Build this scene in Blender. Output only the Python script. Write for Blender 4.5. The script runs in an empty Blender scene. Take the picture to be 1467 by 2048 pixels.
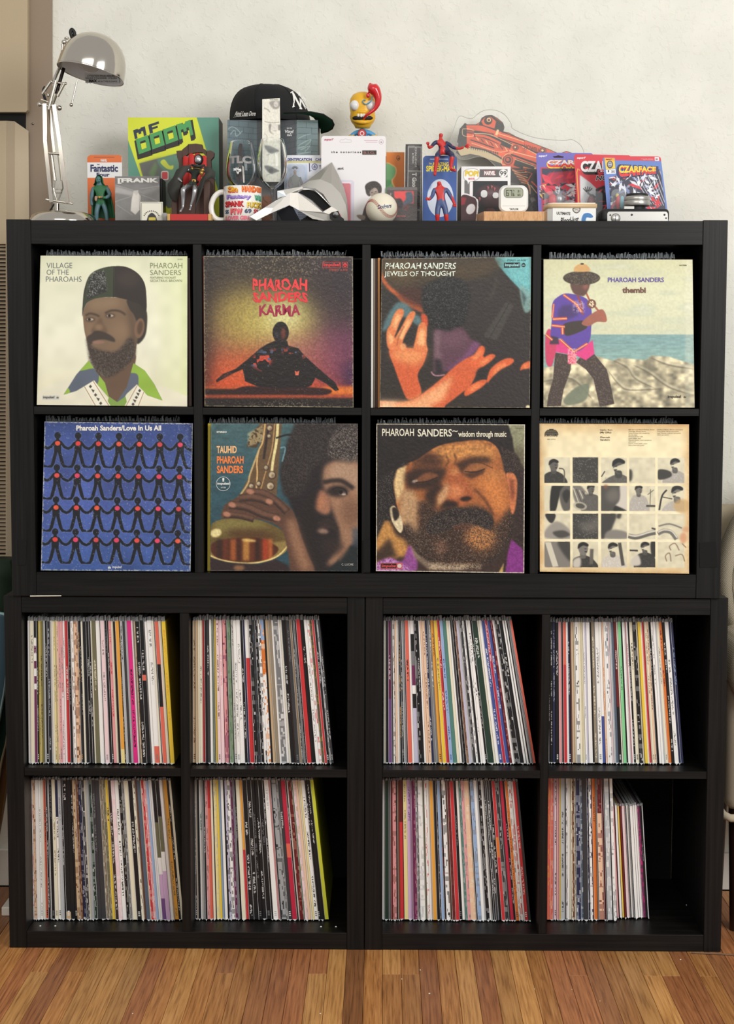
import bpy, bmesh, math, random
import numpy as np
from mathutils import Vector, Matrix, Euler
# ------------------------------------------------------------------ camera, world, lights, exposure
scene = bpy.context.scene
COL = scene.collection
IMG_W, IMG_H, FPX = 1467.0, 2048.0, 3178.0
CAM = Vector((0.03971, -3.33044, 1.22664))
CROT = Euler((math.radians(85.1846), math.radians(-0.12926), math.radians(0.63305)), 'XYZ')
cd = bpy.data.cameras.new('camera')
cam = bpy.data.objects.new('camera', cd)
COL.objects.link(cam)
cam.location = CAM
cam.rotation_euler = CROT
cd.sensor_fit = 'HORIZONTAL'
cd.sensor_width = 36.0
cd.lens = 36.0 * FPX / IMG_W
cd.clip_start = 0.05
scene.camera = cam
world = bpy.data.worlds.new('room_light')
scene.world = world
world.use_nodes = True
bg = world.node_tree.nodes['Background']
bg.inputs['Color'].default_value = (0.985, 0.965, 0.91, 1)
bg.inputs['Strength'].default_value = 0.54
def area(name, loc, target, sx, sy, power, color):
 l = bpy.data.lights.new(name, 'AREA')
 l.shape = 'RECTANGLE'
 l.size, l.size_y, l.energy, l.color = sx, sy, power, color
 o = bpy.data.objects.new(name, l)
 COL.objects.link(o)
 o.location = loc
 o.rotation_euler = (Vector(target) - Vector(loc)).to_track_quat('-Z', 'Y').to_euler()
 return o
area('window_light', (2.05, -2.7, 2.3), (0.15, 0.2, 1.1), 1.4, 1.5, 76, (0.985, 0.985, 0.965))
area('ceiling_bounce_light', (-0.6, -3.6, 3.0), (0.0, 0.0, 1.1), 2.4, 1.6, 42, (1.0, 0.95, 0.87))
scene.view_settings.view_transform = 'Standard'
scene.view_settings.look = 'None'
scene.view_settings.exposure = 0.0
scene.view_settings.gamma = 1.0
scene.view_settings.use_curve_mapping = False
# ------------------------------------------------------------------ helpers
rnd = random.Random(7)
_M3 = CROT.to_matrix()
def pw(px, py, y):
 d = _M3 @ Vector(((px - IMG_W / 2) / FPX, -(py - IMG_H / 2) / FPX, -1.0))
 t = (y - CAM.y) / d.y
 return CAM + d * t
def lin(c):
 c = [max(0.0, v) / 255.0 for v in c[:3]]
 return tuple((v / 12.92 if v <= 0.04045 else ((v + 0.055) / 1.055) ** 2.4) for v in c)
_mats = {}
def mat(c, rough=0.5, metal=0.0, coat=0.0, alpha=1.0, trans=0.0, ior=1.45, name=None, emit=0.0, grain=0.0):
 key = (tuple(c), rough, metal, coat, alpha, trans, name, emit, grain)
 if key in _mats:
  return _mats[key]
 m = bpy.data.materials.new(name or 'paint_%d_%d_%d' % tuple(int(v) for v in c[:3]))
 m.use_nodes = True
 nt = m.node_tree
 b = nt.nodes['Principled BSDF']
 b.inputs['Base Color'].default_value = (*lin(c), 1)
 b.inputs['Roughness'].default_value = rough
 b.inputs['Metallic'].default_value = metal
 b.inputs['Coat Weight'].default_value = coat
 b.inputs['Alpha'].default_value = alpha
 b.inputs['Transmission Weight'].default_value = trans
 b.inputs['IOR'].default_value = ior
 if emit:
  b.inputs['Emission Color'].default_value = (*lin(c), 1)
  b.inputs['Emission Strength'].default_value = emit
 if grain:
  tc = nt.nodes.new('ShaderNodeTexCoord')
  n = nt.nodes.new('ShaderNodeTexNoise')
  n.inputs['Scale'].default_value = 700
  bp = nt.nodes.new('ShaderNodeBump')
  bp.inputs['Strength'].default_value = grain
  bp.inputs['Distance'].default_value = 0.0006
  nt.links.new(tc.outputs['Object'], n.inputs['Vector'])
  nt.links.new(n.outputs['Fac'], bp.inputs['Height'])
  nt.links.new(bp.outputs['Normal'], b.inputs['Normal'])
 _mats[key] = m
 return m
def nodes(name):
 m = bpy.data.materials.new(name)
 m.use_nodes = True
 nt = m.node_tree
 return m, nt, nt.nodes['Principled BSDF']
def N(nt, t, **kw):
 n = nt.nodes.new(t)
 for k, v in kw.items():
  if k in n.inputs:
   n.inputs[k].default_value = v
  else:
   setattr(n, k, v)
 return n
def ramp(nt, stops):
 r = nt.nodes.new('ShaderNodeValToRGB')
 e = r.color_ramp.elements
 while len(e) < len(stops):
  e.new(0.5)
 for i, (p, c) in enumerate(stops):
  e[i].position = p
  e[i].color = (*lin(c), 1)
 return r
def wood_black(name, axis):
 m, nt, b = nodes(name)
 tc = N(nt, 'ShaderNodeTexCoord')
 mp = N(nt, 'ShaderNodeMapping')
 sc = [140, 140, 140]
 sc[axis] = 3.5
 mp.inputs['Scale'].default_value = sc
 n = N(nt, 'ShaderNodeTexNoise', Scale=1.0, Detail=5.0, Roughness=0.6)
 r = ramp(nt, [(0.32, (8, 7, 7)), (0.7, (26, 24, 23))])
 n2 = N(nt, 'ShaderNodeTexNoise', Scale=5.0, Detail=4.0)
 rr = N(nt, 'ShaderNodeMapRange')
 rr.inputs['To Min'].default_value = 0.36
 rr.inputs['To Max'].default_value = 0.5
 bp = N(nt, 'ShaderNodeBump', Strength=0.5, Distance=0.0006)
 L = nt.links.new
 L(tc.outputs['Object'], mp.inputs['Vector'])
 L(mp.outputs['Vector'], n.inputs['Vector'])
 L(tc.outputs['Object'], n2.inputs['Vector'])
 L(n.outputs['Fac'], r.inputs['Fac'])
 L(n.outputs['Fac'], bp.inputs['Height'])
 L(n2.outputs['Fac'], rr.inputs['Value'])
 L(rr.outputs['Result'], b.inputs['Roughness'])
 L(r.outputs['Color'], b.inputs['Base Color'])
 L(bp.outputs['Normal'], b.inputs['Normal'])
 b.inputs['Specular IOR Level'].default_value = 0.24
 return m
WB_V = wood_black('black_brown_wood_vertical', 2)
WB_H = wood_black('black_brown_wood_horizontal', 0)
def print_mat(name, rough, coat=0.0, bump=0.0):
 m, nt, b = nodes(name)
 a = N(nt, 'ShaderNodeAttribute', attribute_name='ink')
 nt.links.new(a.outputs['Color'], b.inputs['Base Color'])
 b.inputs['Roughness'].default_value = rough
 b.inputs['Coat Weight'].default_value = coat
 b.inputs['Coat Roughness'].default_value = 0.12
 if bump:
  tc = N(nt, 'ShaderNodeTexCoord')
  n = N(nt, 'ShaderNodeTexNoise', Scale=160.0, Detail=3.0)
  bp = N(nt, 'ShaderNodeBump', Strength=bump, Distance=0.0012)
  nt.links.new(tc.outputs['Object'], n.inputs['Vector'])
  nt.links.new(n.outputs['Fac'], bp.inputs['Height'])
  nt.links.new(bp.outputs['Normal'], b.inputs['Normal'])
 return m
PRINT = print_mat('printed_board', 0.5)
PRINT_GLOSS = print_mat('glossy_printed_board', 0.33, 0.0, 0.35)
PRINT_CARD = print_mat('coated_printed_card', 0.45, 0.0, 0.0)
SPINE = print_mat('printed_record_spine', 0.42)
def film_mat(name, c, opac, rough=0.12):
 m = bpy.data.materials.new(name)
 m.use_nodes = True
 nt = m.node_tree
 out = nt.nodes['Material Output']
 b = nt.nodes['Principled BSDF']
 b.inputs['Base Color'].default_value = (*lin(c), 1)
 b.inputs['Roughness'].default_value = rough
 tr = N(nt, 'ShaderNodeBsdfTransparent')
 mx = N(nt, 'ShaderNodeMixShader')
 mx.inputs[0].default_value = opac
 nt.links.new(tr.outputs[0], mx.inputs[1])
 nt.links.new(b.outputs[0], mx.inputs[2])
 nt.links.new(mx.outputs[0], out.inputs['Surface'])
 return m
FILM = film_mat('clear_plastic_sleeve', (215, 222, 228), 0.32)
FILM_TIP = film_mat('folded_plastic_sleeve', (240, 242, 245), 0.72)
BLISTER = film_mat('clear_blister_plastic', (235, 240, 245), 0.16, 0.05)
def clear_glass():
 m, nt, b = nodes('clear_glass')
 out = nt.nodes['Material Output']
 b.inputs['Base Color'].default_value = (0.95, 0.97, 0.97, 1)
 b.inputs['Roughness'].default_value = 0.03
 b.inputs['Transmission Weight'].default_value = 1.0
 b.inputs['IOR'].default_value = 1.2
 return m
GLASS = clear_glass()
CHROME = mat((200, 194, 186), 0.12, 1.0, name='polished_chrome')
CHROME_B = mat((190, 184, 175), 0.28, 1.0, name='brushed_chrome')
class G:
 def __init__(s):
  s.v, s.f, s.mi, s.sm, s.mats, s.cur, s.smooth = [], [], [], [], [], 0, False
 def m(s, m, smooth=None):
  if m not in s.mats:
   s.mats.append(m)
  s.cur = s.mats.index(m)
  if smooth is not None:
   s.smooth = smooth
  return s
 def add(s, vs, fs):
  o = len(s.v)
  s.v += [tuple(v) for v in vs]
  for f in fs:
   s.f.append(tuple(i + o for i in f))
   s.mi.append(s.cur)
   s.sm.append(s.smooth)
  return s
 def box(s, x0, x1, y0, y1, z0, z1, c=0.0):
  if c <= 0:
   vs = [(x, y, z) for x in (x0, x1) for y in (y0, y1) for z in (z0, z1)]
   return s.add(vs, [(0, 1, 3, 2), (4, 6, 7, 5), (0, 4, 5, 1), (2, 3, 7, 6), (0, 2, 6, 4), (1, 5, 7, 3)])
  bm = bmesh.new()
  bmesh.ops.create_cube(bm, size=1)
  for v in bm.verts:
   v.co = Vector(((x0 + x1) / 2 + v.co.x * (x1 - x0), (y0 + y1) / 2 + v.co.y * (y1 - y0), (z0 + z1) / 2 + v.co.z * (z1 - z0)))
  bmesh.ops.bevel(bm, geom=bm.edges[:], offset=c, segments=1 if c < 0.002 else 3, affect='EDGES', profile=0.5)
  return s.bm(bm)
 def bm(s, bm, M=None):
  bm.verts.index_update()
  vs = [(M @ v.co) if M else v.co.copy() for v in bm.verts]
  fs = [tuple(v.index for v in f.verts) for f in bm.faces]
  bm.free()
  return s.add(vs, fs)
 def prism(s, pts, off, bev=0.0):
  off = Vector(off)
  n = len(pts)
  pts = [Vector(p) for p in pts]
  nrm = Vector((0, 0, 0))
  for i in range(n):
   a, b = pts[i], pts[(i + 1) % n]
   nrm += a.cross(b)
  if nrm.dot(off) > 0:
   pts.reverse()
  vs = pts + [p + off for p in pts]
  fs = [tuple(range(n)), tuple(range(2 * n - 1, n - 1, -1))]
  fs += [(i, i + n, (i + 1) % n + n, (i + 1) % n) for i in range(n)]
  return s.add(vs, fs)
 def ppx(s, px, y, th):
  return s.prism([pw(a, b, y) for a, b in px], (0, th, 0))
 def lathe(s, prof, c, axis=(0, 0, 1), n=32, a0=0.0, a1=2 * math.pi, up=None):
  ax = Vector(axis).normalized()
  u = Vector(up) if up else (Vector((1, 0, 0)) if abs(ax.x) < 0.9 else Vector((0, 1, 0)))
  u = (u - ax * u.dot(ax)).normalized()
  w = ax.cross(u)
  full = abs(a1 - a0 - 2 * math.pi) < 1e-6
  k = n if full else n + 1
  c = Vector(c)
  vs = []
  for r, h in prof:
   for i in range(k):
    a = a0 + (a1 - a0) * i / n
    vs.append(c + ax * h + (u * math.cos(a) + w * math.sin(a)) * r)
  fs = []
  for j in range(len(prof) - 1):
   for i in range(n):
    i2 = (i + 1) % k
    fs.append((j * k + i, j * k + i2, (j + 1) * k + i2, (j + 1) * k + i))
  return s.add(vs, fs)
 def cyl(s, a, b, r, r2=None, n=16):
  a, b = Vector(a), Vector(b)
  r2 = r if r2 is None else r2
  L = (b - a).length
  sm = s.smooth
  s.lathe([(0, 0), (r, 0)], a, b - a, n)
  s.smooth = True
  s.lathe([(r, 0), (r2, L)], a, b - a, n)
  s.smooth = sm
  return s.lathe([(r2, L), (0, L)], a, b - a, n)
 def tube(s, pts, r, n=10, cap=True):
  pts = [Vector(p) for p in pts]
  rs = r if isinstance(r, (list, tuple)) else [r] * len(pts)
  vs = []
  t0 = (pts[1] - pts[0]).normalized()
  u = Vector((0, 0, 1)) if abs(t0.z) < 0.9 else Vector((0, 1, 0))
  for i, p in enumerate(pts):
   t = (pts[min(i + 1, len(pts) - 1)] - pts[max(i - 1, 0)]).normalized()
   u = (u - t * u.dot(t)).normalized()
   w = t.cross(u)
   for k in range(n):
    a = 2 * math.pi * k / n
    vs.append(p + (u * math.cos(a) + w * math.sin(a)) * rs[i])
  fs = [(j * n + k, j * n + (k + 1) % n, (j + 1) * n + (k + 1) % n, (j + 1) * n + k) for j in range(len(pts) - 1) for k in range(n)]
  if cap:
   fs += [tuple(range(n - 1, -1, -1)), tuple((len(pts) - 1) * n + k for k in range(n))]
  return s.add(vs, fs)
 def ball(s, c, rx, ry=None, rz=None, n=20, m=12, M=None):
  ry = rx if ry is None else ry
  rz = rx if rz is None else rz
  c = Vector(c)
  vs = [Vector((0, 0, 1))] + [Vector((math.sin(math.pi * j / m) * math.cos(2 * math.pi * i / n), math.sin(math.pi * j / m) * math.sin(2 * math.pi * i / n), math.cos(math.pi * j / m))) for j in range(1, m) for i in range(n)] + [Vector((0, 0, -1))]
  vs = [Vector((v.x * rx, v.y * ry, v.z * rz)) for v in vs]
  if M:
   vs = [M @ v for v in vs]
  vs = [c + v for v in vs]
  fs = [(0, 1 + i, 1 + (i + 1) % n) for i in range(n)]
  for j in range(m - 2):
   for i in range(n):
    a, b = 1 + j * n + i, 1 + j * n + (i + 1) % n
    fs.append((a, a + n, b + n, b))
  e = len(vs) - 1
  fs += [(e, 1 + (m - 2) * n + (i + 1) % n, 1 + (m - 2) * n + i) for i in range(n)]
  return s.add(vs, fs)
 def build(s, name, parent=None, base=None, ink=None):
  o0 = Vector(base) if base is not None else (root_loc(parent) if parent else Vector((0, 0, 0)))
  me = bpy.data.meshes.new(name)
  me.from_pydata([(v[0] - o0.x, v[1] - o0.y, v[2] - o0.z) for v in s.v], [], s.f)
  for m in s.mats:
   me.materials.append(m)
  if s.f:
   me.polygons.foreach_set('material_index', s.mi)
   me.polygons.foreach_set('use_smooth', s.sm)
  if ink is not None:
   at = me.color_attributes.new('ink', 'FLOAT_COLOR', 'POINT')
   at.data.foreach_set('color', np.asarray(ink, dtype=np.float32).ravel())
  me.update()
  o = bpy.data.objects.new(name, me)
  COL.objects.link(o)
  if parent:
   o.parent = parent
  else:
   o.location = o0
  return o
def root_loc(o):
 l = Vector(o.location)
 while o.parent:
  o = o.parent
  l += Vector(o.location)
 return l
def tag(o, label=None, cat=None, group=None, kind=None):
 for k, v in (('label', label), ('category', cat), ('group', group), ('kind', kind)):
  if v:
   o[k] = v
 return o
def thing(name, label, cat, base, group=None):
 o = bpy.data.objects.new(name, None)
 o.empty_display_size = 0.02
 COL.objects.link(o)
 o.location = base
 return tag(o, label, cat, group)
# ------------------------------------------------------------------ flat print painter (ink colours held by the vertices of the printed face)
def catmull(p, k=6, closed=True):
 p = np.asarray(p, float)
 n = len(p)
 out = []
 for i in range(n if closed else n - 1):
  p0, p1, p2, p3 = (p[(i - 1) % n], p[i], p[(i + 1) % n], p[(i + 2) % n]) if closed else (p[max(i - 1, 0)], p[i], p[i + 1], p[min(i + 2, n - 1)])
  for j in range(k):
   t = j / k
   out.append(0.5 * ((2 * p1) + (-p0 + p2) * t + (2 * p0 - 5 * p1 + 4 * p2 - p3) * t * t + (-p0 + 3 * p1 - 3 * p2 + p3) * t ** 3))
 if not closed:
  out.append(p[-1])
 return np.array(out)
def _noise(shape, cells, seed):
 r = np.random.RandomState(seed)
 h, w = shape
 cy, cx = cells
 g = r.rand(int(cy) + 3, int(cx) + 3)
 yy = np.linspace(0, cy, h)
 xx = np.linspace(0, cx, w)
 yi, xi = yy.astype(int), xx.astype(int)
 fy, fx = yy - yi, xx - xi
 fy, fx = fy * fy * (3 - 2 * fy), fx * fx * (3 - 2 * fx)
 a = g[yi][:, xi] * (1 - fx) + g[yi][:, xi + 1] * fx
 b = g[yi + 1][:, xi] * (1 - fx) + g[yi + 1][:, xi + 1] * fx
 return a * (1 - fy)[:, None] + b * fy[:, None]
class Surf:
 def __init__(s, corners, q, n=(300, 300), base=(255, 255, 255), off=0.0004):
  s.c = [Vector(c) for c in corners]      # tl tr br bl
  s.q = np.array(q, float)
  s.w, s.h = n
  s.im = np.ones((s.h, s.w, 3)) * np.array(base, float)
  nrm = (s.c[1] - s.c[0]).cross(s.c[3] - s.c[0]).normalized()
  s.n = -nrm if nrm.y > 0 else nrm
  s.off = off
 def uv(s, P):
  P = np.asarray(P, float).reshape(-1, 2)
  tl, tr, br, bl = s.q
  u = np.full(len(P), 0.5)
  v = np.full(len(P), 0.5)
  for _ in range(6):
   L = tl + (bl - tl) * v[:, None]
   R = tr + (br - tr) * v[:, None]
   u = (P[:, 0] - L[:, 0]) / (R[:, 0] - L[:, 0])
   T = tl + (tr - tl) * u[:, None]
   B = bl + (br - bl) * u[:, None]
   v = (P[:, 1] - T[:, 1]) / (B[:, 1] - T[:, 1])
  return np.stack([u, v], 1)
 def at(s, u, v, off=0.0):
  a = s.c[0] + (s.c[1] - s.c[0]) * u
  b = s.c[3] + (s.c[2] - s.c[3]) * u
  return a + (b - a) * v + s.n * off
 def pt(s, x, y, off=0.0):
  u, v = s.uv([(x, y)])[0]
  return s.at(u, v, off)
 def scale(s):
  return s.w / (s.q[1][0] - s.q[0][0])
 def mask(s, P, blur=0.0, raw=False):
  P = s.uv(P) * np.array([s.w, s.h]) if not raw else np.asarray(P, float)
  SS = 3
  H, W = s.h * SS, s.w
  acc = np.zeros((H, W + 2))
  Q = np.roll(P, -1, 0)
  rows = np.arange(H)
  yc = (rows + 0.5) / SS
  for (x0, y0), (x1, y1) in zip(P, Q):
   if y0 == y1:
    continue
   d = 1.0 if y1 > y0 else -1.0
   lo, hi = min(y0, y1), max(y0, y1)
   i0, i1 = max(0, int(math.ceil(lo * SS - 0.5))), min(H, int(math.ceil(hi * SS - 0.5)))
   if i1 <= i0:
    continue
   r = rows[i0:i1]
   xs = np.clip(x0 + (x1 - x0) * (yc[i0:i1] - y0) / (y1 - y0), 0, W)
   xi = xs.astype(int)
   fr = xs - xi
   np.add.at(acc, (r, xi), d * (1 - fr))
   np.add.at(acc, (r, xi + 1), d * fr)
  m = np.abs(np.cumsum(acc, 1)[:, :W])
  m = np.clip(m.reshape(s.h, SS, W).mean(1), 0, 1)
  if blur > 0:
   m = s.blur(m, blur * s.scale())
  return m
 def blur(s, m, sig):
  pad = int(sig * 3) + 1
  mp = np.pad(m, pad, mode='edge')
  fy = np.fft.fftfreq(mp.shape[0])[:, None]
  fx = np.fft.rfftfreq(mp.shape[1])[None, :]
  k = np.exp(-2 * (math.pi * sig) ** 2 * (fx ** 2 + fy ** 2))
  return np.fft.irfft2(np.fft.rfft2(mp) * k, s=mp.shape)[pad:-pad, pad:-pad]
 def lay(s, m, c, a=1.0):
  k = (m * a)[:, :, None]
  c = np.asarray(c, float)
  s.im = s.im * (1 - k) + c * k
  return s
 def poly(s, P, c, a=1.0, blur=0.0, smooth=False, clip=None):
  if smooth:
   P = catmull(P)
  m = s.mask(P, blur)
  if clip is not None:
   m = m * clip
  return s.lay(m, c, a)
 def ell(s, cx, cy, rx, ry, c, a=1.0, blur=0.0, rot=0.0, clip=None):
  t = np.linspace(0, 2 * math.pi, 40, endpoint=False)
  x, y = rx * np.cos(t), ry * np.sin(t)
  cr, sr = math.cos(rot), math.sin(rot)
  return s.poly(np.stack([cx + x * cr - y * sr, cy + x * sr + y * cr], 1), c, a, blur, clip=clip)
 def rect(s, x0, y0, x1, y1, c, a=1.0, blur=0.0):
  return s.poly([(x0, y0), (x1, y0), (x1, y1), (x0, y1)], c, a, blur)
 def line(s, P, w, c, a=1.0, blur=0.0, smooth=False, clip=None, taper=False):
  P = catmull(P, 6, False) if smooth else np.asarray(P, float)
  d = np.gradient(P, axis=0)
  d /= np.maximum(np.hypot(d[:, 0], d[:, 1]), 1e-6)[:, None]
  nn = np.stack([-d[:, 1], d[:, 0]], 1)
  ww = np.full(len(P), w / 2.0)
  if taper:
   ww = ww * np.sin(np.linspace(0.15, math.pi - 0.15, len(P)))
  P2 = np.concatenate([P + nn * ww[:, None], (P - nn * ww[:, None])[::-1]])
  return s.poly(P2, c, a, blur, clip=clip)
 def noise(s, cells, seed):
  return _noise((s.h, s.w), cells, seed)
 def speck(s, m, c, dens, seed, size=1.0):
  r = np.random.RandomState(seed)
  n = (r.rand(s.h, s.w) < dens).astype(float)
  if size > 0:
   n = np.clip(s.blur(n, size) * (2 * math.pi * size * size) * 1.2, 0, 1)
  return s.lay(np.clip(n * m, 0, 1), c, 0.56)
 def tex(s, m, amt, cells, seed):
  n = (s.noise(cells, seed) - 0.5) * 2 * amt
  s.im = np.clip(s.im * (1 + (n * m)[:, :, None]), 0, 255)
  return s
 def wear(s, amt, seed, c=(225, 222, 210), edge=0.02):
  yy, xx = np.mgrid[0:s.h, 0:s.w]
  d = np.minimum(np.minimum(xx / s.w, 1 - (xx + 1) / s.w), np.minimum(yy / s.h, 1 - (yy + 1) / s.h))
  n = s.noise((s.h / 3.0, s.w / 3.0), seed)
  m = np.clip((edge - d) / edge, 0, 1) * (n > 0.45) + (d < 0.003) * 0.8
  return s.lay(np.clip(m, 0, 1), c, amt)
 def face(s, name, parent, m=None, ink_only=False):
  h, w = s.h, s.w
  im = np.clip(s.im, 0, 255) / 255.0
  if m is PRINT_GLOSS:
   im = im ** 1.16
  li = np.where(im <= 0.04045, im / 12.92, ((im + 0.055) / 1.055) ** 2.4)
  ink = np.concatenate([li, np.ones((h, w, 1))], 2).reshape(-1, 4)
  o0 = root_loc(parent)
  us, vs = np.meshgrid(np.linspace(0, 1, w), np.linspace(0, 1, h))
  C = [np.array(c - o0 + s.n * s.off) for c in s.c]
  us, vs = us[..., None], vs[..., None]
  P = (C[0] * (1 - us) + C[1] * us) * (1 - vs) + (C[3] * (1 - us) + C[2] * us) * vs
  idx = np.arange(h * w).reshape(h, w)
  q = np.stack([idx[:-1, :-1], idx[1:, :-1], idx[1:, 1:], idx[:-1, 1:]], -1).reshape(-1, 4)
  me = bpy.data.meshes.new(name)
  me.vertices.add(h * w)
  me.vertices.foreach_set('co', P.reshape(-1).astype(np.float32))
  nf = len(q)
  me.loops.add(nf * 4)
  me.loops.foreach_set('vertex_index', q.reshape(-1).astype(np.int32))
  me.polygons.add(nf)
  me.polygons.foreach_set('loop_start', np.arange(0, nf * 4, 4, dtype=np.int32))
  at = me.color_attributes.new('ink', 'FLOAT_COLOR', 'POINT')
  at.data.foreach_set('color', ink.astype(np.float32).ravel())
  me.materials.append(m or PRINT_CARD)
  me.update(calc_edges=True)
  o = bpy.data.objects.new(name, me)
  COL.objects.link(o)
  o.parent = parent
  s.fo = o
  return o
_tcache = {}
def text_shape(txt, bold=0.0, shear=0.0, space=1.0):
 key = (txt, bold, shear, space)
 if key not in _tcache:
  cu = bpy.data.curves.new('lettering', 'FONT')
  cu.body = txt
  cu.size = 1.0
  cu.offset = bold
  cu.shear = shear
  cu.space_character = space
  cu.resolution_u = 3
  cu.fill_mode = 'FRONT'
  o = bpy.data.objects.new('lettering', cu)
  COL.objects.link(o)
  dg = bpy.context.evaluated_depsgraph_get()
  me = bpy.data.meshes.new_from_object(o.evaluated_get(dg))
  V = np.array([tuple(v.co[:2]) for v in me.vertices]) if len(me.vertices) else np.zeros((1, 2))
  F = [tuple(p.vertices) for p in me.polygons]
  bpy.data.objects.remove(o)
  bpy.data.curves.remove(cu)
  bpy.data.meshes.remove(me)
  lo, hi = V.min(0), V.max(0)
  V = (V - lo) / np.maximum(hi - lo, 1e-6)
  _tcache[key] = (V, F)
 return _tcache[key]
class Letters:
 def __init__(s, surf, off=0.0009):
  s.s, s.off, s.g, s.k = surf, off, G(), 0
 def put(s, txt, x0, y0, x1, y1, c, bold=0.0, shear=0.0, space=1.0, warp=None, rough=0.45, rot=0.0):
  V, F = text_shape(txt, bold, shear, space)
  s.g.m(mat(c, rough))
  P = np.stack([x0 + (x1 - x0) * V[:, 0], y1 + (y0 - y1) * V[:, 1]], 1)
  if warp:
   P = np.array([warp(a, b) for a, b in P])
  if rot:
   cx, cy = (x0 + x1) / 2, (y0 + y1) / 2
   cr, sr = math.cos(rot), math.sin(rot)
   P = np.stack([cx + (P[:, 0] - cx) * cr - (P[:, 1] - cy) * sr, cy + (P[:, 0] - cx) * sr + (P[:, 1] - cy) * cr], 1)
  s.k += 1
  uv = s.s.uv(P)
  s.g.add([s.s.at(a, b, s.off + 0.00004 * s.k) for a, b in uv], F)
  return s
 def build(s, parent, name='lettering'):
  return tag(s.g.build(name, getattr(s.s, 'fo', None) or parent), kind='stuff')
def skin_body(joints, edges, sub=2, root=0):
 me = bpy.data.meshes.new('skin')
 me.from_pydata([j[0] for j in joints], edges, [])
 o = bpy.data.objects.new('skin', me)
 COL.objects.link(o)
 md = o.modifiers.new('s', 'SKIN')
 md.use_smooth_shade = True
 md.branch_smoothing = 0.6
 sv = me.skin_vertices[0].data
 for i, j in enumerate(joints):
  r = j[1] if isinstance(j[1], (tuple, list)) else (j[1], j[1])
  sv[i].radius = r
  sv[i].use_root = (i == root)
 ss = o.modifiers.new('ss', 'SUBSURF')
 ss.levels = sub
 ss.render_levels = sub
 dg = bpy.context.evaluated_depsgraph_get()
 m2 = bpy.data.meshes.new_from_object(o.evaluated_get(dg))
 vs = [tuple(v.co) for v in m2.vertices]
 fs = [tuple(p.vertices) for p in m2.polygons]
 bpy.data.objects.remove(o)
 bpy.data.meshes.remove(me)
 bpy.data.meshes.remove(m2)
 return vs, fs
def zone_add(g, vs, fs, zone):
 g.smooth = True
 o = len(g.v)
 g.v += vs
 for f in fs:
  c = Vector((0, 0, 0))
  for i in f:
   c += Vector(vs[i])
  g.m(zone(c / len(f)))
  g.f.append(tuple(i + o for i in f))
  g.mi.append(g.cur)
  g.sm.append(True)
# ------------------------------------------------------------------ the room
WALL_Y = 0.43
def stucco():
 m, nt, b = nodes('textured_plaster')
 L = nt.links.new
 tc = N(nt, 'ShaderNodeTexCoord')
 n1 = N(nt, 'ShaderNodeTexNoise', Scale=70.0, Detail=4.5, Roughness=0.6, Distortion=0.5)
 n2 = N(nt, 'ShaderNodeTexNoise', Scale=9.0, Detail=3.0)
 r1 = N(nt, 'ShaderNodeMapRange')
 r1.inputs['From Min'].default_value = 0.5
 r1.inputs['From Max'].default_value = 0.74
 r1.interpolation_type = 'SMOOTHSTEP'
 ad = N(nt, 'ShaderNodeMath', operation='MULTIPLY_ADD')
 ad.inputs[1].default_value = 0.5
 bp = N(nt, 'ShaderNodeBump', Strength=0.4, Distance=0.0019)
 cr = ramp(nt, [(0.35, (222, 220, 210)), (0.7, (231, 229, 219))])
 for n in (n1, n2):
  L(tc.outputs['Object'], n.inputs['Vector'])
 L(n1.outputs['Fac'], r1.inputs['Value'])
 L(n2.outputs['Fac'], ad.inputs[0])
 L(r1.outputs['Result'], ad.inputs[2])
 L(ad.outputs[0], bp.inputs['Height'])
 L(n2.outputs['Fac'], cr.inputs['Fac'])
 L(cr.outputs['Color'], b.inputs['Base Color'])
 L(bp.outputs['Normal'], b.inputs['Normal'])
 b.inputs['Roughness'].default_value = 0.75
 return m
o = G().m(stucco()).box(-2.6, 2.6, WALL_Y, WALL_Y + 0.1, 0, 2.9).build('wall_back')
tag(o, kind='structure')
o = G().m(mat((232, 228, 220), 0.7)).box(-2.6, 2.6, WALL_Y - 0.014, WALL_Y, 0.0, 0.09, 0.003).build('baseboard_back')
tag(o, kind='structure')
floor = tag(G().m(mat((38, 24, 15), 0.8)).box(-2.6, 2.6, -3.2, WALL_Y + 0.1, -0.03, -0.0035).build('floor'), kind='structure')
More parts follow.
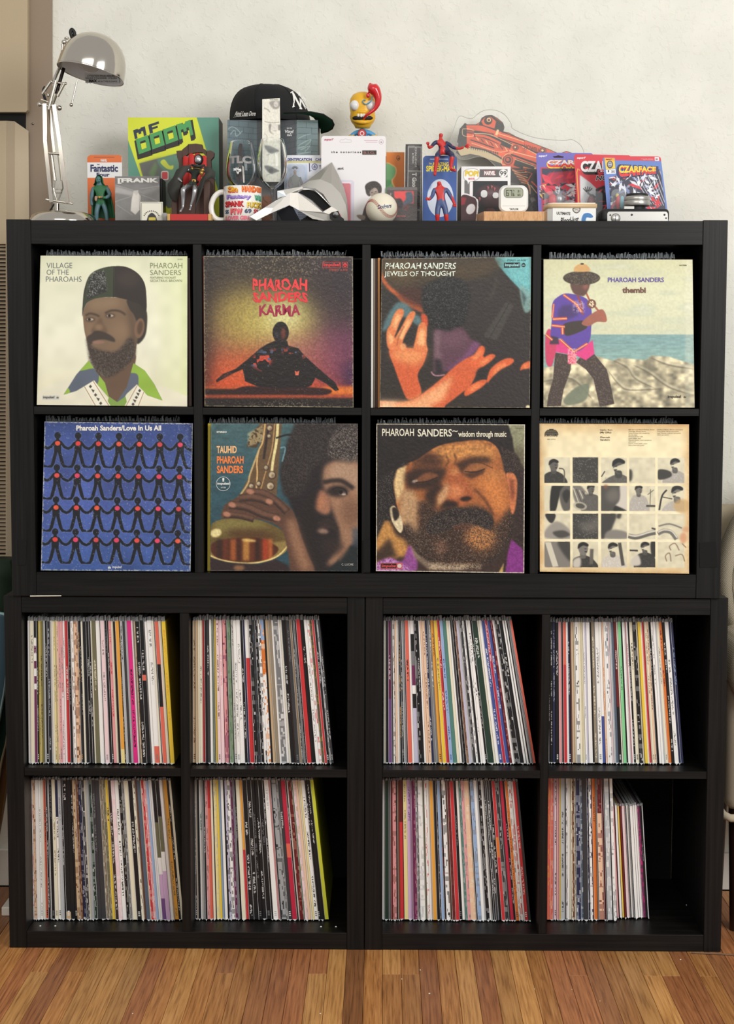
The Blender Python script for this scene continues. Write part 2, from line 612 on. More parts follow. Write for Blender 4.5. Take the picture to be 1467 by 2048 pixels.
def oak(name, a, b_, c):
 m, nt, b = nodes(name)
 L = nt.links.new
 tc = N(nt, 'ShaderNodeTexCoord')
 oi = N(nt, 'ShaderNodeObjectInfo')
 mp = N(nt, 'ShaderNodeMapping')
 mp.inputs['Scale'].default_value = (210, 7, 60)
 va = N(nt, 'ShaderNodeVectorMath', operation='SCALE')
 va.inputs['Scale'].default_value = 37.0
 vx = N(nt, 'ShaderNodeCombineXYZ')
 ad = N(nt, 'ShaderNodeVectorMath', operation='ADD')
 n1 = N(nt, 'ShaderNodeTexNoise', Scale=1.0, Detail=6.0, Roughness=0.62, Distortion=0.35)
 r = ramp(nt, [(0.30, a), (0.5, b_), (0.72, c)])
 w = N(nt, 'ShaderNodeTexNoise', Scale=3.0, Detail=3.0)
 hs = N(nt, 'ShaderNodeHueSaturation')
 mr = N(nt, 'ShaderNodeMapRange')
 mr.inputs['To Min'].default_value = 0.92
 mr.inputs['To Max'].default_value = 1.36
 hs.inputs['Saturation'].default_value = 1.0
 bp = N(nt, 'ShaderNodeBump', Strength=0.25, Distance=0.0005)
 L(oi.outputs['Random'], vx.inputs[0])
 L(oi.outputs['Random'], vx.inputs[1])
 L(vx.outputs[0], va.inputs[0])
 L(tc.outputs['Object'], mp.inputs['Vector'])
 L(mp.outputs['Vector'], ad.inputs[0])
 L(va.outputs[0], ad.inputs[1])
 L(ad.outputs[0], n1.inputs['Vector'])
 L(tc.outputs['Object'], w.inputs['Vector'])
 L(n1.outputs['Fac'], r.inputs['Fac'])
 L(oi.outputs['Random'], mr.inputs['Value'])
 L(mr.outputs['Result'], hs.inputs['Value'])
 L(r.outputs['Color'], hs.inputs['Color'])
 L(hs.outputs['Color'], b.inputs['Base Color'])
 L(n1.outputs['Fac'], bp.inputs['Height'])
 L(bp.outputs['Normal'], b.inputs['Normal'])
 b.inputs['Roughness'].default_value = 0.42
 b.inputs['Specular IOR Level'].default_value = 0.4
 return m
OAKS = [oak('oak_golden', (112, 70, 34), (166, 112, 62), (190, 138, 84)),
  oak('oak_brown', (98, 60, 34), (140, 92, 56), (160, 108, 68)),
  oak('oak_reddish', (106, 62, 36), (154, 98, 60), (176, 118, 74)),
  oak('oak_pale', (126, 84, 44), (178, 128, 74), (200, 150, 94))]
PW = 0.0384
r2 = random.Random(21)
x = -1.42
meshes = {}
while x < 1.42:
 y = WALL_Y - 0.02
 first = True
 while y > -1.15:
  ln = r2.choice([0.45, 0.62, 0.85, 1.1]) if not first else r2.choice([0.55, 0.95, 1.3, 1.5])
  first = False
  mi = r2.choice([0, 0, 1, 2, 2, 3])
  key = (ln, mi)
  if key not in meshes:
   g = G().m(OAKS[mi]).box(0.0004, PW - 0.0003, -ln + 0.0003, 0, -0.003, 0.0, 0.0006)
   meshes[key] = g.build('floorboard').data
   o = [q for q in COL.objects if q.data == meshes[key]][0]
  else:
   o = bpy.data.objects.new('floorboard', meshes[key])
   COL.objects.link(o)
  o.location = (x, y, 0)
  o.parent = floor
  y -= ln
 x += PW
# ------------------------------------------------------------------ shelving units
LY = 0.0
UY = -0.0088
DEP = 0.39
Z1 = 0.7665
Z2 = 1.5527
CH = 0.0009
def px_x(px, py, y):
 return pw(px, py, y).x
def px_z(px, py, y):
 return pw(px, py, y).z
def unit(name, label, x0, x1, y0, z0, z1, fr, divs, mids):
 t = thing(name, label, 'shelf unit', (x0, y0, z0))
 y1 = y0 + DEP
 for a, b in ((x0, x0 + fr), (x1 - fr, x1)):
  G().m(WB_V).box(a, b, y0 - 0.0012, y1, z0, z1, CH).build('side_panel', t)
 G().m(WB_H).box(x0 + fr, x1 - fr, y0, y1, z1 - fr, z1 - 0.0016, CH).build('top_panel', t)
 G().m(WB_H).box(x0 + fr, x1 - fr, y0, y1, z0, z0 + fr, CH).build('bottom_panel', t)
 for a, b in divs:
  G().m(WB_V).box(a, b, y0 + 0.001, y1, z0 + fr, z1 - fr, 0.0006).build('divider', t)
 xs = [x0 + fr] + [v for d in divs for v in d] + [x1 - fr]
 for i in range(len(xs) // 2):
  a, b = mids[i]
  G().m(WB_H).box(xs[2 * i], xs[2 * i + 1], y0 + 0.002, y1, a, b, 0.0006).build('shelf_board', t)
 G().m(mat((9, 9, 9), 0.9)).box(x0 + fr + 0.002, x1 - fr - 0.002, y1 - 0.006, y1 - 0.001, z0 + fr, z1 - fr - 0.002).build("added_shade_panel", t)  # added dark sheet, stands in for the deep shade inside the cubes
 return t
def dx(pa, pb, py, y):
 return (px_x(pa, py, y), px_x(pb, py, y))
def mz(px, pa, pb, y):
 return (px_z(px, pb, y), px_z(px, pa, y))
udiv = [dx(386.5, 404, 700, UY), dx(723.5, 740.5, 700, UY), dx(1063.5, 1080, 700, UY)]
umid = [mz(220, 813, 829, UY), mz(560, 815.5, 830, UY), mz(900, 817, 831.5, UY), mz(1240, 817, 832, UY)]
XU0, XU1 = -0.7445, 0.7455
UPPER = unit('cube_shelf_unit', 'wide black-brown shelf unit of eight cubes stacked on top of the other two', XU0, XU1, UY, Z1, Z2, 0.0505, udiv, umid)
lm1 = [mz(200, 1536.5, 1552.5, LY), mz(530, 1539, 1555, LY)]
lm2 = [mz(930, 1541, 1556.5, LY), mz(1250, 1543, 1558, LY)]
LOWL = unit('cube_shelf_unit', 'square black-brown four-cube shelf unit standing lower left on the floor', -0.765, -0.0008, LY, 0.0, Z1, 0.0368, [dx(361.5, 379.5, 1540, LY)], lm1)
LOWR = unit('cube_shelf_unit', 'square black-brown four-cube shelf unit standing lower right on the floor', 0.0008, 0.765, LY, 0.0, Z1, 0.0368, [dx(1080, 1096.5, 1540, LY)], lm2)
FELT = mat((14, 15, 16), 0.95, grain=1.0)
for q in ([(1398, 1085), (1431, 1084), (1434, 1134), (1399, 1135)], [(36, 1080), (53, 1080), (51, 1130), (37, 1131)], [(726, 1080), (740, 1080), (740, 1144), (726, 1144)]):
 G().m(FELT).ppx(q, UY - 0.0032, 0.0018).build('felt_pad', UPPER)
for px, py in ((51.8, 1854), (50.5 + 61, 1853.5)):
 pass
PIN = mat((235, 233, 228), 0.4)
def pin(px, py, zs, parent):
 d = _M3 @ Vector(((px - IMG_W / 2) / FPX, -(py - IMG_H / 2) / FPX, -1.0))
 t = (zs - CAM.z) / d.z
 c = CAM + d * t
 G().m(PIN, True).ball(c, 0.0023, 0.0023, 0.0016, 10, 6).build('shelf_pin', parent)
for px, py in ((80.5, 1852), (110.5, 1852), (641.5, 1853.5), (671.5, 1853.5)):
 pin(px, py, 0.0368, LOWL)
pin(1373, 1810, 0.0368, LOWR)
o = G().m(mat((236, 230, 214), 0.7)).ppx([(60, 1191.2), (122, 1190.9), (122, 1192.4), (60, 1193.0)], -0.012, 0.05).build('folded_paper', base=(-0.68, -0.01, Z1))
tag(o, 'folded white paper wedged between the upper and lower shelf units', 'paper')
# ------------------------------------------------------------------ wall furnace on the left
CREAM = mat((180, 162, 134), 0.5, grain=0.3)
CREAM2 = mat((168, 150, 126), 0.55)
TAUPE = mat((146, 128, 110), 0.6, grain=0.2)
DARK = mat((12, 10, 9), 0.8)
FY = 0.402
fur = thing('wall_furnace', 'cream enamel wall furnace with louvred lower panel at left edge of wall', 'heater', (pw(0, 700, FY).x - 0.1, WALL_Y, 0.62))
G().m(TAUPE).ppx([(52, -60), (103, -60), (103, 620), (52, 620)], 0.418, 0.0118).build('side_casing', fur)
G().m(CREAM).ppx([(-150, -60), (55, -60), (55, 220), (51, 224), (-150, 224)], 0.395, 0.022).build('upper_panel', fur)
G().m(DARK).ppx([(-150, 220), (50, 220), (50, 300), (-150, 300)], 0.412, 0.005).build('gap_lining', fur)
g = G().m(CREAM)
a = [(-150, 243), (13, 241.5), (13, 1122), (-150, 1122)]
g.ppx([(-150, 243), (13, 241.5), (13, 488), (-150, 488)], FY - 0.008, 0.012)
g.ppx([(11.5, 488), (13, 488), (27, 1117), (11.5, 1117)], FY - 0.008, 0.012)
g.ppx([(-150, 1110), (27, 1110), (27, 1119), (-150, 1119)], FY - 0.009, 0.014)
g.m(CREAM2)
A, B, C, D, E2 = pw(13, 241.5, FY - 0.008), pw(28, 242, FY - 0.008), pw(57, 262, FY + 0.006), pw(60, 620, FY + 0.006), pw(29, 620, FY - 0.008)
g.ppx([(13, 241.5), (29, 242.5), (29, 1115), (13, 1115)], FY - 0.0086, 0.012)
g.m(CREAM)
g.add([B, C, D, E2], [(0, 3, 2, 1)])
g.build('lower_panel', fur)
G().m(mat((60, 50, 42), 0.7)).ppx([(-150, 486), (14, 486), (14, 1112), (-150, 1112)], FY + 0.006, 0.006).build('louvre_backing', fur)
sl = None
k = 0
yy = 492.0
while yy < 1108:
 p0, p1 = pw(-60, yy, FY - 0.004), pw(11.8, yy, FY - 0.004)
 if sl is None:
  g = G().m(mat((176, 158, 134), 0.5)).add([p0, p1, p1 + Vector((0, 0.009, 0.0052)), p0 + Vector((0, 0.009, 0.0052)), p0 + Vector((0, 0.0, -0.0014)), p1 + Vector((0, 0, -0.0014))], [(0, 3, 2, 1), (4, 0, 1, 5)])
  sl = g.build('louvre_slat', fur)
  first_z = p0.z
 else:
  o = sl.copy()
  COL.objects.link(o)
  o.location = (0, 0, p0.z - first_z)
  o.parent = fur
 yy += 7.65
c = pw(66, 247.5, 0.418)
G().m(CHROME_B, True).lathe([(0, -0.004), (0.0022, -0.0035), (0.003, 0)], c, (0, 1, 0), 12).build('screw', fur)
# ------------------------------------------------------------------ what leans left of the units
g = G().m(mat((24, 44, 26), 0.7, grain=0.5), True)
P = catmull([(-70, 1150), (-40, 1124), (10, 1121), (22, 1128), (25, 1170), (27, 1235), (20, 1262), (-70, 1270)], 5)
g.ppx([tuple(p) for p in P], 0.30, 0.08)
o = g.build('storage_bag', base=pw(-20, 1262, 0.34))
tag(o, 'dark green bag standing under the furnace at the far left edge', 'bag')
def leaning_deck(name, label, outline, y, th, fill, rim, rimw):
 t = thing(name, label, 'board', pw(outline[0][0], outline[0][1], y + th))
 P = catmull(outline, 6)
 c = P.mean(0)
 G().m(rim, True).ppx([tuple(p) for p in P], y, th).build('rim', t)
 d = P - c
 L = np.hypot(d[:, 0], d[:, 1])[:, None]
 Q = c + d * (L - rimw) / L
 G().m(fill, True).ppx([tuple(p) for p in Q], y - 0.002, 0.004).build('deck_face', t)
 return t
leaning_deck('wooden_board', 'brown wooden board leaning behind the green one at lower left', [(-60, 1890), (-75, 1500), (-40, 1420), (0, 1410), (13, 1535), (13, 1570), (-2, 1665), (-30, 1800)], 0.30, 0.018, mat((120, 84, 52), 0.5), mat((150, 112, 74), 0.5), 2.0)
leaning_deck('green_board', 'dark green board with a cream rim leaning at lower left', [(-75, 1888), (-90, 1400), (-40, 1330), (0, 1320), (13, 1420), (12, 1478), (-1, 1545), (-35, 1780)], 0.24, 0.016, mat((30, 62, 52), 0.5), mat((208, 190, 150), 0.5), 2.2)
leaning_deck('teal_board', 'slate blue board with a pale blue rim leaning at left edge', [(-90, 1900), (-100, 1300), (-50, 1230), (0, 1226), (11, 1240), (12, 1300), (10, 1362), (-3, 1445), (-50, 1700)], 0.16, 0.016, mat((78, 104, 118), 0.35), mat((170, 205, 208), 0.4), 3.0)
g = G().m(mat((222, 216, 206), 0.5)).box(pw(3, 1840, 0.2).x, pw(22, 1840, 0.2).x, 0.2, 0.36, 0.0, 0.021, 0.003)
o = g.build('power_strip', base=(pw(10, 1840, 0.2).x, 0.28, 0.0))
o.location.z = 0.0
tag(o, 'white plastic power strip on floor beside the lower left unit', 'power strip')
# ------------------------------------------------------------------ armchair on the right
def waffle():
 m, nt, b = nodes('quilted_beige_fabric')
 L = nt.links.new
 tc = N(nt, 'ShaderNodeTexCoord')
 mp = N(nt, 'ShaderNodeMapping')
 mp.inputs['Rotation'].default_value = (0, 0.6, 0)
 w1 = N(nt, 'ShaderNodeTexWave', Scale=105.0, Distortion=1.2)
 w2 = N(nt, 'ShaderNodeTexWave', Scale=105.0, Distortion=1.2, bands_direction='Z')
 mx = N(nt, 'ShaderNodeMath', operation='MULTIPLY')
 r = ramp(nt, [(0.0, (196, 182, 158)), (0.5, (226, 214, 190))])
 bp = N(nt, 'ShaderNodeBump', Strength=0.4, Distance=0.001)
 L(tc.outputs['Object'], mp.inputs['Vector'])
 for w in (w1, w2):
  L(mp.outputs['Vector'], w.inputs['Vector'])
 L(w1.outputs['Fac'], mx.inputs[0])
 L(w2.outputs['Fac'], mx.inputs[1])
 L(mx.outputs[0], r.inputs['Fac'])
 L(mx.outputs[0], bp.inputs['Height'])
 L(r.outputs['Color'], b.inputs['Base Color'])
 L(bp.outputs['Normal'], b.inputs['Normal'])
 b.inputs['Roughness'].default_value = 0.9
 return m
WAF = waffle()
arm = thing('armchair', 'beige quilted armchair seen as a sliver at the right edge', 'armchair', (1.12, 0.2, 0.0))
g = G().m(WAF, True)
pr = [(0.0, -0.075), (0.10, -0.075), (0.20, -0.06), (0.26, -0.03), (0.285, 0.0), (0.26, 0.03), (0.20, 0.06), (0.10, 0.075), (0, 0.075)]
g.lathe(pr, (1.072, 0.25, 0.775), (0, 1, 0.0), 40)
g.build('back_cushion', arm)
g = G().m(mat((150, 138, 118), 0.9), True)
for k in range(6):
 rr = 0.10 + 0.03 * k
 yy = 0.25 - 0.075 + (0.0 if rr < 0.15 else 0.012 * (rr - 0.15) / 0.03)
 pts = [(1.072 + rr * math.cos(a), yy - 0.001, 0.775 + rr * math.sin(a)) for a in np.linspace(0, 2 * math.pi, 50)]
 g.tube(pts, 0.0012, 6)
g.build('stitching', arm)
G().m(mat((188, 174, 150), 0.9, grain=0.6), True).box(0.782, 1.5, 0.335, 0.41, 0.30, 0.935, 0.03).build('chair_back', arm)
G().m(mat((158, 146, 128), 0.9, grain=0.6), True).box(0.792, 1.5, 0.10, 0.40, 0.275, 0.62, 0.03).build('seat_skirt', arm)
G().m(WAF, True).box(0.79, 1.5, 0.02, 0.40, 0.52, 0.68, 0.06).build('seat_cushion', arm)
G().m(mat((196, 184, 160), 0.8), True).tube([(0.785, 0.40, 0.28), (0.787, 0.10, 0.272), (0.80, 0.09, 0.268), (1.5, 0.09, 0.262)], 0.009).build('piping', arm)
for lx, ly in ((0.83, 0.14), (1.45, 0.14), (0.83, 0.37), (1.45, 0.37)):
 G().m(mat((40, 22, 14), 0.4)).cyl((lx, ly, 0.0), (lx, ly, 0.28), 0.016, 0.024).build('leg', arm)
g = G().m(mat((120, 92, 70), 0.6), True)
g.tube(catmull([(0.70, -0.012, 0.0022), (0.76, -0.018, 0.0022), (0.80, -0.03, 0.0022), (0.86, -0.07, 0.0022), (0.95, -0.09, 0.0022)], 5, False), 0.0018, 6)
o = g.build('cord', base=(0.80, -0.03, 0.0))
tag(o, 'thin brown cord lying on the floor by the right unit corner', 'cord')
g = G().m(mat((232, 226, 210), 0.8))
for px, py in ((265, 2027), (803, 1958), (858, 1987), (1199, 2002), (640, 2027), (840, 1940), (1068, 1978), (1360, 1919), (1143, 1979)):
 d = _M3 @ Vector(((px - IMG_W / 2) / FPX, -(py - IMG_H / 2) / FPX, -1.0))
 c = CAM + d * ((0.001 - CAM.z) / d.z)
 s_ = rnd.uniform(0.0008, 0.0028)
 g.ball(c, s_, s_ * 1.4, 0.001, 6, 4)
o = g.build('crumbs', base=(0, -0.2, 0))
tag(o, 'small pale crumbs scattered over the oak floor', 'crumbs', kind='stuff')
# ------------------------------------------------------------------ records standing in the lower cubes
PAL = dict(wh=(244, 241, 238), cr=(236, 228, 203), iv=(222, 216, 200), py=(238, 220, 150), ol=(190, 172, 76), oy=(206, 184, 92), og=(112, 108, 82),
   gy=(122, 122, 124), lg=(188, 190, 194), dg=(56, 56, 60), ch=(42, 44, 54), bk=(20, 20, 24), pl=(112, 42, 84), pk=(232, 158, 160),
   lp=(242, 212, 216), pe=(238, 198, 166), rd=(206, 52, 56), cs=(192, 38, 66), dr=(104, 26, 30), sa=(228, 108, 88), om=(222, 118, 46),
   am=(234, 166, 66), ye=(238, 202, 62), by=(242, 222, 56), ny=(222, 226, 66), hp=(226, 42, 132), ta=(148, 134, 114), tn=(202, 174, 138),
   br=(112, 72, 52), bn=(60, 42, 36), gr=(74, 112, 76), dn=(34, 58, 46), te=(82, 130, 120), mi=(128, 208, 144), bl=(64, 82, 152),
   nv=(34, 40, 76), lb=(152, 178, 216), lv=(196, 192, 214), vi=(122, 78, 140), li=(214, 176, 216), sg=(128, 148, 122), si=(166, 168, 170),
   os=(222, 92, 62), sb=(84, 98, 116))
NAMES = dict(wh='white', cr='cream', iv='ivory', py='pale yellow', ol='mustard', oy='olive yellow', og='olive grey', gy='grey', lg='light grey',
    dg='dark grey', ch='charcoal', bk='black', pl='plum', pk='pink', lp='pale pink', pe='peach', rd='red', cs='crimson', dr='dark red',
    sa='salmon', om='orange', am='amber', ye='yellow', by='bright yellow', ny='neon yellow', hp='hot pink', ta='taupe', tn='tan',
    br='brown', bn='dark brown', gr='green', dn='dark green', te='teal', mi='mint green', bl='blue', nv='navy', lb='light blue',
    lv='lavender', vi='violet', li='lilac', sg='sage green', si='silver', os='orange red', sb='slate blue')
CUBES = [
 ('third row, first cube', 57.4, 349.4, 55.0, 330.5, 1527.5, 1241, 0, 'wh25 cr28:gy pl23:wh=bk.12/wh.05/pl.05/wh.05/pl.05/wh.05/pl.05/wh.04/pl bk14:wh oy16:og ol18:bk og14 lg10 bk23:wh ch25:lg wh18 cr14 py13:br py13:br pe14:br pk20:gy lp22:gy=pk.5/lp wh14:gy rd30:wh bk22:gy wh8 wh20~br pe38~br dg16:am bk14:wh cr12 bk28 bk26:wh bk16:wh cr13 og34:cr wh34 bk9 lp34:gy bk20:gy bk14:wh pk26:rd cr18 bk20 am32=am.9/py bk8:wh lg20:bk dg24 si20 hp36:bk wh10 ta16 tn12~br bk34:wh bk34:wh=bk.38/sa.04/bk gy14 wh20 wh44:gy=wh.88/sa cr14 bk10 sa32=sa.3/bk.3/sa cr22 bk9 ye35:am'),
 ('third row, second cube', 385.2, 667.0, 385.0, 638.5, 1527.5, 1239, 0, 'tn27:br tn17 cr14 cr19:bk rd21=rd bk18 dg22:wh wh17 sg15 bk7 ye18 lp24:br lp26:pk --4 pk30~pl bk6 sg29~gr --5 wh22:gy wh25:gy wh31:gy bk22:wh nv16 rd36:wh=wh.27/rd bk26~wh dg24~sb bk24~wh wh22~bk wh30~om=lb.14/om.24/wh bk14 tn24 ta28 wh13 gy40~wh wh20 cr10 bk30:wh bn10 dg28:gy tn18 dg14:lg gy10 bk14:gy rd34 bk34:wh wh24:gy wh20~rd og22~ye rd18 bk20:wh lg14~bk dg16:wh'),
 ('third row, third cube', 766.0, 1071.0, 766.5, 1023.0, 1527.5, 1240, 0, 'bk7 cr12 bk22 pl26:wh=pl.55/vi dg13 wh19~br pe16 wh18 bk16:am bk14:wh lg18 dg12 sa33:bk wh16 lv34=wh.09/bk.12/gy.1/pl.14/wh.06/bk.1/lv bk22~wh bk22:wh wh14 pe20 pe22:br nv19:wh gy18 gy20:wh am29:br=am ye28:og rd25:wh lb29:bl te31 cr22 wh16 dg14 bk20~gy br20~tn lv20 wh12 dg24~wh wh15~gy bk20 wh15:gy wh25:dg bk14:wh dn50:wh cr16 wh24 bl30:wh cs23:wh bl28:wh dr20~pk wh20 bk38~wh bk34:wh wh16 bk6 wh15 bk10 lg15 bk8 sa22'),
 ('third row, fourth cube', 1096.7, 1366.6, 1096.7, 1344.5, 1527.5, 1243, 0, 'bk14:wh bk20:wh nv24:lg bk28:wh pk22 dg16 rd28=sa.3/rd wh15 nv20:wh br12 tn22 cr11 wh30~bk cr20 py8 cr12 wh16:gy lv14 wh32 bk16 ta25:cr bk6 wh36:gy bl24=wh.67/bl pe15:om wh15 wh25~sb lp13 lg14 sb26 dr24:wh=dr.6/bk cr13 mi26:gr bk13 wh18 wh9 cs8 wh14:dr bk15:wh cr30:bk bk30~wh cr15 ye23 cr13 rd20 tn8 cr18:br pe15:bk bk20:wh wh20:gy wh20 lg13 cr22:gy om27:dr bk25:wh wh35:gy nv16 nv24:lb'),
 ('bottom row, first cube', 66.0, 366.8, 61.3, 340.8, 1840.0, 1559, 1, 'wh16~rd pe23~br wh30 wh20:gy iv20 os24:bk bk14:wh bk8 wh5 bk28:gy cr30:ta wh24:bk=nv.27/wh lg28:gy bk14:wh bk40:wh=bk.95/tn bk34 bk18:wh tn27~br br24~tn nv30~wh dg25~wh cr15 si24 dn26~wh dg34:gy dg38 ta30~cr og24~tn ye27:bk bn28:wh lp34~wh wh32:bk bk26~cr gy20~wh bk6 cr38 bk38:wh cr20~bk br20 sb30 cr10 rd20~wh pk24~wh lb20 wh20 wh10 og36=bk.3/og.25/wh.12/li.17/vi li34=bk.25/og.25/wh.14/li wh25 tn8 am34:og bk20:wh cr20'),
 ('bottom row, second cube', 390.8, 657.0, 387.0, 626.0, 1840.0, 1556, 1, 'bk13:wh tn10 bk20 wh24:te gy12 bk15:wh pk19~br sa30=rd.2/sa cr17 bk7 py24~lg ye20 lb20 wh22 bk13 lv20~bk wh24~bk pl20~lv gy15~vi bk18:lg cr30 om24=am.5/rd bk38:wh bk38:wh bk30:gy bk30:wh bk38:gy bk16:wh wh38:lg pk15 bk10 si38~bk gy15~wh dg30:wh cs36=cs.45/sa.1/cs bn15:wh cr6 dr34~tn gr10 lp24~tn pe20 cr15 py14 wh30:bk bk16:wh bk24:wh bk9 ny30'),
 ('bottom row, third cube', 764.0, 1060.8, 764.5, 1034.6, 1841.0, 1557, 1, 'wh17 dn32 gy17 dr17 pk30~br bk10 br17 rd28=dr.3/rd --4 py31:ta li37:vi pl17 pl18~pk gy22~wh wh38~lg og16~gy wh20~rd wh24 am30 bk24 bk12~wh lb23 bk15~cs wh30~bk br15 dr25~br rd30 bk24:gy wh23 te17~lg pk24~gy pe44~cr bk10 lb30~gy wh24 lg15 bk24~wh wh20 bk14:wh bk14:wh dg20:wh bk24:wh rd27=rd.4/om.15/rd dg28~wh dg15:gy cs25 bk15:wh om25:br wh10~bk wh24~rd wh10 rd27:wh dg20'),
 ('bottom row, fourth cube', 1093.0, 1232.7, 1095.0, 1222.6, 1841.0, 1559, 2, 'sa23~am sa24~pe vi8 lp20:bk pk14 cs7 ye11 lg31:dg bk12 wh12~bk wh14 cr14 cr10~br br17~cr cr12~bk nv34~wh sb20~wh dg38 nv15~wh wh22~nv --7 om30:br bk10 pe38~dr=dr.28/pe dr15 bk10 lg38~wh --8 wh25~gy'),
 ('bottom row, fourth cube, low group', 1233.5, 1297.0, 1223.5, 1284.0, 1837.0, 1600, 3, 'pk12 --9 wh16 --3 ye13 --2 dr15 --4 lp23 bk12 wh16 bk10 wh22 --3 wh15 --2 wh16 pl22~hp bk15:lg lg8'),
]
def parse(tok):
 import re
 m = re.match(r'^([a-z]{2})(\d+)(?::([a-z]{2}))?(?:~([a-z]{2}))?(?:=(.*))?$', tok)
 c, w, t, mo, seg = m.groups()
 segs = []
 if seg:
  for s_ in seg.split('/'):
   a = s_.split('.')
   segs.append((a[0], float('0.' + a[1]) if len(a) > 1 else None))
 return c, int(w), t, mo, segs
def ray_y(px, py, z):
 d = _M3 @ Vector(((px - IMG_W / 2) / FPX, -(py - IMG_H / 2) / FPX, -1.0))
 t = (z - CAM.z) / d.z
 return (CAM + d * t).y
ROWS = 150
NC = 5
EDG = [0.0, 0.27, 0.42, 0.57, 0.72, 1.0]
def spine_ink(spec, r):
 c, w, t, mo, segs = spec
 base = np.array(PAL[c], float)
 A = np.ones((ROWS, NC, 3)) * base
 if segs:
  i = 0
  for s_, f in segs:
   n = ROWS if f is None else int(round(f * ROWS))
   A[i:i + n] = PAL[s_]
   i += n
 if mo:
  m2 = np.array(PAL[mo], float)
  i = 0
  while i < ROWS:
   n = r.randint(1, 5)
   k = r.random()
   q = r.uniform(0.35, 0.8)
   if k < 0.5:
    cc = r.randint(0, NC - 1)
    A[i:i + n, cc:cc + r.randint(1, 3)] = m2 * q + base * (1 - q)
   elif k < 0.62:
    A[i:i + n] = m2 * 0.4 + base * 0.6
   i += n
 if t:
  tc = np.array(PAL[t], float)
  i = r.randint(3, 50)
  for _ in range(r.randint(1, 3)):
   n = r.randint(14, 40)
   for j in range(i, min(i + n, ROWS - 4)):
    if r.random() < 0.16:
     continue
    for k in (1, 2, 3):
     if r.random() < 0.6:
      A[j, k] = tc * 0.78 + A[j, k] * 0.22
   i += n + r.randint(5, 26)
   if i > ROWS - 12:
    break
  if r.random() < 0.35:
   A[ROWS - 9:ROWS - 3:2, 1:4] = tc
 return A
def record_geom(g, ink, P, y, dep, spec, r):
 bl, br_, tr, tl = P
 A = spine_ink(spec, r)
 vs = []
 fs = []
 i = 0
 while i < ROWS:
  e = i + 1
  while e < ROWS and np.array_equal(A[e], A[i]):
   e += 1
  j = 0
  while j < NC:
   k_ = j + 1
   while k_ < NC and np.array_equal(A[i, k_], A[i, j]):
    k_ += 1
   q = []
   for v, u in ((i / ROWS, EDG[j]), (e / ROWS, EDG[j]), (e / ROWS, EDG[k_]), (i / ROWS, EDG[k_])):
    L = tl + (bl - tl) * v
    R = tr + (br_ - tr) * v
    q.append(L + (R - L) * u)
   k = len(vs)
   vs += q
   fs.append((k, k + 1, k + 2, k + 3))
   ink += [tuple(A[i, j])] * 4
   j = k_
  i = e
 g.add(vs, fs)
 Y = Vector((0, dep, 0))
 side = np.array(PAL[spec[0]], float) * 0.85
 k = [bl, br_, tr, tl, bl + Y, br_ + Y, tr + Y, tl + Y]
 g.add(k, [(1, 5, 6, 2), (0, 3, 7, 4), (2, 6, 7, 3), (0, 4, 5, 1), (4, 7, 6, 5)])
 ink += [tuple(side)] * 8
def sleeve_geom(g, P, y, dep, zs, r, top=0.011, zc=1.0):
 bl, br_, tr, tl = P
 w = (tr - tl).length
 up = (tl - bl).normalized()
 lean = Vector((r.uniform(-0.3, 0.3) * w, 0, 0))
 h = max(0.0006, min(top * r.uniform(0.75, 1.1), zc))
 g.m(FILM)
 x = r.uniform(0.35, 0.6)
 a = tl + (tr - tl) * x
 a2 = a + up * h + lean
 d0 = Vector((0, r.uniform(0.0, 0.004), 0))
 g.add([a + d0, a2 + d0, a2 + Vector((0, 0.012, 0.001)), a + Vector((0, dep, 0)), a2 + Vector((0, dep, 0))], [(0, 1, 2, 4, 3)])
 f0, f1 = (tr - tl) * 0.06, (tr - tl) * 0.94
 g.add([tl + f0, tl + f1, tl + f1 + up * h, tl + f0 + up * h * r.uniform(0.6, 1)], [(0, 1, 2, 3)])
 g.m(FILM_TIP)
 if r.random() < 0.4:
  e = Vector((0.0007, 0, 0))
  g.add([a + d0, a + d0 + e, a2 + d0 + e, a2 + d0], [(0, 1, 2, 3)])
 e = 0.0006
 if r.random() < 0.7:
  f = Vector((0, -0.0016, 0))
  g.add([bl + f, bl + f + Vector((e, 0, 0)), tl + f + Vector((e, 0, 0)), tl + f], [(0, 1, 2, 3)])
 if r.random() < 0.25:
  return
 dx_ = r.uniform(-0.35, 0.35) * (br_ - bl).length
 m_ = (bl + br_) / 2
 g.add([bl + Vector((0, -0.0012, 0.001)), br_ + Vector((0, -0.0012, 0.001)), Vector((m_.x + dx_, m_.y - 0.002, zs + 0.0003 + r.uniform(0, 0.0015))), Vector((m_.x + dx_, m_.y + 0.012, zs + 0.0018))], [(0, 2, 1), (0, 1, 3)])
BAY = []
for x0_, x1_, (a_, b_) in ((-0.765, -0.0008, dx(361.5, 379.5, 1540, LY)), (0.0008, 0.765, dx(1080, 1096.5, 1540, LY))):
 BAY += [(x0_ + 0.0368, a_), (b_, x1_ - 0.0368)]
specs = []
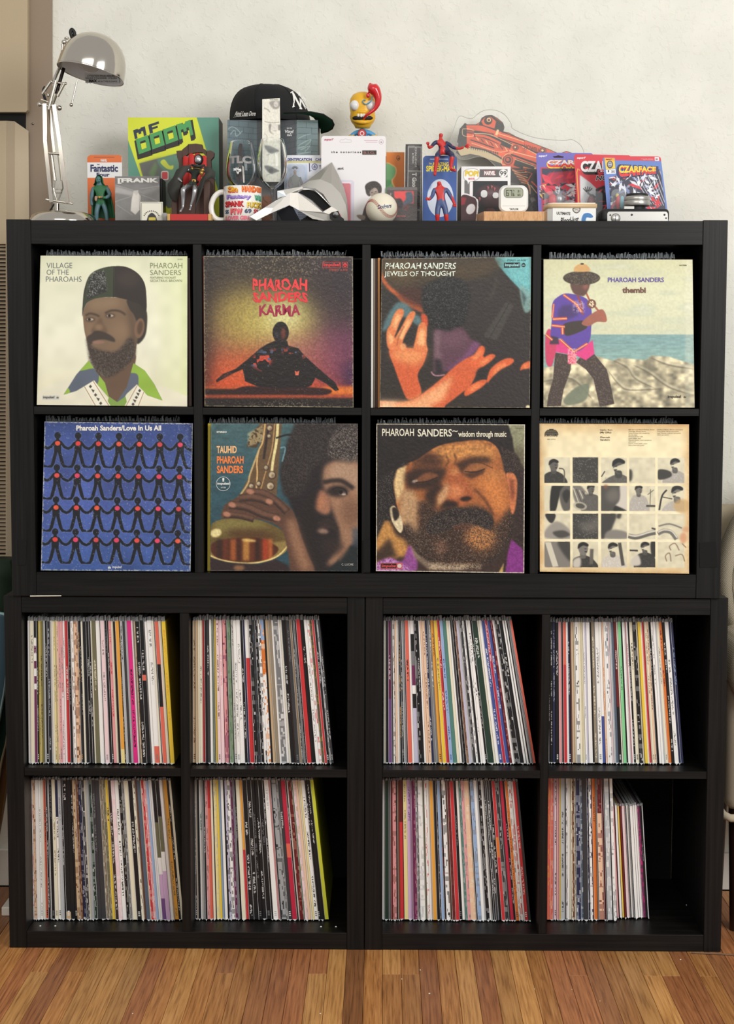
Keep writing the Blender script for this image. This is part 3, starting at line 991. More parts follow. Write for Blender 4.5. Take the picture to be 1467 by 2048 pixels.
for ci, (cname, xb0, xb1, xt0, xt1, pyb, pyt, kind, s_) in enumerate(CUBES):
 toks = s_.split()
 tot = sum(int(t[2:]) if t.startswith('--') else parse(t)[1] for t in toks)
 acc = 0
 n = 0
 for t in toks:
  if t.startswith('--'):
   acc += int(t[2:])
   continue
  sp = parse(t)
  a, b = acc / tot, (acc + sp[1]) / tot
  acc += sp[1]
  n += 1
  specs.append(dict(ci=ci, n=n, cname=cname, sp=sp, kind=kind, wpx=(b - a) * (xb1 - xb0),
       xb=(xb0 + (xb1 - xb0) * a, xb0 + (xb1 - xb0) * b), xt=(xt0 + (xt1 - xt0) * a, xt0 + (xt1 - xt0) * b), pyb=pyb, pyt=pyt))
N_IND = 286
order = sorted(range(len(specs)), key=lambda i: -specs[i]['wpx'])
indiv = set(order[:N_IND])
print('RECORD SPINES', len(specs))
mass, mass_ink = G().m(SPINE), []
mass_film = G().m(FILM)
ORD = ['zeroth', 'first', 'second', 'third', 'fourth', 'fifth', 'sixth', 'seventh', 'eighth', 'ninth', 'tenth', 'eleventh', 'twelfth', 'thirteenth', 'fourteenth', 'fifteenth', 'sixteenth', 'seventeenth', 'eighteenth', 'nineteenth', 'twentieth']
count_in = {}
TENS = {2: 'twenty', 3: 'thirty', 4: 'forty', 5: 'fifty', 6: 'sixty', 7: 'seventy'}
for s in specs:
 key = (s['ci'], s['sp'][0])
 s['k'] = count_in[key] = count_in.get(key, 0) + 1
for i, s in enumerate(specs):
 r = random.Random(1000 + i)
 unitside = 0 if s['ci'] in (0, 1, 4, 5) else 1
 if s['kind'] == 0:
  zs = (lm1 if s['ci'] < 2 else lm2)[s['ci'] % 2][1]
 else:
  zs = 0.0368
 y = ray_y(CUBES[s['ci']][1] + 120, s['pyb'] + 1.5, zs)
 dep = 0.312 if s['kind'] != 3 else 0.252
 hgt = 0.3125 if s['kind'] != 3 else 0.2525
 if s['kind'] == 0:
  hgt = pw(s['xb'][0], s['pyt'], y).z - zs - 0.0035
 elif s['kind'] != 3:
  hgt = min(hgt, (lm1 if s['ci'] in (4, 5) else lm2)[0][0] - zs - 0.010)
  if s['kind'] == 2:
   hgt = (lm2[1][0] - zs - 0.007)
 z0 = zs + 0.0035
 kz = r.uniform(0.993, 1.0)
 z1 = z0 + hgt * kz
 zc = (Z1 - 0.0368 if s['kind'] == 0 else (lm1 if s['ci'] < 6 else lm2)[0][0]) - z1 - 0.001
 dep = min(dep, 0.374 - y)
 sh = 0.2
 xa, xc = px_x(s['xb'][0] + sh, s['pyb'], y), px_x(s['xb'][1] - sh, s['pyb'], y)
 ptop = 1240 if s['kind'] == 0 else (1600 if s['kind'] == 3 else 1560)
 ta, tc_ = px_x(s['xt'][0] + sh, ptop, y), px_x(s['xt'][1] - sh, ptop, y)
 wr = (xc - xa)
 ta, tc_ = xa + (ta - xa) * kz, xc + (tc_ - xc) * kz
 lo_, hi_ = BAY[(s['ci'] if s['ci'] < 4 else min(s['ci'], 7) - 4)]
 xa, xc, ta, tc_ = [min(max(v_, lo_ + 0.0008), hi_ - 0.0008) for v_ in (xa, xc, ta, tc_)]
 y += r.uniform(-0.003, 0.003)
 P = (Vector((xa, y, z0)), Vector((xc, y, z0)), Vector((tc_, y, z1)), Vector((ta, y, z1)))
 if i in indiv:
  base = Vector(((xa + xc) / 2, y + dep / 2, zs))
  n = s['n']
  c = NAMES[s['sp'][0]]
  w = s['wpx']
  thick = 'thick ' if w > 7.2 else ('slim ' if w < 4.3 else '')
  extra = ''
  if s['sp'][2]:
   extra = ' with %s spine text' % NAMES[s['sp'][2]]
  elif s['sp'][3]:
   extra = ' mottled with %s' % NAMES[s['sp'][3]]
  elif s['sp'][4] and len(s['sp'][4]) > 1:
   extra = ' with banded spine'
  where = ORD[n] if n <= 20 else ('%s-%s' % (TENS[n // 10], ORD[n % 10]) if n % 10 else TENS[n // 10][:-1] + 'ieth')
  where += ' from left'
  lab = '%s%s%s, %s in %s' % (thick, c, extra, where, s['cname'])
  if s['kind'] == 3:
   lab = '%s%s%s, %s in low group, bottom-row fourth cube' % (thick, c, extra, where)
  lab = lab.replace(', third row', ', third-row').replace('third row, ', 'third-row ').replace('bottom row, ', 'bottom-row ')
  t = thing('record', lab, 'record', base, 'records in the %s' % s['cname'].split(', low')[0].replace(',', ''))
  g, ink = G().m(SPINE), []
  record_geom(g, ink, P, y, dep, s['sp'], r)
  ik = np.array(ink) / 255.0
  ik = np.where(ik <= 0.04045, ik / 12.92, ((ik + 0.055) / 1.055) ** 2.4)
  g.build('cover', t, ink=np.concatenate([ik, np.ones((len(ik), 1))], 1))
  g = G()
  sleeve_geom(g, P, y, dep - 0.004, zs, r, 0.011 if s['kind'] == 0 else 0.006, zc)
  g.build('plastic_sleeve', t)['kind'] = 'stuff'
 else:
  record_geom(mass, mass_ink, P, y, dep, s['sp'], r)
  sleeve_geom(mass_film, P, y, dep - 0.004, zs, r, 0.011 if s['kind'] == 0 else 0.006, zc)
def to_lin(ink):
 ik = np.clip(np.array(ink), 0, 255) / 255.0
 ik = np.where(ik <= 0.04045, ik / 12.92, ((ik + 0.055) / 1.055) ** 2.4)
 return np.concatenate([ik, np.ones((len(ik), 1))], 1)
t = thing('record_mass', 'thin record spines squeezed between the thicker ones in the lower cubes', 'records', (0, 0.2, 0))
t['kind'] = 'stuff'
o = mass.build('covers', t, ink=to_lin(mass_ink))
o['kind'] = 'stuff'
o = mass_film.build('sleeves', t)
o['kind'] = 'stuff'
g, ink = G().m(SPINE), []
gf = G().m(FILM_TIP)
tops = [(0, 92, 372, 511.5, 812.5, 0), (1, 412, 690, 511.5, 814, 1), (2, 762, 1026, 514, 815, 2), (3, 1098, 1348, 517, 815, 3),
  (4, 92, 358, 843.5, None, 0), (5, 418, 668, 846.5, None, 1), (6, 754, 1014, 847.5, None, 2), (7, 1076, 1352, 847.5, None, 3)]
for ci, xa, xb, pt, pb, col in tops:
 zs = umid[col][1] if ci < 4 else Z1 + 0.0505
 y = 0.05
 r = random.Random(50 + ci)
 px = xa
 while px < xb:
  w = r.uniform(2.6, 4.6)
  hz = pw(px, pt - 1.0, y).z
  x0_, x1_ = px_x(px, pt, y), px_x(px + w * 0.9, pt, y)
  c = r.choice(['bk', 'dg', 'ch', 'dg', 'bn', 'sb', 'gy'])
  k = [Vector((a, b, z)) for a in (x0_, x1_) for b in (y + r.uniform(0, 0.004), y + 0.30) for z in (zs + 0.001, hz)]
  g.add(k, [(0, 1, 3, 2), (4, 6, 7, 5), (0, 4, 5, 1), (2, 3, 7, 6), (0, 2, 6, 4), (1, 5, 7, 3)])
  ink += [PAL[c]] * 8
  h = r.uniform(5, 12) * 0.00104
  ln = r.uniform(-0.0035, 0.0035)
  gf.m(FILM)
  a = Vector((x0_, y, hz))
  b = a + Vector((ln, 0, h))
  gf.add([a, b, b + Vector((0, 0.28, 0)), a + Vector((0, 0.28, 0))], [(0, 1, 2, 3)])
  gf.add([a, a + Vector((w * 0.0008, 0, 0)), b + Vector((w * 0.0008, 0.001, 0)), b], [(0, 1, 2, 3)])
  gf.m(FILM_TIP)
  if r.random() < 0.33:
   e = Vector((r.uniform(0.0003, 0.0008), 0, 0))
   f = Vector((0, -0.001, 0))
   gf.add([a + f, a + f + e, b + f + e, b + f], [(0, 1, 2, 3)])
  px += w
t = thing('filed_records', 'dark row of filed records with clear sleeve tips behind the face-out covers', 'records', (0, 0.2, Z1 + 0.06))
t['kind'] = 'stuff'
o = g.build('covers', t, ink=to_lin(ink))
o['kind'] = 'stuff'
o = gf.build('sleeve_tips', t)
o['kind'] = 'stuff'
# ------------------------------------------------------------------ the eight face-out record covers
def album(label, q_px, q, y, n=300, base=(236, 236, 208), edge=(214, 208, 190), group=None):
 cs = [pw(q_px[0][0], q_px[0][1], y + 0.010), pw(q_px[1][0], q_px[1][1], y + 0.010), pw(q_px[2][0], q_px[2][1], y), pw(q_px[3][0], q_px[3][1], y)]
 zf = umid[min(3, int(q_px[0][0] // 340))][1] if q_px[0][1] < 700 else Z1 + 0.0505
 cs[2].z = max(cs[2].z, zf + 0.0003)
 cs[3].z = max(cs[3].z, zf + 0.0003)
 bc = (cs[2] + cs[3]) / 2
 t = thing('record_cover', label, 'record', Vector((bc.x, y, bc.z)), group or 'record covers displayed face out')
 g = G().m(mat(edge, 0.7))
 Y = Vector((0, 0.0036, 0))
 v = [cs[0], cs[1], cs[2], cs[3]]
 g.add(v + [a + Y for a in v], [(4, 5, 6, 7), (0, 4, 7, 3), (1, 2, 6, 5), (0, 1, 5, 4), (3, 7, 6, 2)])
 g.build('cardboard', t)
 return t, Surf(cs, q, (n, n), base, off=0.0002)
AY = -0.006
EY = (30, 24, 20)
def vgrad(s, stops, x=False):
 t = np.linspace(0, 1, s.w if x else s.h)
 cols = np.stack([np.interp(t, [a for a, _ in stops], [c[k] for _, c in stops]) for k in range(3)], 1)
 s.im = s.im * 0 + (cols[None, :, :] if x else cols[:, None, :])
# --- 1: cream cover with a bearded man in a dark cap
t, s = album('cream cover with a bearded man in a dark cap, top left cube', [(81, 511.3), (374.5, 512.6), (374, 813.7), (73.6, 809.6)],
    [(297, 298), (1373, 303), (1372, 1407), (270, 1392)], AY, 320)
vgrad(s, [(0, (224, 226, 196)), (0.3, (238, 237, 212)), (0.6, (240, 238, 216)), (1, (226, 222, 190))])
s.rect(1180, 290, 1380, 1410, (222, 232, 176), 0.45, 60)
s.rect(1330, 290, 1380, 1410, (214, 226, 160), 0.4, 12)
SK = (124, 100, 78)
s.poly([(270, 1392), (290, 1290), (420, 1225), (560, 1190), (700, 1210), (760, 1400)], (232, 228, 206), 1, 4, True)
s.poly([(980, 1240), (1180, 1250), (1372, 1330), (1372, 1407), (940, 1407)], (232, 228, 204), 1, 4)
s.poly([(700, 1130), (790, 1180), (980, 1020), (985, 1120), (940, 1270), (850, 1380), (790, 1320), (740, 1230)], (104, 80, 62), 1, 2, True)
head = catmull([(612, 700), (650, 634), (720, 608), (830, 604), (930, 622), (985, 720), (1010, 860), (1000, 960), (975, 1070), (890, 1130), (780, 1125), (690, 1080), (650, 990), (640, 930), (622, 860), (612, 780)])
hm = s.mask(head, 1.5)
s.lay(hm, SK)
s.ell(760, 650, 120, 46, (160, 134, 104), 0.55, 26, clip=hm)
s.ell(880, 850, 70, 80, (146, 118, 90), 0.5, 28, clip=hm)
s.ell(660, 850, 36, 60, (150, 122, 94), 0.5, 16, clip=hm)
s.poly([(930, 640), (985, 700), (1010, 900), (960, 1080), (900, 1060), (960, 880)], (80, 62, 48), 0.75, 22, clip=hm)
s.poly([(930, 622), (1000, 634), (1072, 700), (1074, 840), (1050, 910), (1004, 945), (1012, 850), (985, 740), (950, 690)], (54, 46, 40), 1, 3, True)
s.ell(1022, 830, 36, 74, (124, 96, 74), 1, 3, 0.15)
s.ell(1026, 826, 20, 50, (78, 58, 44), 0.8, 5, 0.15)
cap = catmull([(604, 745), (608, 640), (620, 540), (660, 440), (740, 394), (840, 376), (930, 384), (1010, 430), (1058, 500), (1072, 590), (1070, 705), (1020, 655), (930, 622), (830, 602), (720, 608), (650, 634), (618, 680)])
cm = s.mask(cap, 1)
s.lay(cm, (46, 38, 35))
s.poly([(600, 700), (640, 480), (700, 400), (842, 372), (835, 602), (700, 612)], (58, 66, 48), 1, 1, clip=cm)
s.poly([(655, 470), (700, 420), (770, 408), (785, 560), (640, 620)], (42, 42, 40), 1, 2, clip=cm)
s.speck(s.mask([(655, 420), (770, 405), (785, 550), (640, 610)], 6) * cm, (190, 192, 186), 0.09, 3, 0.7)
s.ell(940, 470, 90, 60, (70, 60, 55), 0.6, 30, clip=cm)
s.line([(836, 376), (830, 604)], 5, (28, 24, 22), 0.8)
s.line([(628, 738), (660, 722), (700, 730), (730, 744)], 15, (62, 48, 38), 0.8, 4, True)
s.line([(770, 720), (820, 700), (880, 706), (920, 732)], 15, (62, 48, 38), 0.8, 4, True)
for ex, ey in ((662, 765), (808, 738)):
 s.ell(ex, ey, 36, 17, (70, 52, 42), 0.8, 6)
 s.ell(ex, ey, 25, 9, (196, 184, 164), 0.9, 2)
 s.ell(ex - 6, ey, 11, 10, EY, 1, 1.5)
s.poly([(738, 750), (760, 800), (788, 850), (760, 872), (690, 868), (668, 850), (700, 800)], (104, 80, 60), 0.85, 7, True)
s.ell(724, 822, 30, 22, (158, 130, 102), 0.6, 9)
s.poly([(636, 900), (672, 870), (700, 850), (760, 856), (830, 896), (840, 930), (760, 912), (700, 922), (655, 955)], (60, 50, 44), 0.95, 4, True)
s.ell(722, 932, 46, 13, (150, 112, 98), 0.9, 4)
bm_ = s.mask(catmull([(636, 900), (648, 990), (664, 1080), (720, 1160), (800, 1188), (900, 1130), (985, 1040), (985, 940), (950, 900), (900, 960), (850, 1000), (780, 1000), (720, 985), (670, 960)]), 9)
s.lay(bm_, (66, 56, 50), 0.93)
s.speck(bm_, (120, 108, 98), 0.10, 5, 0.6)
s.speck(bm_, (38, 30, 26), 0.12, 6, 0.7)
lc = s.mask([(468, 1316), (560, 1170), (652, 1066), (700, 1140), (770, 1230), (800, 1340), (690, 1212), (560, 1290)], 1)
rc = s.mask([(978, 1086), (1060, 1140), (1130, 1240), (1190, 1360), (1080, 1322), (1004, 1242), (930, 1310), (880, 1390), (850, 1380), (930, 1260)], 1)
for m_, seed in ((lc, 3), (rc, 4)):
 s.lay(m_, (92, 100, 116))
 n_ = s.noise((11, 11), seed)
 s.lay(m_ * np.clip((n_ - 0.5) * 14, 0, 1), (146, 182, 66))
s.poly([(800, 1330), (860, 1372), (920, 1330), (940, 1407), (780, 1400)], (128, 160, 74), 1, 1)
for b in ([(612, 1262), (692, 1212), (812, 1400), (690, 1400)], [(1000, 1244), (1062, 1300), (1024, 1403), (912, 1403)]):
 s.poly(b, (240, 236, 216), 1, 1)
 c_ = np.mean(b, 0)
 d_ = (np.array(b[3]) + np.array(b[2]) - np.array(b[0]) - np.array(b[1])) / 2
 for k in range(5):
  p = (np.array(b[0]) + np.array(b[1])) / 2 + d_ * (0.12 + 0.19 * k)
  s.poly([p + (-14, -12), p + (12, -4), p + (2, 16)] if k % 2 else [p + (-12, 0), p + (0, -13), p + (12, 0), p + (0, 13)], (52, 44, 42), 0.9, 1)
 for e in (0.1, 0.9):
  p0 = np.array(b[0]) * (1 - e) + np.array(b[1]) * e
  p1 = np.array(b[3]) * (1 - e) + np.array(b[2]) * e
  s.line([p0, p1], 5, (150, 110, 80), 0.9)
s.tex(np.ones((s.h, s.w)), 0.03, (14, 14), 9)
s.rect(312, 1322, 436, 1354, (206, 206, 196))
s.wear(0.35, 3, (200, 196, 176), 0.008)
s.face('printed_face', t, PRINT)
L = Letters(s)
gc = (92, 98, 108)
L.put('VILLAGE', 343, 350, 530, 389, gc, -0.012).put('OF THE', 343, 400, 505, 438, gc, -0.012).put('PHAROAHS', 338, 450, 598, 489, gc, -0.012)
gg = (122, 132, 96)
L.put('PHAROAH', 1102, 351, 1336, 391, gg, -0.012).put('SANDERS', 1102, 403, 1328, 440, gg, -0.012).put('FEATURING VOCALIST', 1102, 452, 1290, 466, gg).put('SEDATRIUS BROWN', 1102, 473, 1334, 491, gg, -0.01)
L.put('impulse!', 318, 1326, 400, 1350, (84, 84, 88), 0.02).put('abc', 416, 1330, 432, 1345, (60, 60, 60), 0.02).put('AS-9254', 1302, 320, 1338, 329, (140, 144, 130))
L.build(t)
# --- 2: dusk cover with a seated silhouette
t, s = album('dark sunset cover with a seated figure, second cube of top row', [(407, 511.9), (705.2, 513.1), (706.4, 815), (409, 812.5)],
    [(110, 130), (1325, 135), (1330, 1365), (118, 1355)], AY - 0.001, 320, edge=(190, 180, 160))
vgrad(s, [(0, (58, 48, 44)), (0.22, (66, 54, 46)), (0.45, (110, 84, 66)), (0.62, (150, 92, 74)), (0.85, (206, 88, 50)), (1, (60, 30, 24))])
s.rect(1000, 120, 1340, 800, (58, 46, 58), 0.75, 130)
s.rect(1040, 700, 1340, 1210, (112, 60, 96), 0.85, 90)
s.rect(1240, 1000, 1340, 1210, (66, 40, 78), 0.8, 40)
s.rect(100, 120, 190, 1210, (44, 30, 28), 0.7, 45)
s.ell(440, 640, 240, 270, (196, 176, 92), 0.75, 95)
s.ell(760, 660, 260, 240, (212, 204, 122), 0.85, 95)
s.ell(760, 620, 130, 110, (236, 238, 190), 0.6, 50)
s.ell(900, 940, 330, 160, (176, 108, 112), 0.55, 90)
s.ell(500, 1060, 330, 150, (222, 110, 62), 0.6, 80)
s.rect(100, 1195, 1340, 1210, (214, 112, 54), 0.7, 8)
s.rect(1080, 1195, 1340, 1262, (226, 130, 52), 0.9, 12)
s.poly([(110, 1212), (420, 1214), (900, 1240), (900, 1262), (110, 1262)], (40, 24, 22), 0.9, 6)
s.rect(110, 1262, 1340, 1288, (190, 92, 58), 0.75, 8)
s.rect(100, 1288, 1340, 1380, (40, 30, 28), 1, 7)
DK = (34, 26, 28)
s.ell(738, 752, 66, 88, DK, 1, 2)
s.poly([(690, 820), (790, 820), (800, 860), (880, 880), (930, 940), (1040, 1040), (1130, 1120), (1180, 1160), (1210, 1220), (1180, 1228), (1110, 1170), (1020, 1120), (990, 1180), (940, 1205), (740, 1215), (560, 1195), (450, 1150), (430, 1050), (340, 1090), (270, 1130), (218, 1158), (212, 1140), (270, 1090), (370, 1050), (470, 970), (560, 890), (620, 850)], DK, 1, 2)
s.poly([(370, 1245), (420, 1195), (560, 1192), (700, 1204), (900, 1196), (1140, 1216), (1080, 1262), (700, 1250)], (58, 28, 28), 1, 4, True)
s.ell(760, 760, 20, 50, (190, 96, 70), 0.55, 9)
s.ell(706, 770, 14, 26, (84, 96, 120), 0.5, 8)
tm = s.mask([(560, 900), (880, 880), (1000, 1010), (930, 960), (700, 900), (620, 1080), (470, 1010)], 14)
s.lay(tm * (s.noise((42, 42), 12) > 0.66), (204, 86, 66))
s.lay(tm * (s.noise((44, 44), 15) > 0.80), (92, 110, 140))
s.poly([(852, 1062), (868, 1072), (890, 1062), (882, 1100), (856, 1100)], (220, 120, 96), 1, 1)
s.ell(300, 1100, 46, 16, (124, 60, 44), 0.6, 8, -0.4)
s.tex(np.ones((s.h, s.w)), 0.10, (110, 110), 19)
sm_ = np.clip(1.4 - np.abs(np.linspace(0, 1, s.h)[:, None] - 0.04) * 9, 0, 1) * np.clip(1.6 - np.abs(np.linspace(0, 1, s.w)[None, :] - 0.52) * 3.6, 0.05, 1)
s.speck(sm_, (206, 196, 160), 0.035, 21, 0.75)
s.speck(np.clip((np.linspace(0, 1, s.h)[:, None] - 0.93) * 20, 0, 1) * np.clip(1.4 - np.abs(np.linspace(0, 1, s.w)[None, :] - 0.6) * 3, 0.08, 1), (206, 198, 168), 0.04, 22, 0.75)
s.speck(np.clip((np.abs(np.linspace(-1, 1, s.w))[None, :] - 0.93) * 18, 0, 1) * np.ones((s.h, 1)), (200, 190, 150), 0.035, 23, 0.7)
s.speck(np.ones((s.h, s.w)), (190, 180, 150), 0.004, 24, 0.5)
s.wear(0.8, 5, (206, 198, 170), 0.008)
s.face('printed_face', t, PRINT_GLOSS)
L = Letters(s)
def flame(x, y):
 return x + 5 * math.sin(y / 7.0), y + 7 * math.sin(x / 21.0)
L.put('PHAROAH', 506, 316, 950, 412, (232, 66, 70), 0.035, warp=flame).put('SANDERS', 512, 424, 958, 504, (226, 58, 66), 0.035, warp=flame).put('KARMA', 564, 526, 896, 616, (166, 40, 74), 0.03, warp=flame)
s2 = (220, 62, 66)
L.put('impulse!', 1088, 186, 1222, 222, s2, 0.03).put('STEREO  A-9181', 1134, 236, 1284, 254, (190, 90, 76))
L.g.m(mat(s2, 0.45))
for a, b in (((1078, 180), (1226, 228)), ((1240, 180), (1284, 228))):
 for p, q_ in (((a[0], a[1]), (b[0], a[1] + 3)), ((a[0], b[1] - 3), (b[0], b[1])), ((a[0], a[1]), (a[0] + 3, b[1])), ((b[0] - 3, a[1]), (b[0], b[1]))):
  L.g.add([s.pt(p[0], p[1], 0.0009), s.pt(q_[0], p[1], 0.0009), s.pt(q_[0], q_[1], 0.0009), s.pt(p[0], q_[1], 0.0009)], [(0, 3, 2, 1)])
L.g.add([s.pt(1262 + 15 * math.cos(a), 204 + 16 * math.sin(a), 0.0009) for a in np.linspace(0, 6.28, 20, endpoint=False)], [tuple(range(20))])
L.put('abc', 1252, 199, 1272, 210, (50, 30, 30), 0.03)
L.build(t)
# --- 3: bowed head and crossed orange arms
t, s = album('cover with orange lit arms crossed over a bowed dark figure', [(763, 517.3), (1061.8, 513.9), (1058.7, 815.7), (758.8, 814.2)],
    [(175, 152), (1393, 138), (1380, 1368), (158, 1362)], AY - 0.002, 320, edge=(190, 180, 160))
vgrad(s, [(0, (58, 50, 42)), (0.5, (54, 47, 44)), (1, (60, 50, 44))])
s.poly([(1118, 130), (1400, 130), (1400, 470), (1320, 420), (1230, 330), (1150, 240), (1112, 190)], (112, 176, 180), 1, 4, True)
s.poly([(1150, 130), (1400, 130), (1400, 440), (1240, 320)], (124, 190, 192), 1, 10)
s.poly([(1300, 370), (1390, 440), (1390, 560), (1340, 590), (1310, 500)], (140, 176, 172), 0.85, 6, True)
s.poly([(1306, 400), (1350, 470), (1330, 540)], (70, 90, 92), 0.8, 6)
s.poly([(170, 150), (560, 150), (1110, 160), (1100, 240), (900, 330), (560, 340), (330, 420), (200, 330)], (86, 70, 48), 0.9, 30, True)
s.poly([(165, 180), (175, 330), (330, 500), (480, 580), (560, 600), (560, 560), (420, 490), (250, 380), (180, 270)], (206, 110, 62), 0.95, 8, True)
s.poly([(330, 400), (560, 400), (560, 560), (440, 540), (330, 480)], (84, 44, 34), 0.8, 22, True)
s.ell(330, 250, 120, 60, (140, 116, 72), 0.5, 30)
s.ell(700, 130, 260, 60, (70, 60, 48), 0.7, 30)
s.poly([(190, 430), (270, 440), (330, 520), (300, 590), (200, 560)], (50, 46, 44), 1, 6, True)
s.poly([(180, 740), (220, 620), (300, 510), (380, 520), (440, 590), (500, 640), (480, 700), (330, 620), (230, 720)], (104, 140, 146), 0.85, 10, True)
s.poly([(560, 380), (1000, 320), (1300, 560), (1380, 800), (1380, 1368), (900, 1368), (980, 800), (820, 700)], (58, 50, 48), 1, 12)
hairm = s.mask(catmull([(500, 420), (560, 350), (700, 300), (840, 330), (900, 430), (880, 560), (840, 690), (720, 745), (600, 720), (520, 600)]), 8)
s.lay(hairm, (34, 31, 32))
s.speck(hairm, (120, 120, 120), 0.07, 31, 0.6)
s.poly([(1000, 780), (1190, 500), (1250, 530), (1110, 820)], (84, 80, 74), 0.7, 6)
s.line([(1050, 800), (1215, 510)], 8, (50, 46, 44), 0.8, 2)
for a in (0, 1, 2):
 s.line([(1110 + a * 14, 250 + 40 * a), (1080 - a * 30, 480 + 20 * a)], 10, (92, 84, 78), 0.4, 8)
s.poly([(610, 730), (720, 745), (820, 710), (900, 800), (980, 850), (960, 900), (880, 960), (720, 1050), (640, 1100), (600, 1060), (600, 860)], (104, 70, 86), 1, 8, True)
s.poly([(660, 780), (800, 740), (880, 800), (780, 870), (680, 860)], (120, 88, 100), 0.7, 26, True)
s.poly([(600, 740), (660, 740), (650, 900), (680, 1060), (610, 1090)], (150, 128, 132), 0.6, 16)
s.poly([(690, 1060), (840, 950), (930, 820), (980, 850), (900, 960), (740, 1080)], (134, 86, 128), 0.8, 12)
s.poly([(605, 960), (660, 980), (680, 1080), (610, 1110)], (34, 26, 34), 0.8, 12)
s.line([(578, 1070), (600, 1098), (640, 1104), (690, 1096)], 12, (196, 150, 164), 0.9, 3, True)
s.poly([(500, 600), (545, 620), (550, 700), (520, 716), (500, 660)], (206, 94, 58), 1, 5, True)
OR1, OR2 = (214, 108, 66), (238, 168, 112)
s.poly([(235, 900), (300, 870), (420, 880), (500, 880), (545, 900), (520, 1000), (470, 1100), (500, 1240), (440, 1290), (380, 1290), (330, 1180), (280, 1040)], OR1, 1, 4, True)
s.poly([(250, 900), (430, 880), (540, 890), (480, 1010), (300, 980)], OR2, 0.8, 26, True)
for f, c1 in (([(228, 880), (215, 760), (240, 700), (270, 700), (280, 780), (300, 880)], OR2), ([(240, 740), (262, 640), (300, 572), (345, 560), (356, 600), (320, 680), (280, 780)], OR2),
    ([(262, 850), (330, 720), (390, 610), (430, 578), (450, 600), (420, 680), (360, 790), (330, 880)], OR2), ([(440, 900), (456, 780), (480, 690), (520, 670), (545, 720), (540, 830), (545, 910)], OR2)):
 s.poly(f, (226, 138, 88), 1, 4, True)
 cc = np.mean(f, 0)
 s.poly([cc + (np.array(p) - cc) * 0.55 for p in f], (248, 196, 142), 0.85, 9, True)
s.ell(350, 868, 26, 30, (240, 170, 118), 0.9, 6)
s.line([(300, 860), (315, 790), (360, 700)], 7, (120, 60, 40), 0.6, 4, True)
s.poly([(165, 1310), (330, 1320), (440, 1290), (560, 1210), (680, 1110), (780, 1020), (870, 960), (960, 930), (1010, 960), (960, 1060), (900, 1180), (820, 1250), (700, 1340), (640, 1368), (170, 1368)], OR1, 1, 4, True)
s.poly([(170, 1330), (440, 1300), (640, 1180), (760, 1100), (680, 1300), (560, 1366), (170, 1368)], (246, 190, 142), 0.85, 20)
s.poly([(160, 1300), (330, 1310), (240, 1368), (160, 1368)], (240, 216, 180), 0.7, 20)
for f in ([(870, 980), (930, 930), (970, 870), (1000, 862), (1016, 890), (1000, 940), (950, 1000), (890, 1020)], [(930, 1010), (1000, 960), (1060, 928), (1100, 940), (1070, 980), (1000, 1030), (940, 1050)],
   [(1030, 1140), (1060, 1050), (1130, 990), (1200, 960), (1250, 972), (1230, 1010), (1150, 1050), (1080, 1110), (1040, 1160)], [(850, 1230), (900, 1180), (980, 1140), (1030, 1140), (1010, 1180), (940, 1230), (860, 1270)],
   [(1300, 1060), (1320, 1010), (1380, 986), (1382, 1040), (1330, 1050)]):
 s.poly(f, (222, 112, 66), 1, 4, True)
 cc = np.mean(f, 0)
 s.poly([cc + (np.array(p) - cc) * 0.5 for p in f], (242, 158, 104), 0.8, 10, True)
s.ell(985, 1085, 42, 36, (48, 40, 38), 0.95, 10)
s.tex(np.ones((s.h, s.w)), 0.07, (120, 120), 33)
s.wear(0.7, 7, (206, 196, 170), 0.006)
s.ell(1364, 1358, 18, 14, (226, 216, 180), 1, 3)
s.face('printed_face', t, PRINT_GLOSS)
L = Letters(s)
def curl(x, y):
 return x + 0.12 * (300 - y) + 3 * math.sin(y / 9.0), y + 3 * math.sin(x / 16.0)
L.put('PHAROAH SANDERS', 192, 186, 768, 236, (222, 232, 218), 0.012, warp=curl).put('JEWELS OF THOUGHT', 192, 254, 772, 306, (222, 232, 218), 0.012, warp=curl)
L.put('STEREO  AS-9190', 1196, 159, 1350, 173, (44, 62, 66))
L.g.m(mat((20, 30, 34), 0.4))
L.g.add([s.pt(1172, 184, 0.0009), s.pt(1302, 183, 0.0009), s.pt(1302, 224, 0.0009), s.pt(1172, 226, 0.0009)], [(0, 3, 2, 1)])
L.g.add([s.pt(1330 + 16 * math.cos(a), 204 + 17 * math.sin(a), 0.0009) for a in np.linspace(0, 6.28, 20, endpoint=False)], [tuple(range(20))])
L.put('impulse!', 1180, 190, 1296, 221, (150, 206, 206), 0.03).put('abc', 1320, 199, 1340, 209, (150, 206, 206), 0.03)
L.build(t)
# --- 4: man with a flute by the sea
t, s = album('pale seaside cover with a man in a purple tunic playing a flute', [(1086.4, 518.8), (1384, 519.3), (1388.2, 815.1), (1086.4, 814.3)],
    [(95, 320), (1168, 322), (1183, 1388), (95, 1385)], AY, 320)
vgrad(s, [(0, (206, 204, 164)), (0.25, (214, 214, 180)), (0.5, (208, 208, 176)), (1, (190, 188, 150))])
n_ = s.noise((9, 3), 41) * 0.5 + s.noise((22, 6), 42) * 0.5
s.lay(np.clip((n_ - 0.45) * 3, 0, 1) * (np.linspace(0, 1, s.h)[:, None] < 0.52), (176, 186, 168), 0.6)
s.lay(np.clip((n_ - 0.6) * 5, 0, 1) * (np.linspace(0, 1, s.h)[:, None] < 0.52), (224, 222, 196), 0.8)
s.rect(90, 860, 1190, 1110, (126, 160, 158), 1, 2)
s.rect(90, 960, 1190, 1110, (140, 172, 164), 0.7, 30)
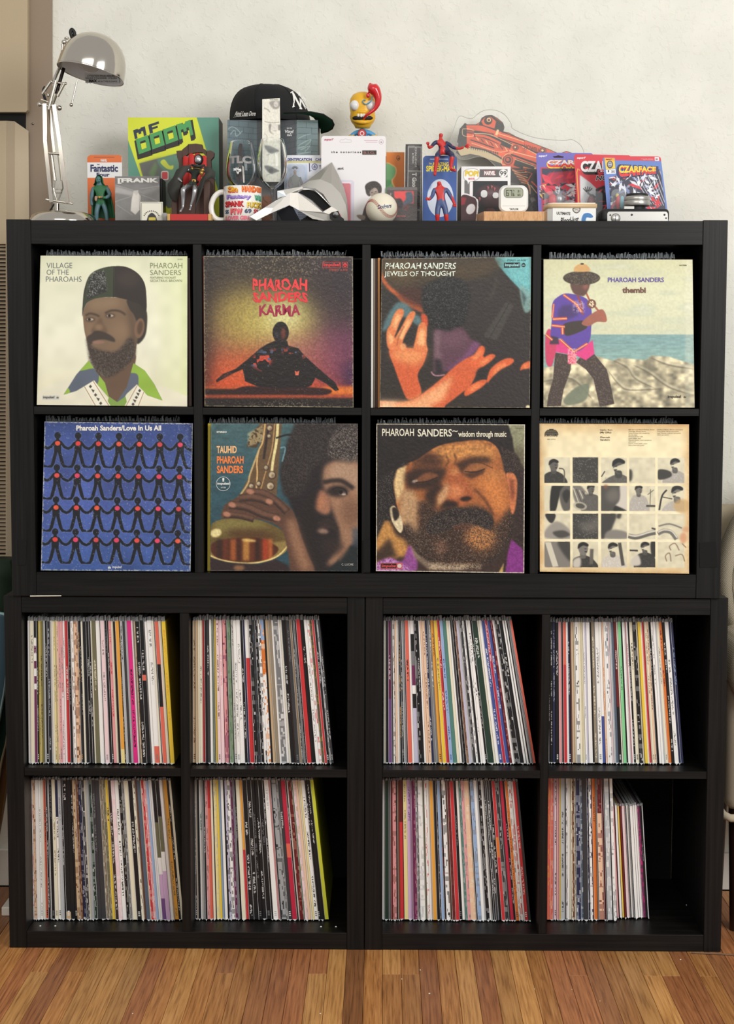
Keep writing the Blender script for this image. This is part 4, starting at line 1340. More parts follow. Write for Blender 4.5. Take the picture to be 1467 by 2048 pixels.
s.tex(s.mask([(95, 862), (1183, 866), (1183, 1100), (95, 1100)]), 0.07, (120, 30), 43)
rk = s.mask([(95, 1100), (200, 1080), (460, 1010), (600, 1050), (640, 1028), (830, 1045), (870, 1012), (1000, 1020), (1183, 1080), (1183, 1390), (95, 1390)], 3)
s.lay(rk, (178, 168, 138))
s.tex(rk, 0.32, (16, 22), 44)
s.tex(rk, 0.22, (50, 40), 45)
for P in ([(600, 1050), (700, 1100), (760, 1180), (900, 1250)], [(740, 1080), (860, 1140), (1000, 1240), (1180, 1300)], [(870, 1030), (1000, 1080), (1180, 1110)], [(560, 1120), (640, 1220), (720, 1260), (960, 1250)], [(95, 1200), (300, 1180), (450, 1330)]):
 s.line(P, 13, (96, 88, 72), 0.7, 3, True, taper=True)
 s.line([(a, b - 14) for a, b in P], 16, (210, 202, 172), 0.55, 5, True, taper=True)
s.poly([(240, 1330), (330, 1240), (420, 1220), (400, 1330), (280, 1370)], (110, 118, 98), 0.9, 4, True)
s.rect(1115, 322, 1168, 1388, (228, 226, 204), 0.3, 8)
TR = (66, 52, 46)
for P in ([(180, 990), (300, 1010), (290, 1120), (240, 1260), (220, 1375), (120, 1380), (130, 1300), (165, 1180)], [(330, 1060), (380, 1000), (460, 1000), (550, 1110), (580, 1230), (605, 1360), (500, 1380), (480, 1290), (455, 1180), (400, 1110)]):
 s.poly(P, TR, 1, 1.5)
 s.speck(s.mask(P, 3), (120, 106, 94), 0.06, 46, 0.7)
s.poly([(110, 880), (140, 820), (200, 900), (170, 1040), (150, 1090), (115, 1060)], (202, 62, 100), 1, 2, True)
s.poly([(180, 985), (200, 890), (330, 990), (450, 900), (462, 1000), (400, 1045), (330, 1010), (270, 1000)], (218, 60, 130), 1, 1.5)
s.poly([(160, 640), (200, 590), (270, 565), (400, 600), (440, 680), (440, 800), (420, 920), (320, 985), (225, 890), (150, 900), (155, 760)], (92, 66, 158), 1, 1.5, True)
s.poly([(240, 650), (330, 660), (340, 720), (220, 760), (200, 700)], (60, 44, 86), 0.7, 10, True)
s.poly([(250, 780), (370, 760), (400, 780), (400, 820), (270, 870), (240, 830)], (58, 46, 40), 1, 2, True)
s.poly([(150, 870), (200, 880), (210, 930), (140, 930)], (54, 44, 60), 0.9, 3)
for P, w in (([(162, 750), (265, 745)], 22), ([(155, 795), (250, 805)], 20), ([(240, 575), (330, 640), (370, 700)], 18), ([(232, 810), (234, 860)], 22), ([(215, 895), (315, 985), (412, 925)], 20), ([(112, 860), (160, 900)], 20), ([(170, 640), (160, 740)], 14)):
 s.line(P, w, (206, 74, 60), 1, 1)
 s.line(P, w * 0.3, (238, 206, 140), 0.9, 1)
s.poly([(270, 1000), (330, 1000), (332, 1070), (272, 1072)], (222, 80, 110), 1, 2)
s.speck(s.mask([(270, 960), (335, 960), (335, 1072), (270, 1072)]), (244, 220, 210), 0.2, 47, 0.7)
s.poly([(370, 780), (430, 720), (520, 680), (550, 765), (480, 770), (420, 800)], (158, 94, 76), 1, 2, True)
s.line([(400, 555), (425, 610), (548, 760)], 13, (168, 90, 66), 1, 1)
s.ell(441, 640, 33, 33, (118, 74, 54), 1, 1)
for k in range(12):
 s.ell(441 + 20 * math.cos(k * 2.4) * (0.4 + 0.05 * k), 640 + 20 * math.sin(k * 2.4) * (0.4 + 0.05 * k), 4.5, 4.5, (240, 226, 190))
s.poly([(296, 480), (420, 470), (425, 520), (400, 570), (370, 585), (310, 560)], (92, 62, 52), 1, 3, True)
s.ell(398, 512, 20, 26, (160, 92, 82), 0.7, 8)
s.ell(370, 455, 133, 50, (58, 46, 36), 1, 2)
s.speck(s.mask([(240, 410), (500, 410), (500, 505), (240, 505)]) * s.mask([(237, 455), (300, 408), (440, 408), (503, 455), (440, 505), (300, 505)], 4), (130, 112, 92), 0.08, 48, 0.8)
s.poly([(318, 408), (330, 368), (374, 352), (412, 366), (428, 405)], (206, 160, 100), 1, 2, True)
s.ell(374, 354, 13, 6, (52, 44, 36))
s.line([(340, 580), (365, 640), (380, 720)], 14, (150, 60, 44), 0.9, 2, True)
s.speck(s.mask([(310, 620), (390, 620), (390, 700), (310, 700)], 8), (236, 214, 214), 0.15, 49, 0.8)
s.tex(np.ones((s.h, s.w)), 0.03, (90, 90), 50)
s.wear(0.5, 11, (206, 196, 166), 0.01)
s.face('printed_face', t, PRINT)
L = Letters(s)
L.put('PHAROAH SANDERS', 558, 450, 962, 484, (88, 68, 150), 0.02).put('thembi', 662, 520, 832, 562, (110, 74, 60), 0.045)
L.put('impulse!', 990, 1298, 1086, 1324, (52, 48, 44), 0.03).put('abc', 1104, 1304, 1122, 1318, (52, 48, 44), 0.03).put('AS-9206', 1072, 358, 1126, 367, (70, 70, 60), 0.02)
L.build(t)
# --- 5: blue cover with rows of linked dark figures and pink dots
t, s = album('blue cover with four rows of linked black figures', [(89.2, 843.3), (385.3, 846.8), (380.4, 1142.7), (81.8, 1140.5)],
    [(327, 122), (1413, 135), (1395, 1220), (300, 1212)], AY + 0.001, 330, edge=(200, 204, 214))
vgrad(s, [(0, (72, 92, 152)), (0.5, (88, 106, 172)), (1, (72, 100, 160))])
s.tex(np.ones((s.h, s.w)), 0.10, (7, 7), 60)
BKF = (30, 34, 44)
r_ = random.Random(5)
GL = (122, 138, 190)
for row in range(4):
 for pas in (0, 1):
  for k in range(-1, 8):
   cx = 424 + 149.3 * k - row * 6.0
   cy = 224 + 234.5 * row + k * 1.9
   e = 4.5 if pas == 0 else 0
   c_ = GL if pas == 0 else BKF
   a_ = 0.55 if pas == 0 else 1
   s.ell(cx, cy, 24 + e, 25 + e, c_, a_, 1)
   s.poly([(cx - 9 - e, cy + 18), (cx + 9 + e, cy + 18), (cx + 13 + e, cy + 34), (cx + 28 + e, cy + 46), (cx + 26 + e, cy + 120), (cx + 50, cy + 214 + e), (cx + 74, cy + 224 - e * 0), (cx + 74, cy + 234 + e), (cx + 40 - e, cy + 234 + e), (cx + 22 - e, cy + 205),
     (cx, cy + 118 + e * 2), (cx - 22 + e, cy + 205), (cx - 40 + e, cy + 234 + e), (cx - 76, cy + 234 + e), (cx - 76, cy + 224), (cx - 50, cy + 214), (cx - 26 - e, cy + 120), (cx - 28 - e, cy + 46), (cx - 13 - e, cy + 34)], c_, a_, 1)
   s.line([(cx - 18, cy + 44), (cx - 50, cy + 84), (cx - 76, cy + 96)], 20 + 2 * e, c_, a_, 1)
   s.line([(cx + 18, cy + 44), (cx + 50, cy + 84), (cx + 76, cy + 96)], 20 + 2 * e, c_, a_, 1)
 for k in range(0, 7):
  cx = 424 + 149.3 * k - row * 6.0
  cy = 224 + 234.5 * row + k * 1.9
  c_ = r_.choice([(232, 92, 88), (230, 84, 120), (226, 80, 80), (214, 84, 92), (236, 104, 80)])
  s.ell(cx, cy + 57, 19, 17, c_, 1, 1)
s.tex(np.ones((s.h, s.w)), 0.05, (120, 120), 61)
em = np.clip((np.linspace(0, 1, s.w)[None, :] - 0.9) * 9, 0, 1) * np.ones((s.h, 1))
s.speck(em, (206, 210, 216), 0.035, 62, 0.8)
s.speck(np.ones((s.h, s.w)), (196, 200, 210), 0.006, 63, 0.6)
s.wear(0.9, 13, (216, 216, 212), 0.012)
s.face('printed_face', t, PRINT_GLOSS)
L = Letters(s)
L.put('Pharoah Sanders/Love In Us All', 560, 149, 1182, 188, (240, 236, 228), 0.035)
L.put('impulse!', 824, 1178, 892, 1202, (226, 228, 232), 0.02).put('abc', 792, 1180, 814, 1200, (226, 228, 232), 0.05)
L.build(t)
# --- 6: saxophone and half a face
t, s = album('cover with a brass saxophone beside a half shadowed face', [(421.7, 847), (715, 847.5), (715, 1142.7), (420.5, 1141.5)],
    [(170, 110), (1365, 112), (1365, 1315), (165, 1310)], AY, 330, edge=(170, 160, 150))
vgrad(s, [(0, (82, 112, 116)), (0.45, (62, 96, 106)), (1, (52, 84, 96))])
s.tex(np.ones((s.h, s.w)), 0.08, (70, 20), 70)
s.poly([(880, 108), (1370, 108), (1370, 1320), (880, 1320), (860, 900), (740, 560), (780, 330)], (44, 36, 38), 1, 12)
hm = s.mask([(860, 108), (1370, 108), (1370, 440), (1250, 424), (1130, 400), (1000, 470), (960, 600), (880, 700), (760, 700), (730, 480), (800, 240)], 14)
s.lay(hm, (50, 42, 42))
s.speck(hm, (96, 86, 84), 0.10, 71, 0.7)
hl = s.mask([(1130, 250), (1210, 130), (1370, 112), (1370, 436), (1240, 410), (1120, 380)], 10)
s.speck(hl, (196, 186, 172), 0.22, 72, 0.6)
s.speck(hl, (40, 34, 34), 0.10, 73, 0.8)
FC = (168, 130, 104)
s.poly([(1090, 470), (1160, 420), (1290, 432), (1370, 460), (1370, 980), (1300, 1120), (1200, 1240), (1110, 1260), (1180, 1150), (1220, 1040), (1200, 940), (1150, 800), (1120, 720), (1080, 600)], FC, 1, 16, True)
s.poly([(1180, 430), (1365, 470), (1365, 640), (1250, 570), (1120, 560)], (182, 152, 128), 0.9, 24, True)
s.ell(1300, 830, 70, 130, (132, 98, 78), 0.9, 34)
s.poly([(1060, 650), (1110, 680), (1140, 740), (1140, 830), (1090, 850), (1010, 800), (1020, 720)], (172, 124, 98), 1, 12, True)
s.ell(1050, 750, 30, 54, (204, 142, 104), 0.8, 16)
s.line([(1080, 590), (1160, 575), (1240, 580), (1330, 640)], 34, (40, 32, 32), 0.9, 9, True)
s.ell(1200, 660, 90, 46, (46, 36, 36), 0.95, 14)
s.ell(1240, 680, 32, 18, (120, 100, 90), 0.9, 5)
s.ell(1226, 668, 16, 15, (24, 20, 22), 1, 2)
s.ell(1250, 686, 16, 8, (206, 190, 176), 0.9, 3)
s.line([(1150, 650), (1200, 630), (1260, 650), (1276, 690)], 7, (26, 22, 24), 0.9, 2, True)
s.poly([(1060, 900), (1130, 880), (1190, 930), (1200, 990), (1120, 960), (1050, 930)], (58, 46, 42), 0.95, 9, True)
s.ell(1080, 940, 60, 20, (72, 52, 48), 0.9, 8, 0.2)
s.ell(1075, 984, 52, 22, (168, 138, 120), 0.9, 9, 0.15)
s.ell(1160, 1110, 90, 60, (60, 46, 42), 0.9, 26)
s.poly([(960, 700), (1040, 650), (1010, 860), (1060, 900), (1010, 1060), (1060, 1240), (880, 1200), (870, 900)], (42, 33, 33), 1, 22)
s.poly([(1180, 1250), (1290, 1110), (1370, 1090), (1370, 1320), (1100, 1320)], (36, 44, 48), 1, 8)
s.poly([(1200, 1200), (1300, 1070), (1290, 1130), (1210, 1240)], (150, 112, 88), 0.8, 12)
s.rect(1320, 960, 1370, 1110, (70, 84, 100), 0.7, 14)
s.poly([(560, 110), (748, 110), (735, 300), (715, 560), (700, 760), (380, 760), (450, 600), (500, 500), (560, 320), (590, 220)], (116, 92, 66), 1, 3)
s.poly([(460, 300), (500, 190), (560, 130), (610, 130), (570, 260), (540, 310)], (84, 66, 48), 1, 3)
s.speck(s.mask([(470, 190), (600, 120), (590, 260), (470, 300)], 5), (226, 208, 160), 0.12, 74, 1.2)
for P, w, c_ in (([(612, 112), (592, 260), (560, 330), (545, 430), (548, 520), (540, 640)], 12, (226, 190, 130)), ([(715, 112), (705, 250), (675, 420), (665, 520)], 22, (240, 228, 170)), ([(690, 112), (670, 300), (640, 420), (600, 560), (560, 700)], 9, (196, 160, 110)),
     ([(560, 330), (490, 520), (470, 600), (390, 720)], 14, (206, 180, 130)), ([(640, 130), (620, 260), (600, 400)], 20, (60, 46, 44)), ([(700, 230), (780, 205), (830, 205)], 14, (40, 34, 34)), ([(735, 310), (775, 310), (750, 420)], 12, (120, 160, 170))):
 s.line(P, w, c_, 0.95, 2, True)
for cx, cy, rr in ((668, 530, 26), (655, 620, 28), (620, 470, 16), (560, 600, 16), (650, 150, 20), (500, 620, 18), (645, 215, 14)):
 s.ell(cx, cy, rr + 6, rr + 8, (58, 44, 40), 0.9, 3)
 s.ell(cx - 2, cy - 2, rr, rr, (206, 190, 160), 1, 4)
 s.ell(cx + 5, cy + 5, rr * 0.5, rr * 0.5, (130, 104, 80), 0.8, 5)
bell = catmull([(165, 980), (200, 910), (320, 880), (480, 880), (640, 920), (760, 990), (802, 1070), (780, 1150), (680, 1210), (560, 1245), (400, 1250), (240, 1220), (165, 1180)])
bm_ = s.mask(bell, 2)
s.lay(bm_, (116, 98, 56))
s.poly([(170, 900), (320, 880), (560, 890), (640, 960), (400, 960), (230, 1000)], (150, 140, 84), 0.8, 24, clip=bm_)
s.poly([(300, 980), (600, 980), (760, 1060), (600, 1060), (350, 1050)], (96, 66, 40), 0.9, 24, clip=bm_)
inn = s.mask(catmull([(172, 1100), (240, 1060), (400, 1040), (560, 1040), (680, 1090), (720, 1140), (640, 1210), (480, 1240), (300, 1225), (190, 1180)]), 4)
s.lay(inn, (92, 50, 30))
for x0, w, c_ in ((215, 50, (60, 40, 34)), (270, 36, (120, 60, 40)), (330, 46, (190, 110, 60)), (385, 24, (70, 36, 26)), (430, 56, (214, 160, 84)), (490, 34, (120, 62, 34)), (535, 26, (50, 30, 26)), (590, 50, (196, 80, 44)), (640, 30, (226, 130, 70))):
 s.rect(x0, 1050, x0 + w, 1225, c_, 0.75, 9)
 s.lay(inn * 0, c_)
s.lay(bm_ * (1 - inn) * s.mask([(165, 1160), (802, 1060), (802, 1300), (165, 1300)], 8), (196, 172, 110), 0.5)
s.line([(168, 1186), (260, 1222), (420, 1246), (560, 1240), (700, 1196), (790, 1110), (800, 1060)], 12, (236, 214, 150), 1, 2, True)
s.ell(212, 1000, 46, 34, (240, 226, 170), 0.95, 6, -0.3)
s.ell(480, 1060, 60, 12, (246, 220, 140), 0.8, 6, 0.1)
s.poly([(165, 1200), (300, 1240), (560, 1256), (700, 1215), (790, 1260), (830, 1320), (165, 1320)], (58, 44, 46), 1, 6)
s.ell(400, 1285, 46, 22, (176, 130, 90), 0.8, 9)
HD = (104, 74, 60)
s.poly([(300, 760), (420, 690), (520, 660), (640, 680), (740, 730), (830, 810), (870, 900), (900, 1010), (960, 1170), (1010, 1320), (830, 1320), (800, 1180), (760, 1000), (690, 930), (560, 890), (380, 880), (260, 880), (270, 800)], HD, 1, 4, True)
s.poly([(780, 900), (850, 880), (920, 1080), (1000, 1310), (900, 1310), (820, 1080)], (172, 132, 104), 0.85, 26)
for P, w in (([(470, 664), (600, 680), (700, 740), (790, 830)], 62), ([(400, 720), (520, 710), (650, 750)], 64), ([(320, 770), (460, 790), (600, 850), (720, 880)], 66), ([(280, 850), (400, 860), (520, 890)], 50)):
 s.line(P, w, (66, 48, 42), 1, 3, True)
 s.line([(a, b - 8) for a, b in P], w * 0.6, (128, 94, 76), 0.9, 8, True)
for cx, cy in ((645, 745), (705, 882), (344, 772), (300, 848), (490, 664)):
 s.ell(cx, cy, 32, 21, (186, 136, 112), 1, 5, 0.3)
s.tex(np.ones((s.h, s.w)), 0.06, (110, 110), 76)
s.wear(0.45, 17, (190, 184, 170), 0.006)
s.face('printed_face', t, PRINT_GLOSS)
L = Letters(s)
L.put('STEREO', 216, 171, 298, 187, (220, 220, 212), 0.03).put('TAUHID', 216, 292, 380, 352, (240, 186, 130), 0.035).put('PHAROAH', 218, 374, 436, 436, (238, 128, 62), 0.035).put('SANDERS', 218, 452, 432, 514, (238, 128, 62), 0.035)
W_ = mat((228, 230, 228), 0.45)
L.g.m(W_)
for k in range(40):
 a0, a1 = k * math.pi / 20, (k + 1) * math.pi / 20
 L.g.add([s.pt(270 + r0 * math.cos(a), 600 + r0 * math.sin(a), 0.0009) for r0, a in ((58, a0), (58, a1), (55, a1), (55, a0))], [(0, 3, 2, 1)])
L.put('impulse!', 222, 588, 322, 612, (228, 230, 228), 0.04).put('!', 262, 552, 280, 582, (228, 230, 228), 0.08).put('A-9138', 250, 624, 290, 636, (200, 204, 204), 0.02).put('C. LUCIRE', 1234, 1250, 1330, 1266, (190, 186, 180))
L.build(t)
# --- 7: close-up face with closed eyes
t, s = album('cover filled by a sunlit bearded face with closed eyes', [(752.4, 847.5), (1049.3, 849), (1047.6, 1146.4), (751.4, 1142)],
    [(132, 112), (1342, 118), (1335, 1330), (128, 1312)], AY, 340, edge=(214, 204, 186))
vgrad(s, [(0, (44, 34, 34)), (0.5, (56, 42, 36)), (1, (70, 50, 44))])
s.poly([(1190, 110), (1345, 110), (1345, 480), (1280, 400), (1240, 330)], (150, 150, 122), 1, 6)
s.rect(1200, 300, 1345, 480, (96, 84, 66), 0.6, 26)
s.poly([(128, 1060), (180, 820), (240, 900), (300, 1020), (400, 1060), (440, 1180), (300, 1200), (128, 1280)], (196, 146, 84), 1, 14, True)
s.poly([(128, 1160), (240, 1040), (300, 1190), (128, 1250)], (60, 44, 36), 0.9, 16)
face = catmull([(270, 560), (300, 480), (380, 436), (470, 400), (640, 290), (800, 250), (980, 240), (1100, 290), (1160, 420), (1190, 560), (1230, 760), (1220, 900), (1180, 1050), (1080, 1190), (900, 1260), (700, 1260), (560, 1200), (420, 1080), (350, 930), (300, 780), (275, 660)])
fm = s.mask(face, 3)
s.lay(fm, (172, 108, 62))
s.poly([(560, 300), (980, 245), (1120, 330), (1080, 420), (860, 400), (640, 420)], (206, 150, 88), 0.85, 30, clip=fm)
s.poly([(270, 560), (300, 470), (372, 440), (372, 520), (360, 640), (300, 760), (275, 660)], (226, 196, 146), 1, 9, clip=fm)
s.poly([(330, 640), (430, 640), (490, 760), (470, 900), (560, 1100), (640, 1220), (500, 1180), (380, 1040), (310, 860)], (190, 158, 122), 0.9, 20, clip=fm)
s.poly([(940, 560), (1100, 520), (1180, 640), (1200, 840), (1100, 840), (1020, 700)], (214, 140, 78), 0.85, 36, clip=fm)
s.poly([(1000, 480), (1160, 500), (1180, 560), (1000, 560)], (200, 140, 84), 0.6, 26, clip=fm)
s.poly([(420, 420), (560, 330), (700, 400), (640, 470), (420, 460)], (70, 44, 32), 0.85, 26, clip=fm)
s.poly([(360, 520), (450, 470), (620, 470), (720, 480), (640, 620), (560, 650), (380, 640)], (52, 34, 28), 0.92, 20, clip=fm)
s.poly([(460, 560), (540, 510), (620, 520), (630, 545), (540, 580), (460, 590)], (142, 92, 62), 0.9, 9, True, clip=fm)
s.ell(446, 580, 24, 12, (216, 204, 190), 0.7, 5, -0.2)
s.line([(450, 590), (540, 582), (630, 548)], 9, (44, 28, 24), 0.9, 2, True)
s.poly([(780, 430), (900, 380), (1040, 380), (1080, 420), (960, 450), (830, 520), (800, 560), (780, 480)], (66, 42, 30), 0.9, 16, clip=fm)
s.poly([(840, 500), (900, 440), (1000, 436), (1060, 470), (960, 500), (880, 520)], (166, 110, 68), 0.9, 10, True, clip=fm)
s.poly([(840, 520), (930, 500), (1020, 480), (1000, 520), (900, 560)], (80, 50, 34), 0.85, 8, clip=fm)
s.line([(880, 432), (960, 426), (1030, 450), (1080, 474)], 6, (84, 52, 34), 0.8, 2, True)
s.line([(850, 500), (940, 504), (1016, 478)], 8, (40, 26, 22), 0.95, 2, True)
s.line([(690, 460), (720, 420), (700, 370)], 12, (96, 58, 36), 0.8, 6, True)
s.line([(760, 450), (780, 400), (760, 350)], 12, (96, 58, 36), 0.8, 6, True)
s.poly([(720, 470), (790, 470), (850, 560), (920, 690), (900, 740), (820, 780), (720, 750), (700, 620)], (176, 102, 62), 1, 14, True)
s.ell(780, 660, 60, 50, (226, 152, 104), 0.8, 22)
s.ell(770, 500, 40, 30, (206, 150, 96), 0.7, 16)
s.poly([(620, 770), (630, 690), (690, 610), (720, 600), (710, 700), (660, 770)], (214, 180, 140), 0.7, 14, True)
s.poly([(560, 640), (640, 600), (680, 620), (620, 700), (616, 800), (560, 780), (520, 700)], (50, 32, 26), 0.9, 16)
s.ell(860, 722, 46, 20, (46, 28, 22), 0.95, 7, -0.1)
s.poly([(700, 730), (800, 750), (790, 800), (640, 800)], (44, 28, 24), 0.95, 12)
s.line([(930, 640), (1020, 740), (1085, 860)], 18, (86, 50, 32), 0.8, 9, True)
bd = s.mask(catmull([(480, 760), (560, 760), (640, 820), (700, 790), (800, 800), (960, 780), (1060, 850), (1086, 940), (1140, 900), (1230, 800), (1250, 960), (1190, 1110), (1060, 1240), (860, 1290), (640, 1290), (480, 1210), (380, 1080), (340, 960), (400, 930), (470, 1000)]), 20)
s.lay(bd, (58, 42, 36), 0.85)
s.poly([(860, 980), (960, 930), (1080, 960), (1090, 1090), (980, 1150), (860, 1080)], (206, 142, 84), 0.9, 28, True)
s.poly([(600, 1080), (700, 1060), (700, 1150), (640, 1200)], (150, 110, 90), 0.8, 20)
mo_ = s.mask(catmull([(560, 900), (620, 850), (740, 800), (860, 800), (980, 810), (1060, 850), (1086, 920), (1050, 975), (960, 940), (870, 920), (790, 940), (700, 980), (600, 1010), (540, 980)]), 7)
s.lay(mo_, (38, 28, 28))
s.ell(830, 950, 90, 22, (104, 62, 44), 0.9, 9, -0.1)
s.speck(bd, (176, 160, 140), 0.10, 81, 0.55)
s.speck(bd, (34, 24, 22), 0.16, 82, 0.6)
s.speck(mo_, (130, 116, 108), 0.10, 83, 0.55)
s.poly([(1186, 520), (1240, 510), (1278, 580), (1276, 700), (1262, 800), (1240, 850), (1222, 800), (1210, 660)], (206, 130, 86), 1, 4, True)
s.poly([(1210, 560), (1250, 570), (1256, 700), (1230, 760)], (120, 64, 44), 0.7, 9)
s.poly([(240, 800), (280, 780), (330, 860), (350, 950), (330, 1000), (290, 960), (250, 880)], (222, 206, 172), 1, 3, True)
s.poly([(262, 800), (300, 800), (320, 860), (280, 900)], (40, 30, 28), 0.95, 5, True)
hr = s.mask([(128, 330), (400, 440), (300, 480), (268, 600), (290, 740), (240, 800), (250, 900), (200, 900), (128, 1060)], 8)
s.lay(hr, (42, 34, 32))
s.speck(hr, (130, 126, 120), 0.09, 84, 0.55)
hr2 = s.mask([(1140, 290), (1240, 330), (1300, 400), (1290, 500), (1210, 510), (1170, 500)], 8)
s.lay(hr2, (50, 38, 36))
s.speck(hr2, (134, 110, 96), 0.12, 85, 0.55)
hr3 = s.mask([(1290, 500), (1342, 470), (1342, 1330), (1120, 1330), (1240, 1100), (1290, 900), (1270, 820)], 8)
s.lay(hr3, (52, 36, 36))
s.speck(hr3, (110, 84, 76), 0.10, 86, 0.6)
s.poly([(132, 112), (1200, 112), (1240, 240), (1250, 350), (1140, 290), (1060, 246), (900, 246), (720, 270), (560, 310), (430, 350), (300, 480), (132, 560)], (42, 34, 34), 1, 5)
s.tex(s.mask([(132, 112), (1230, 112), (1230, 300), (132, 520)]), 0.14, (60, 60), 87)
s.poly([(1200, 1160), (1230, 1050), (1320, 1130), (1342, 1330), (1180, 1330)], (140, 60, 140), 1, 5)
s.poly([(128, 1250), (240, 1200), (340, 1230), (400, 1100), (440, 1170), (470, 1260), (420, 1320), (128, 1320)], (150, 84, 150), 1, 7, True)
s.speck(s.mask([(128, 1240), (240, 1200), (400, 1280), (400, 1320), (128, 1320)], 8), (226, 196, 222), 0.12, 88, 0.9)
s.poly([(410, 1090), (460, 1160), (560, 1240), (760, 1270), (900, 1260), (800, 1310), (560, 1300), (440, 1200)], (196, 176, 150), 0.55, 9)
s.speck(s.mask([(560, 1240), (1000, 1250), (980, 1300), (560, 1300)], 9), (220, 200, 170), 0.25, 89, 0.7)
s.poly([(1120, 1330), (1170, 1240), (1160, 1330)], (206, 176, 110), 0.9, 4)
s.tex(np.ones((s.h, s.w)), 0.10, (110, 110), 90)
s.wear(1.0, 19, (222, 214, 196), 0.008)
s.face('printed_face', t, PRINT_GLOSS)
L = Letters(s)
L.put('PHAROAH', 178, 152, 438, 212, (228, 222, 200), 0.012).put('SANDERS', 468, 155, 746, 216, (228, 222, 200), 0.016).put('wisdom through music', 798, 172, 1190, 232, (222, 214, 190), 0.022)
L.put('~', 750, 166, 794, 178, (222, 214, 190), 0.02).put('AS-9233', 1268, 146, 1322, 153, (90, 88, 76))
L.g.m(mat((200, 90, 90), 0.4))
L.g.add([s.pt(166, 1246, 0.0009), s.pt(342, 1246, 0.0009), s.pt(342, 1294, 0.0009), s.pt(166, 1294, 0.0009)], [(0, 3, 2, 1)])
L.g.m(mat((30, 20, 24), 0.4))
L.g.add([s.pt(170, 1250, 0.00094), s.pt(296, 1250, 0.00094), s.pt(296, 1290, 0.00094), s.pt(170, 1290, 0.00094)], [(0, 3, 2, 1)])
L.g.m(mat((206, 196, 186), 0.4))
L.g.add([s.pt(320 + 17 * math.cos(a), 1270 + 17 * math.sin(a), 0.00096) for a in np.linspace(0, 6.28, 20, endpoint=False)], [tuple(range(20))])
L.k = 3
L.put('impulse', 176, 1256, 290, 1288, (214, 70, 70), 0.02, 0.2)
L.build(t)
# --- 8: cream back cover with a grid of small photographs
t, s = album('stained cream back cover with twenty small square photographs', [(1078.2, 847.2), (1377.1, 848.6), (1377.1, 1147.4), (1079, 1143.3)],
    [(53, 98), (1143, 103), (1143, 1180), (55, 1165)], AY, 340, edge=(200, 180, 140))
vgrad(s, [(0, (226, 204, 158)), (0.12, (238, 224, 184)), (0.8, (240, 230, 196)), (1, (228, 212, 172))])
yy, xx = np.mgrid[0:s.h, 0:s.w]
d_ = np.minimum(np.minimum(xx / s.w, 1 - xx / s.w), np.minimum(yy / s.h, 1 - yy / s.h))
s.lay(np.clip(1 - d_ / 0.07, 0, 1) * (0.4 + s.noise((9, 9), 91)), (206, 162, 104), 0.7)
s.tex(np.ones((s.h, s.w)), 0.04, (30, 30), 92)
X0 = [90, 296, 502, 707, 914]
X1 = [277, 481, 690, 896, 1107]
Y0 = [341, 545, 745, 947]
Y1 = [525, 726, 928, 1132]
DKS = {(1, 0): 58, (1, 2): 62}
LT = (214, 206, 178)
for j in range(4):
 for i in range(5):
  x0, x1, y0, y1 = X0[i], X1[i], Y0[j] + i * 0.8, Y1[j] + i * 0.8
  m_ = s.mask([(x0, y0), (x1, y0), (x1, y1), (x0, y1)])
  s.lay(m_, LT)
  s.tex(m_, 0.05, (40, 40), 93 + i + 5 * j)
def bl(P, v, blur=4, cell=None, a=1.0):
 m_ = s.mask(catmull(P), blur)
 if cell:
  i, j = cell
  m_ = m_ * s.mask([(X0[i], Y0[j]), (X1[i], Y0[j]), (X1[i], Y1[j]), (X0[i], Y1[j])])
 s.lay(m_, (v, v * 0.96, v * 0.9), a)
def person(i, j, cx, cy, r, flip=1, shirt=60, skin=96):
 c = (i, j)
 bl([(cx - r * 2.2, Y1[j] + 9), (cx - r * 1.7, cy + r * 1.7), (cx - r * 0.4, cy + r * 1.1), (cx + r * 0.6, cy + r * 1.1), (cx + r * 1.9, cy + r * 1.9), (cx + r * 2.4, Y1[j] + 9)], shirt, 2, c)
 s.speck(s.mask([(cx - r * 2, cy + r * 1.5), (cx + r * 2, cy + r * 1.5), (cx + r * 2, Y1[j]), (cx - r * 2, Y1[j])], 6) * s.mask([(X0[i], Y0[j]), (X1[i], Y0[j]), (X1[i], Y1[j]), (X0[i], Y1[j])]), (shirt + 26,) * 3, 0.05, i * 7 + j, 0.7)
 bl([(cx - r * 0.5, cy + r * 0.6), (cx + r * 0.4, cy + r * 0.6), (cx + r * 0.4, cy + r * 1.5), (cx - r * 0.4, cy + r * 1.5)], skin - 20, 2, c)
 bl([(cx - r * 0.75, cy - r * 0.5), (cx, cy - r), (cx + r * 0.75, cy - r * 0.5), (cx + r * 0.8 * flip, cy + r * 0.2), (cx + r * 0.3, cy + r), (cx - r * 0.4, cy + r * 0.9), (cx - r * 0.8, cy + r * 0.1)], skin, 2, c)
 bl([(cx - r * 0.95, cy - r * 0.1), (cx - r * 0.8, cy - r * 0.9), (cx, cy - r * 1.25), (cx + r * 0.85, cy - r * 0.9), (cx + r * 0.8, cy - r * 0.45), (cx, cy - r * 0.65), (cx - r * 0.7, cy - r * 0.2)], 30, 2, c)
 bl([(cx + flip * r * 0.2, cy + r * 0.35), (cx + flip * r * 0.7, cy + r * 0.38), (cx + flip * r * 0.5, cy + r * 0.56)], 36, 2, c)
 bl([(cx + flip * r * 0.15, cy - r * 0.15), (cx + flip * r * 0.6, cy - r * 0.15), (cx + flip * r * 0.4, cy)], 46, 2, c)
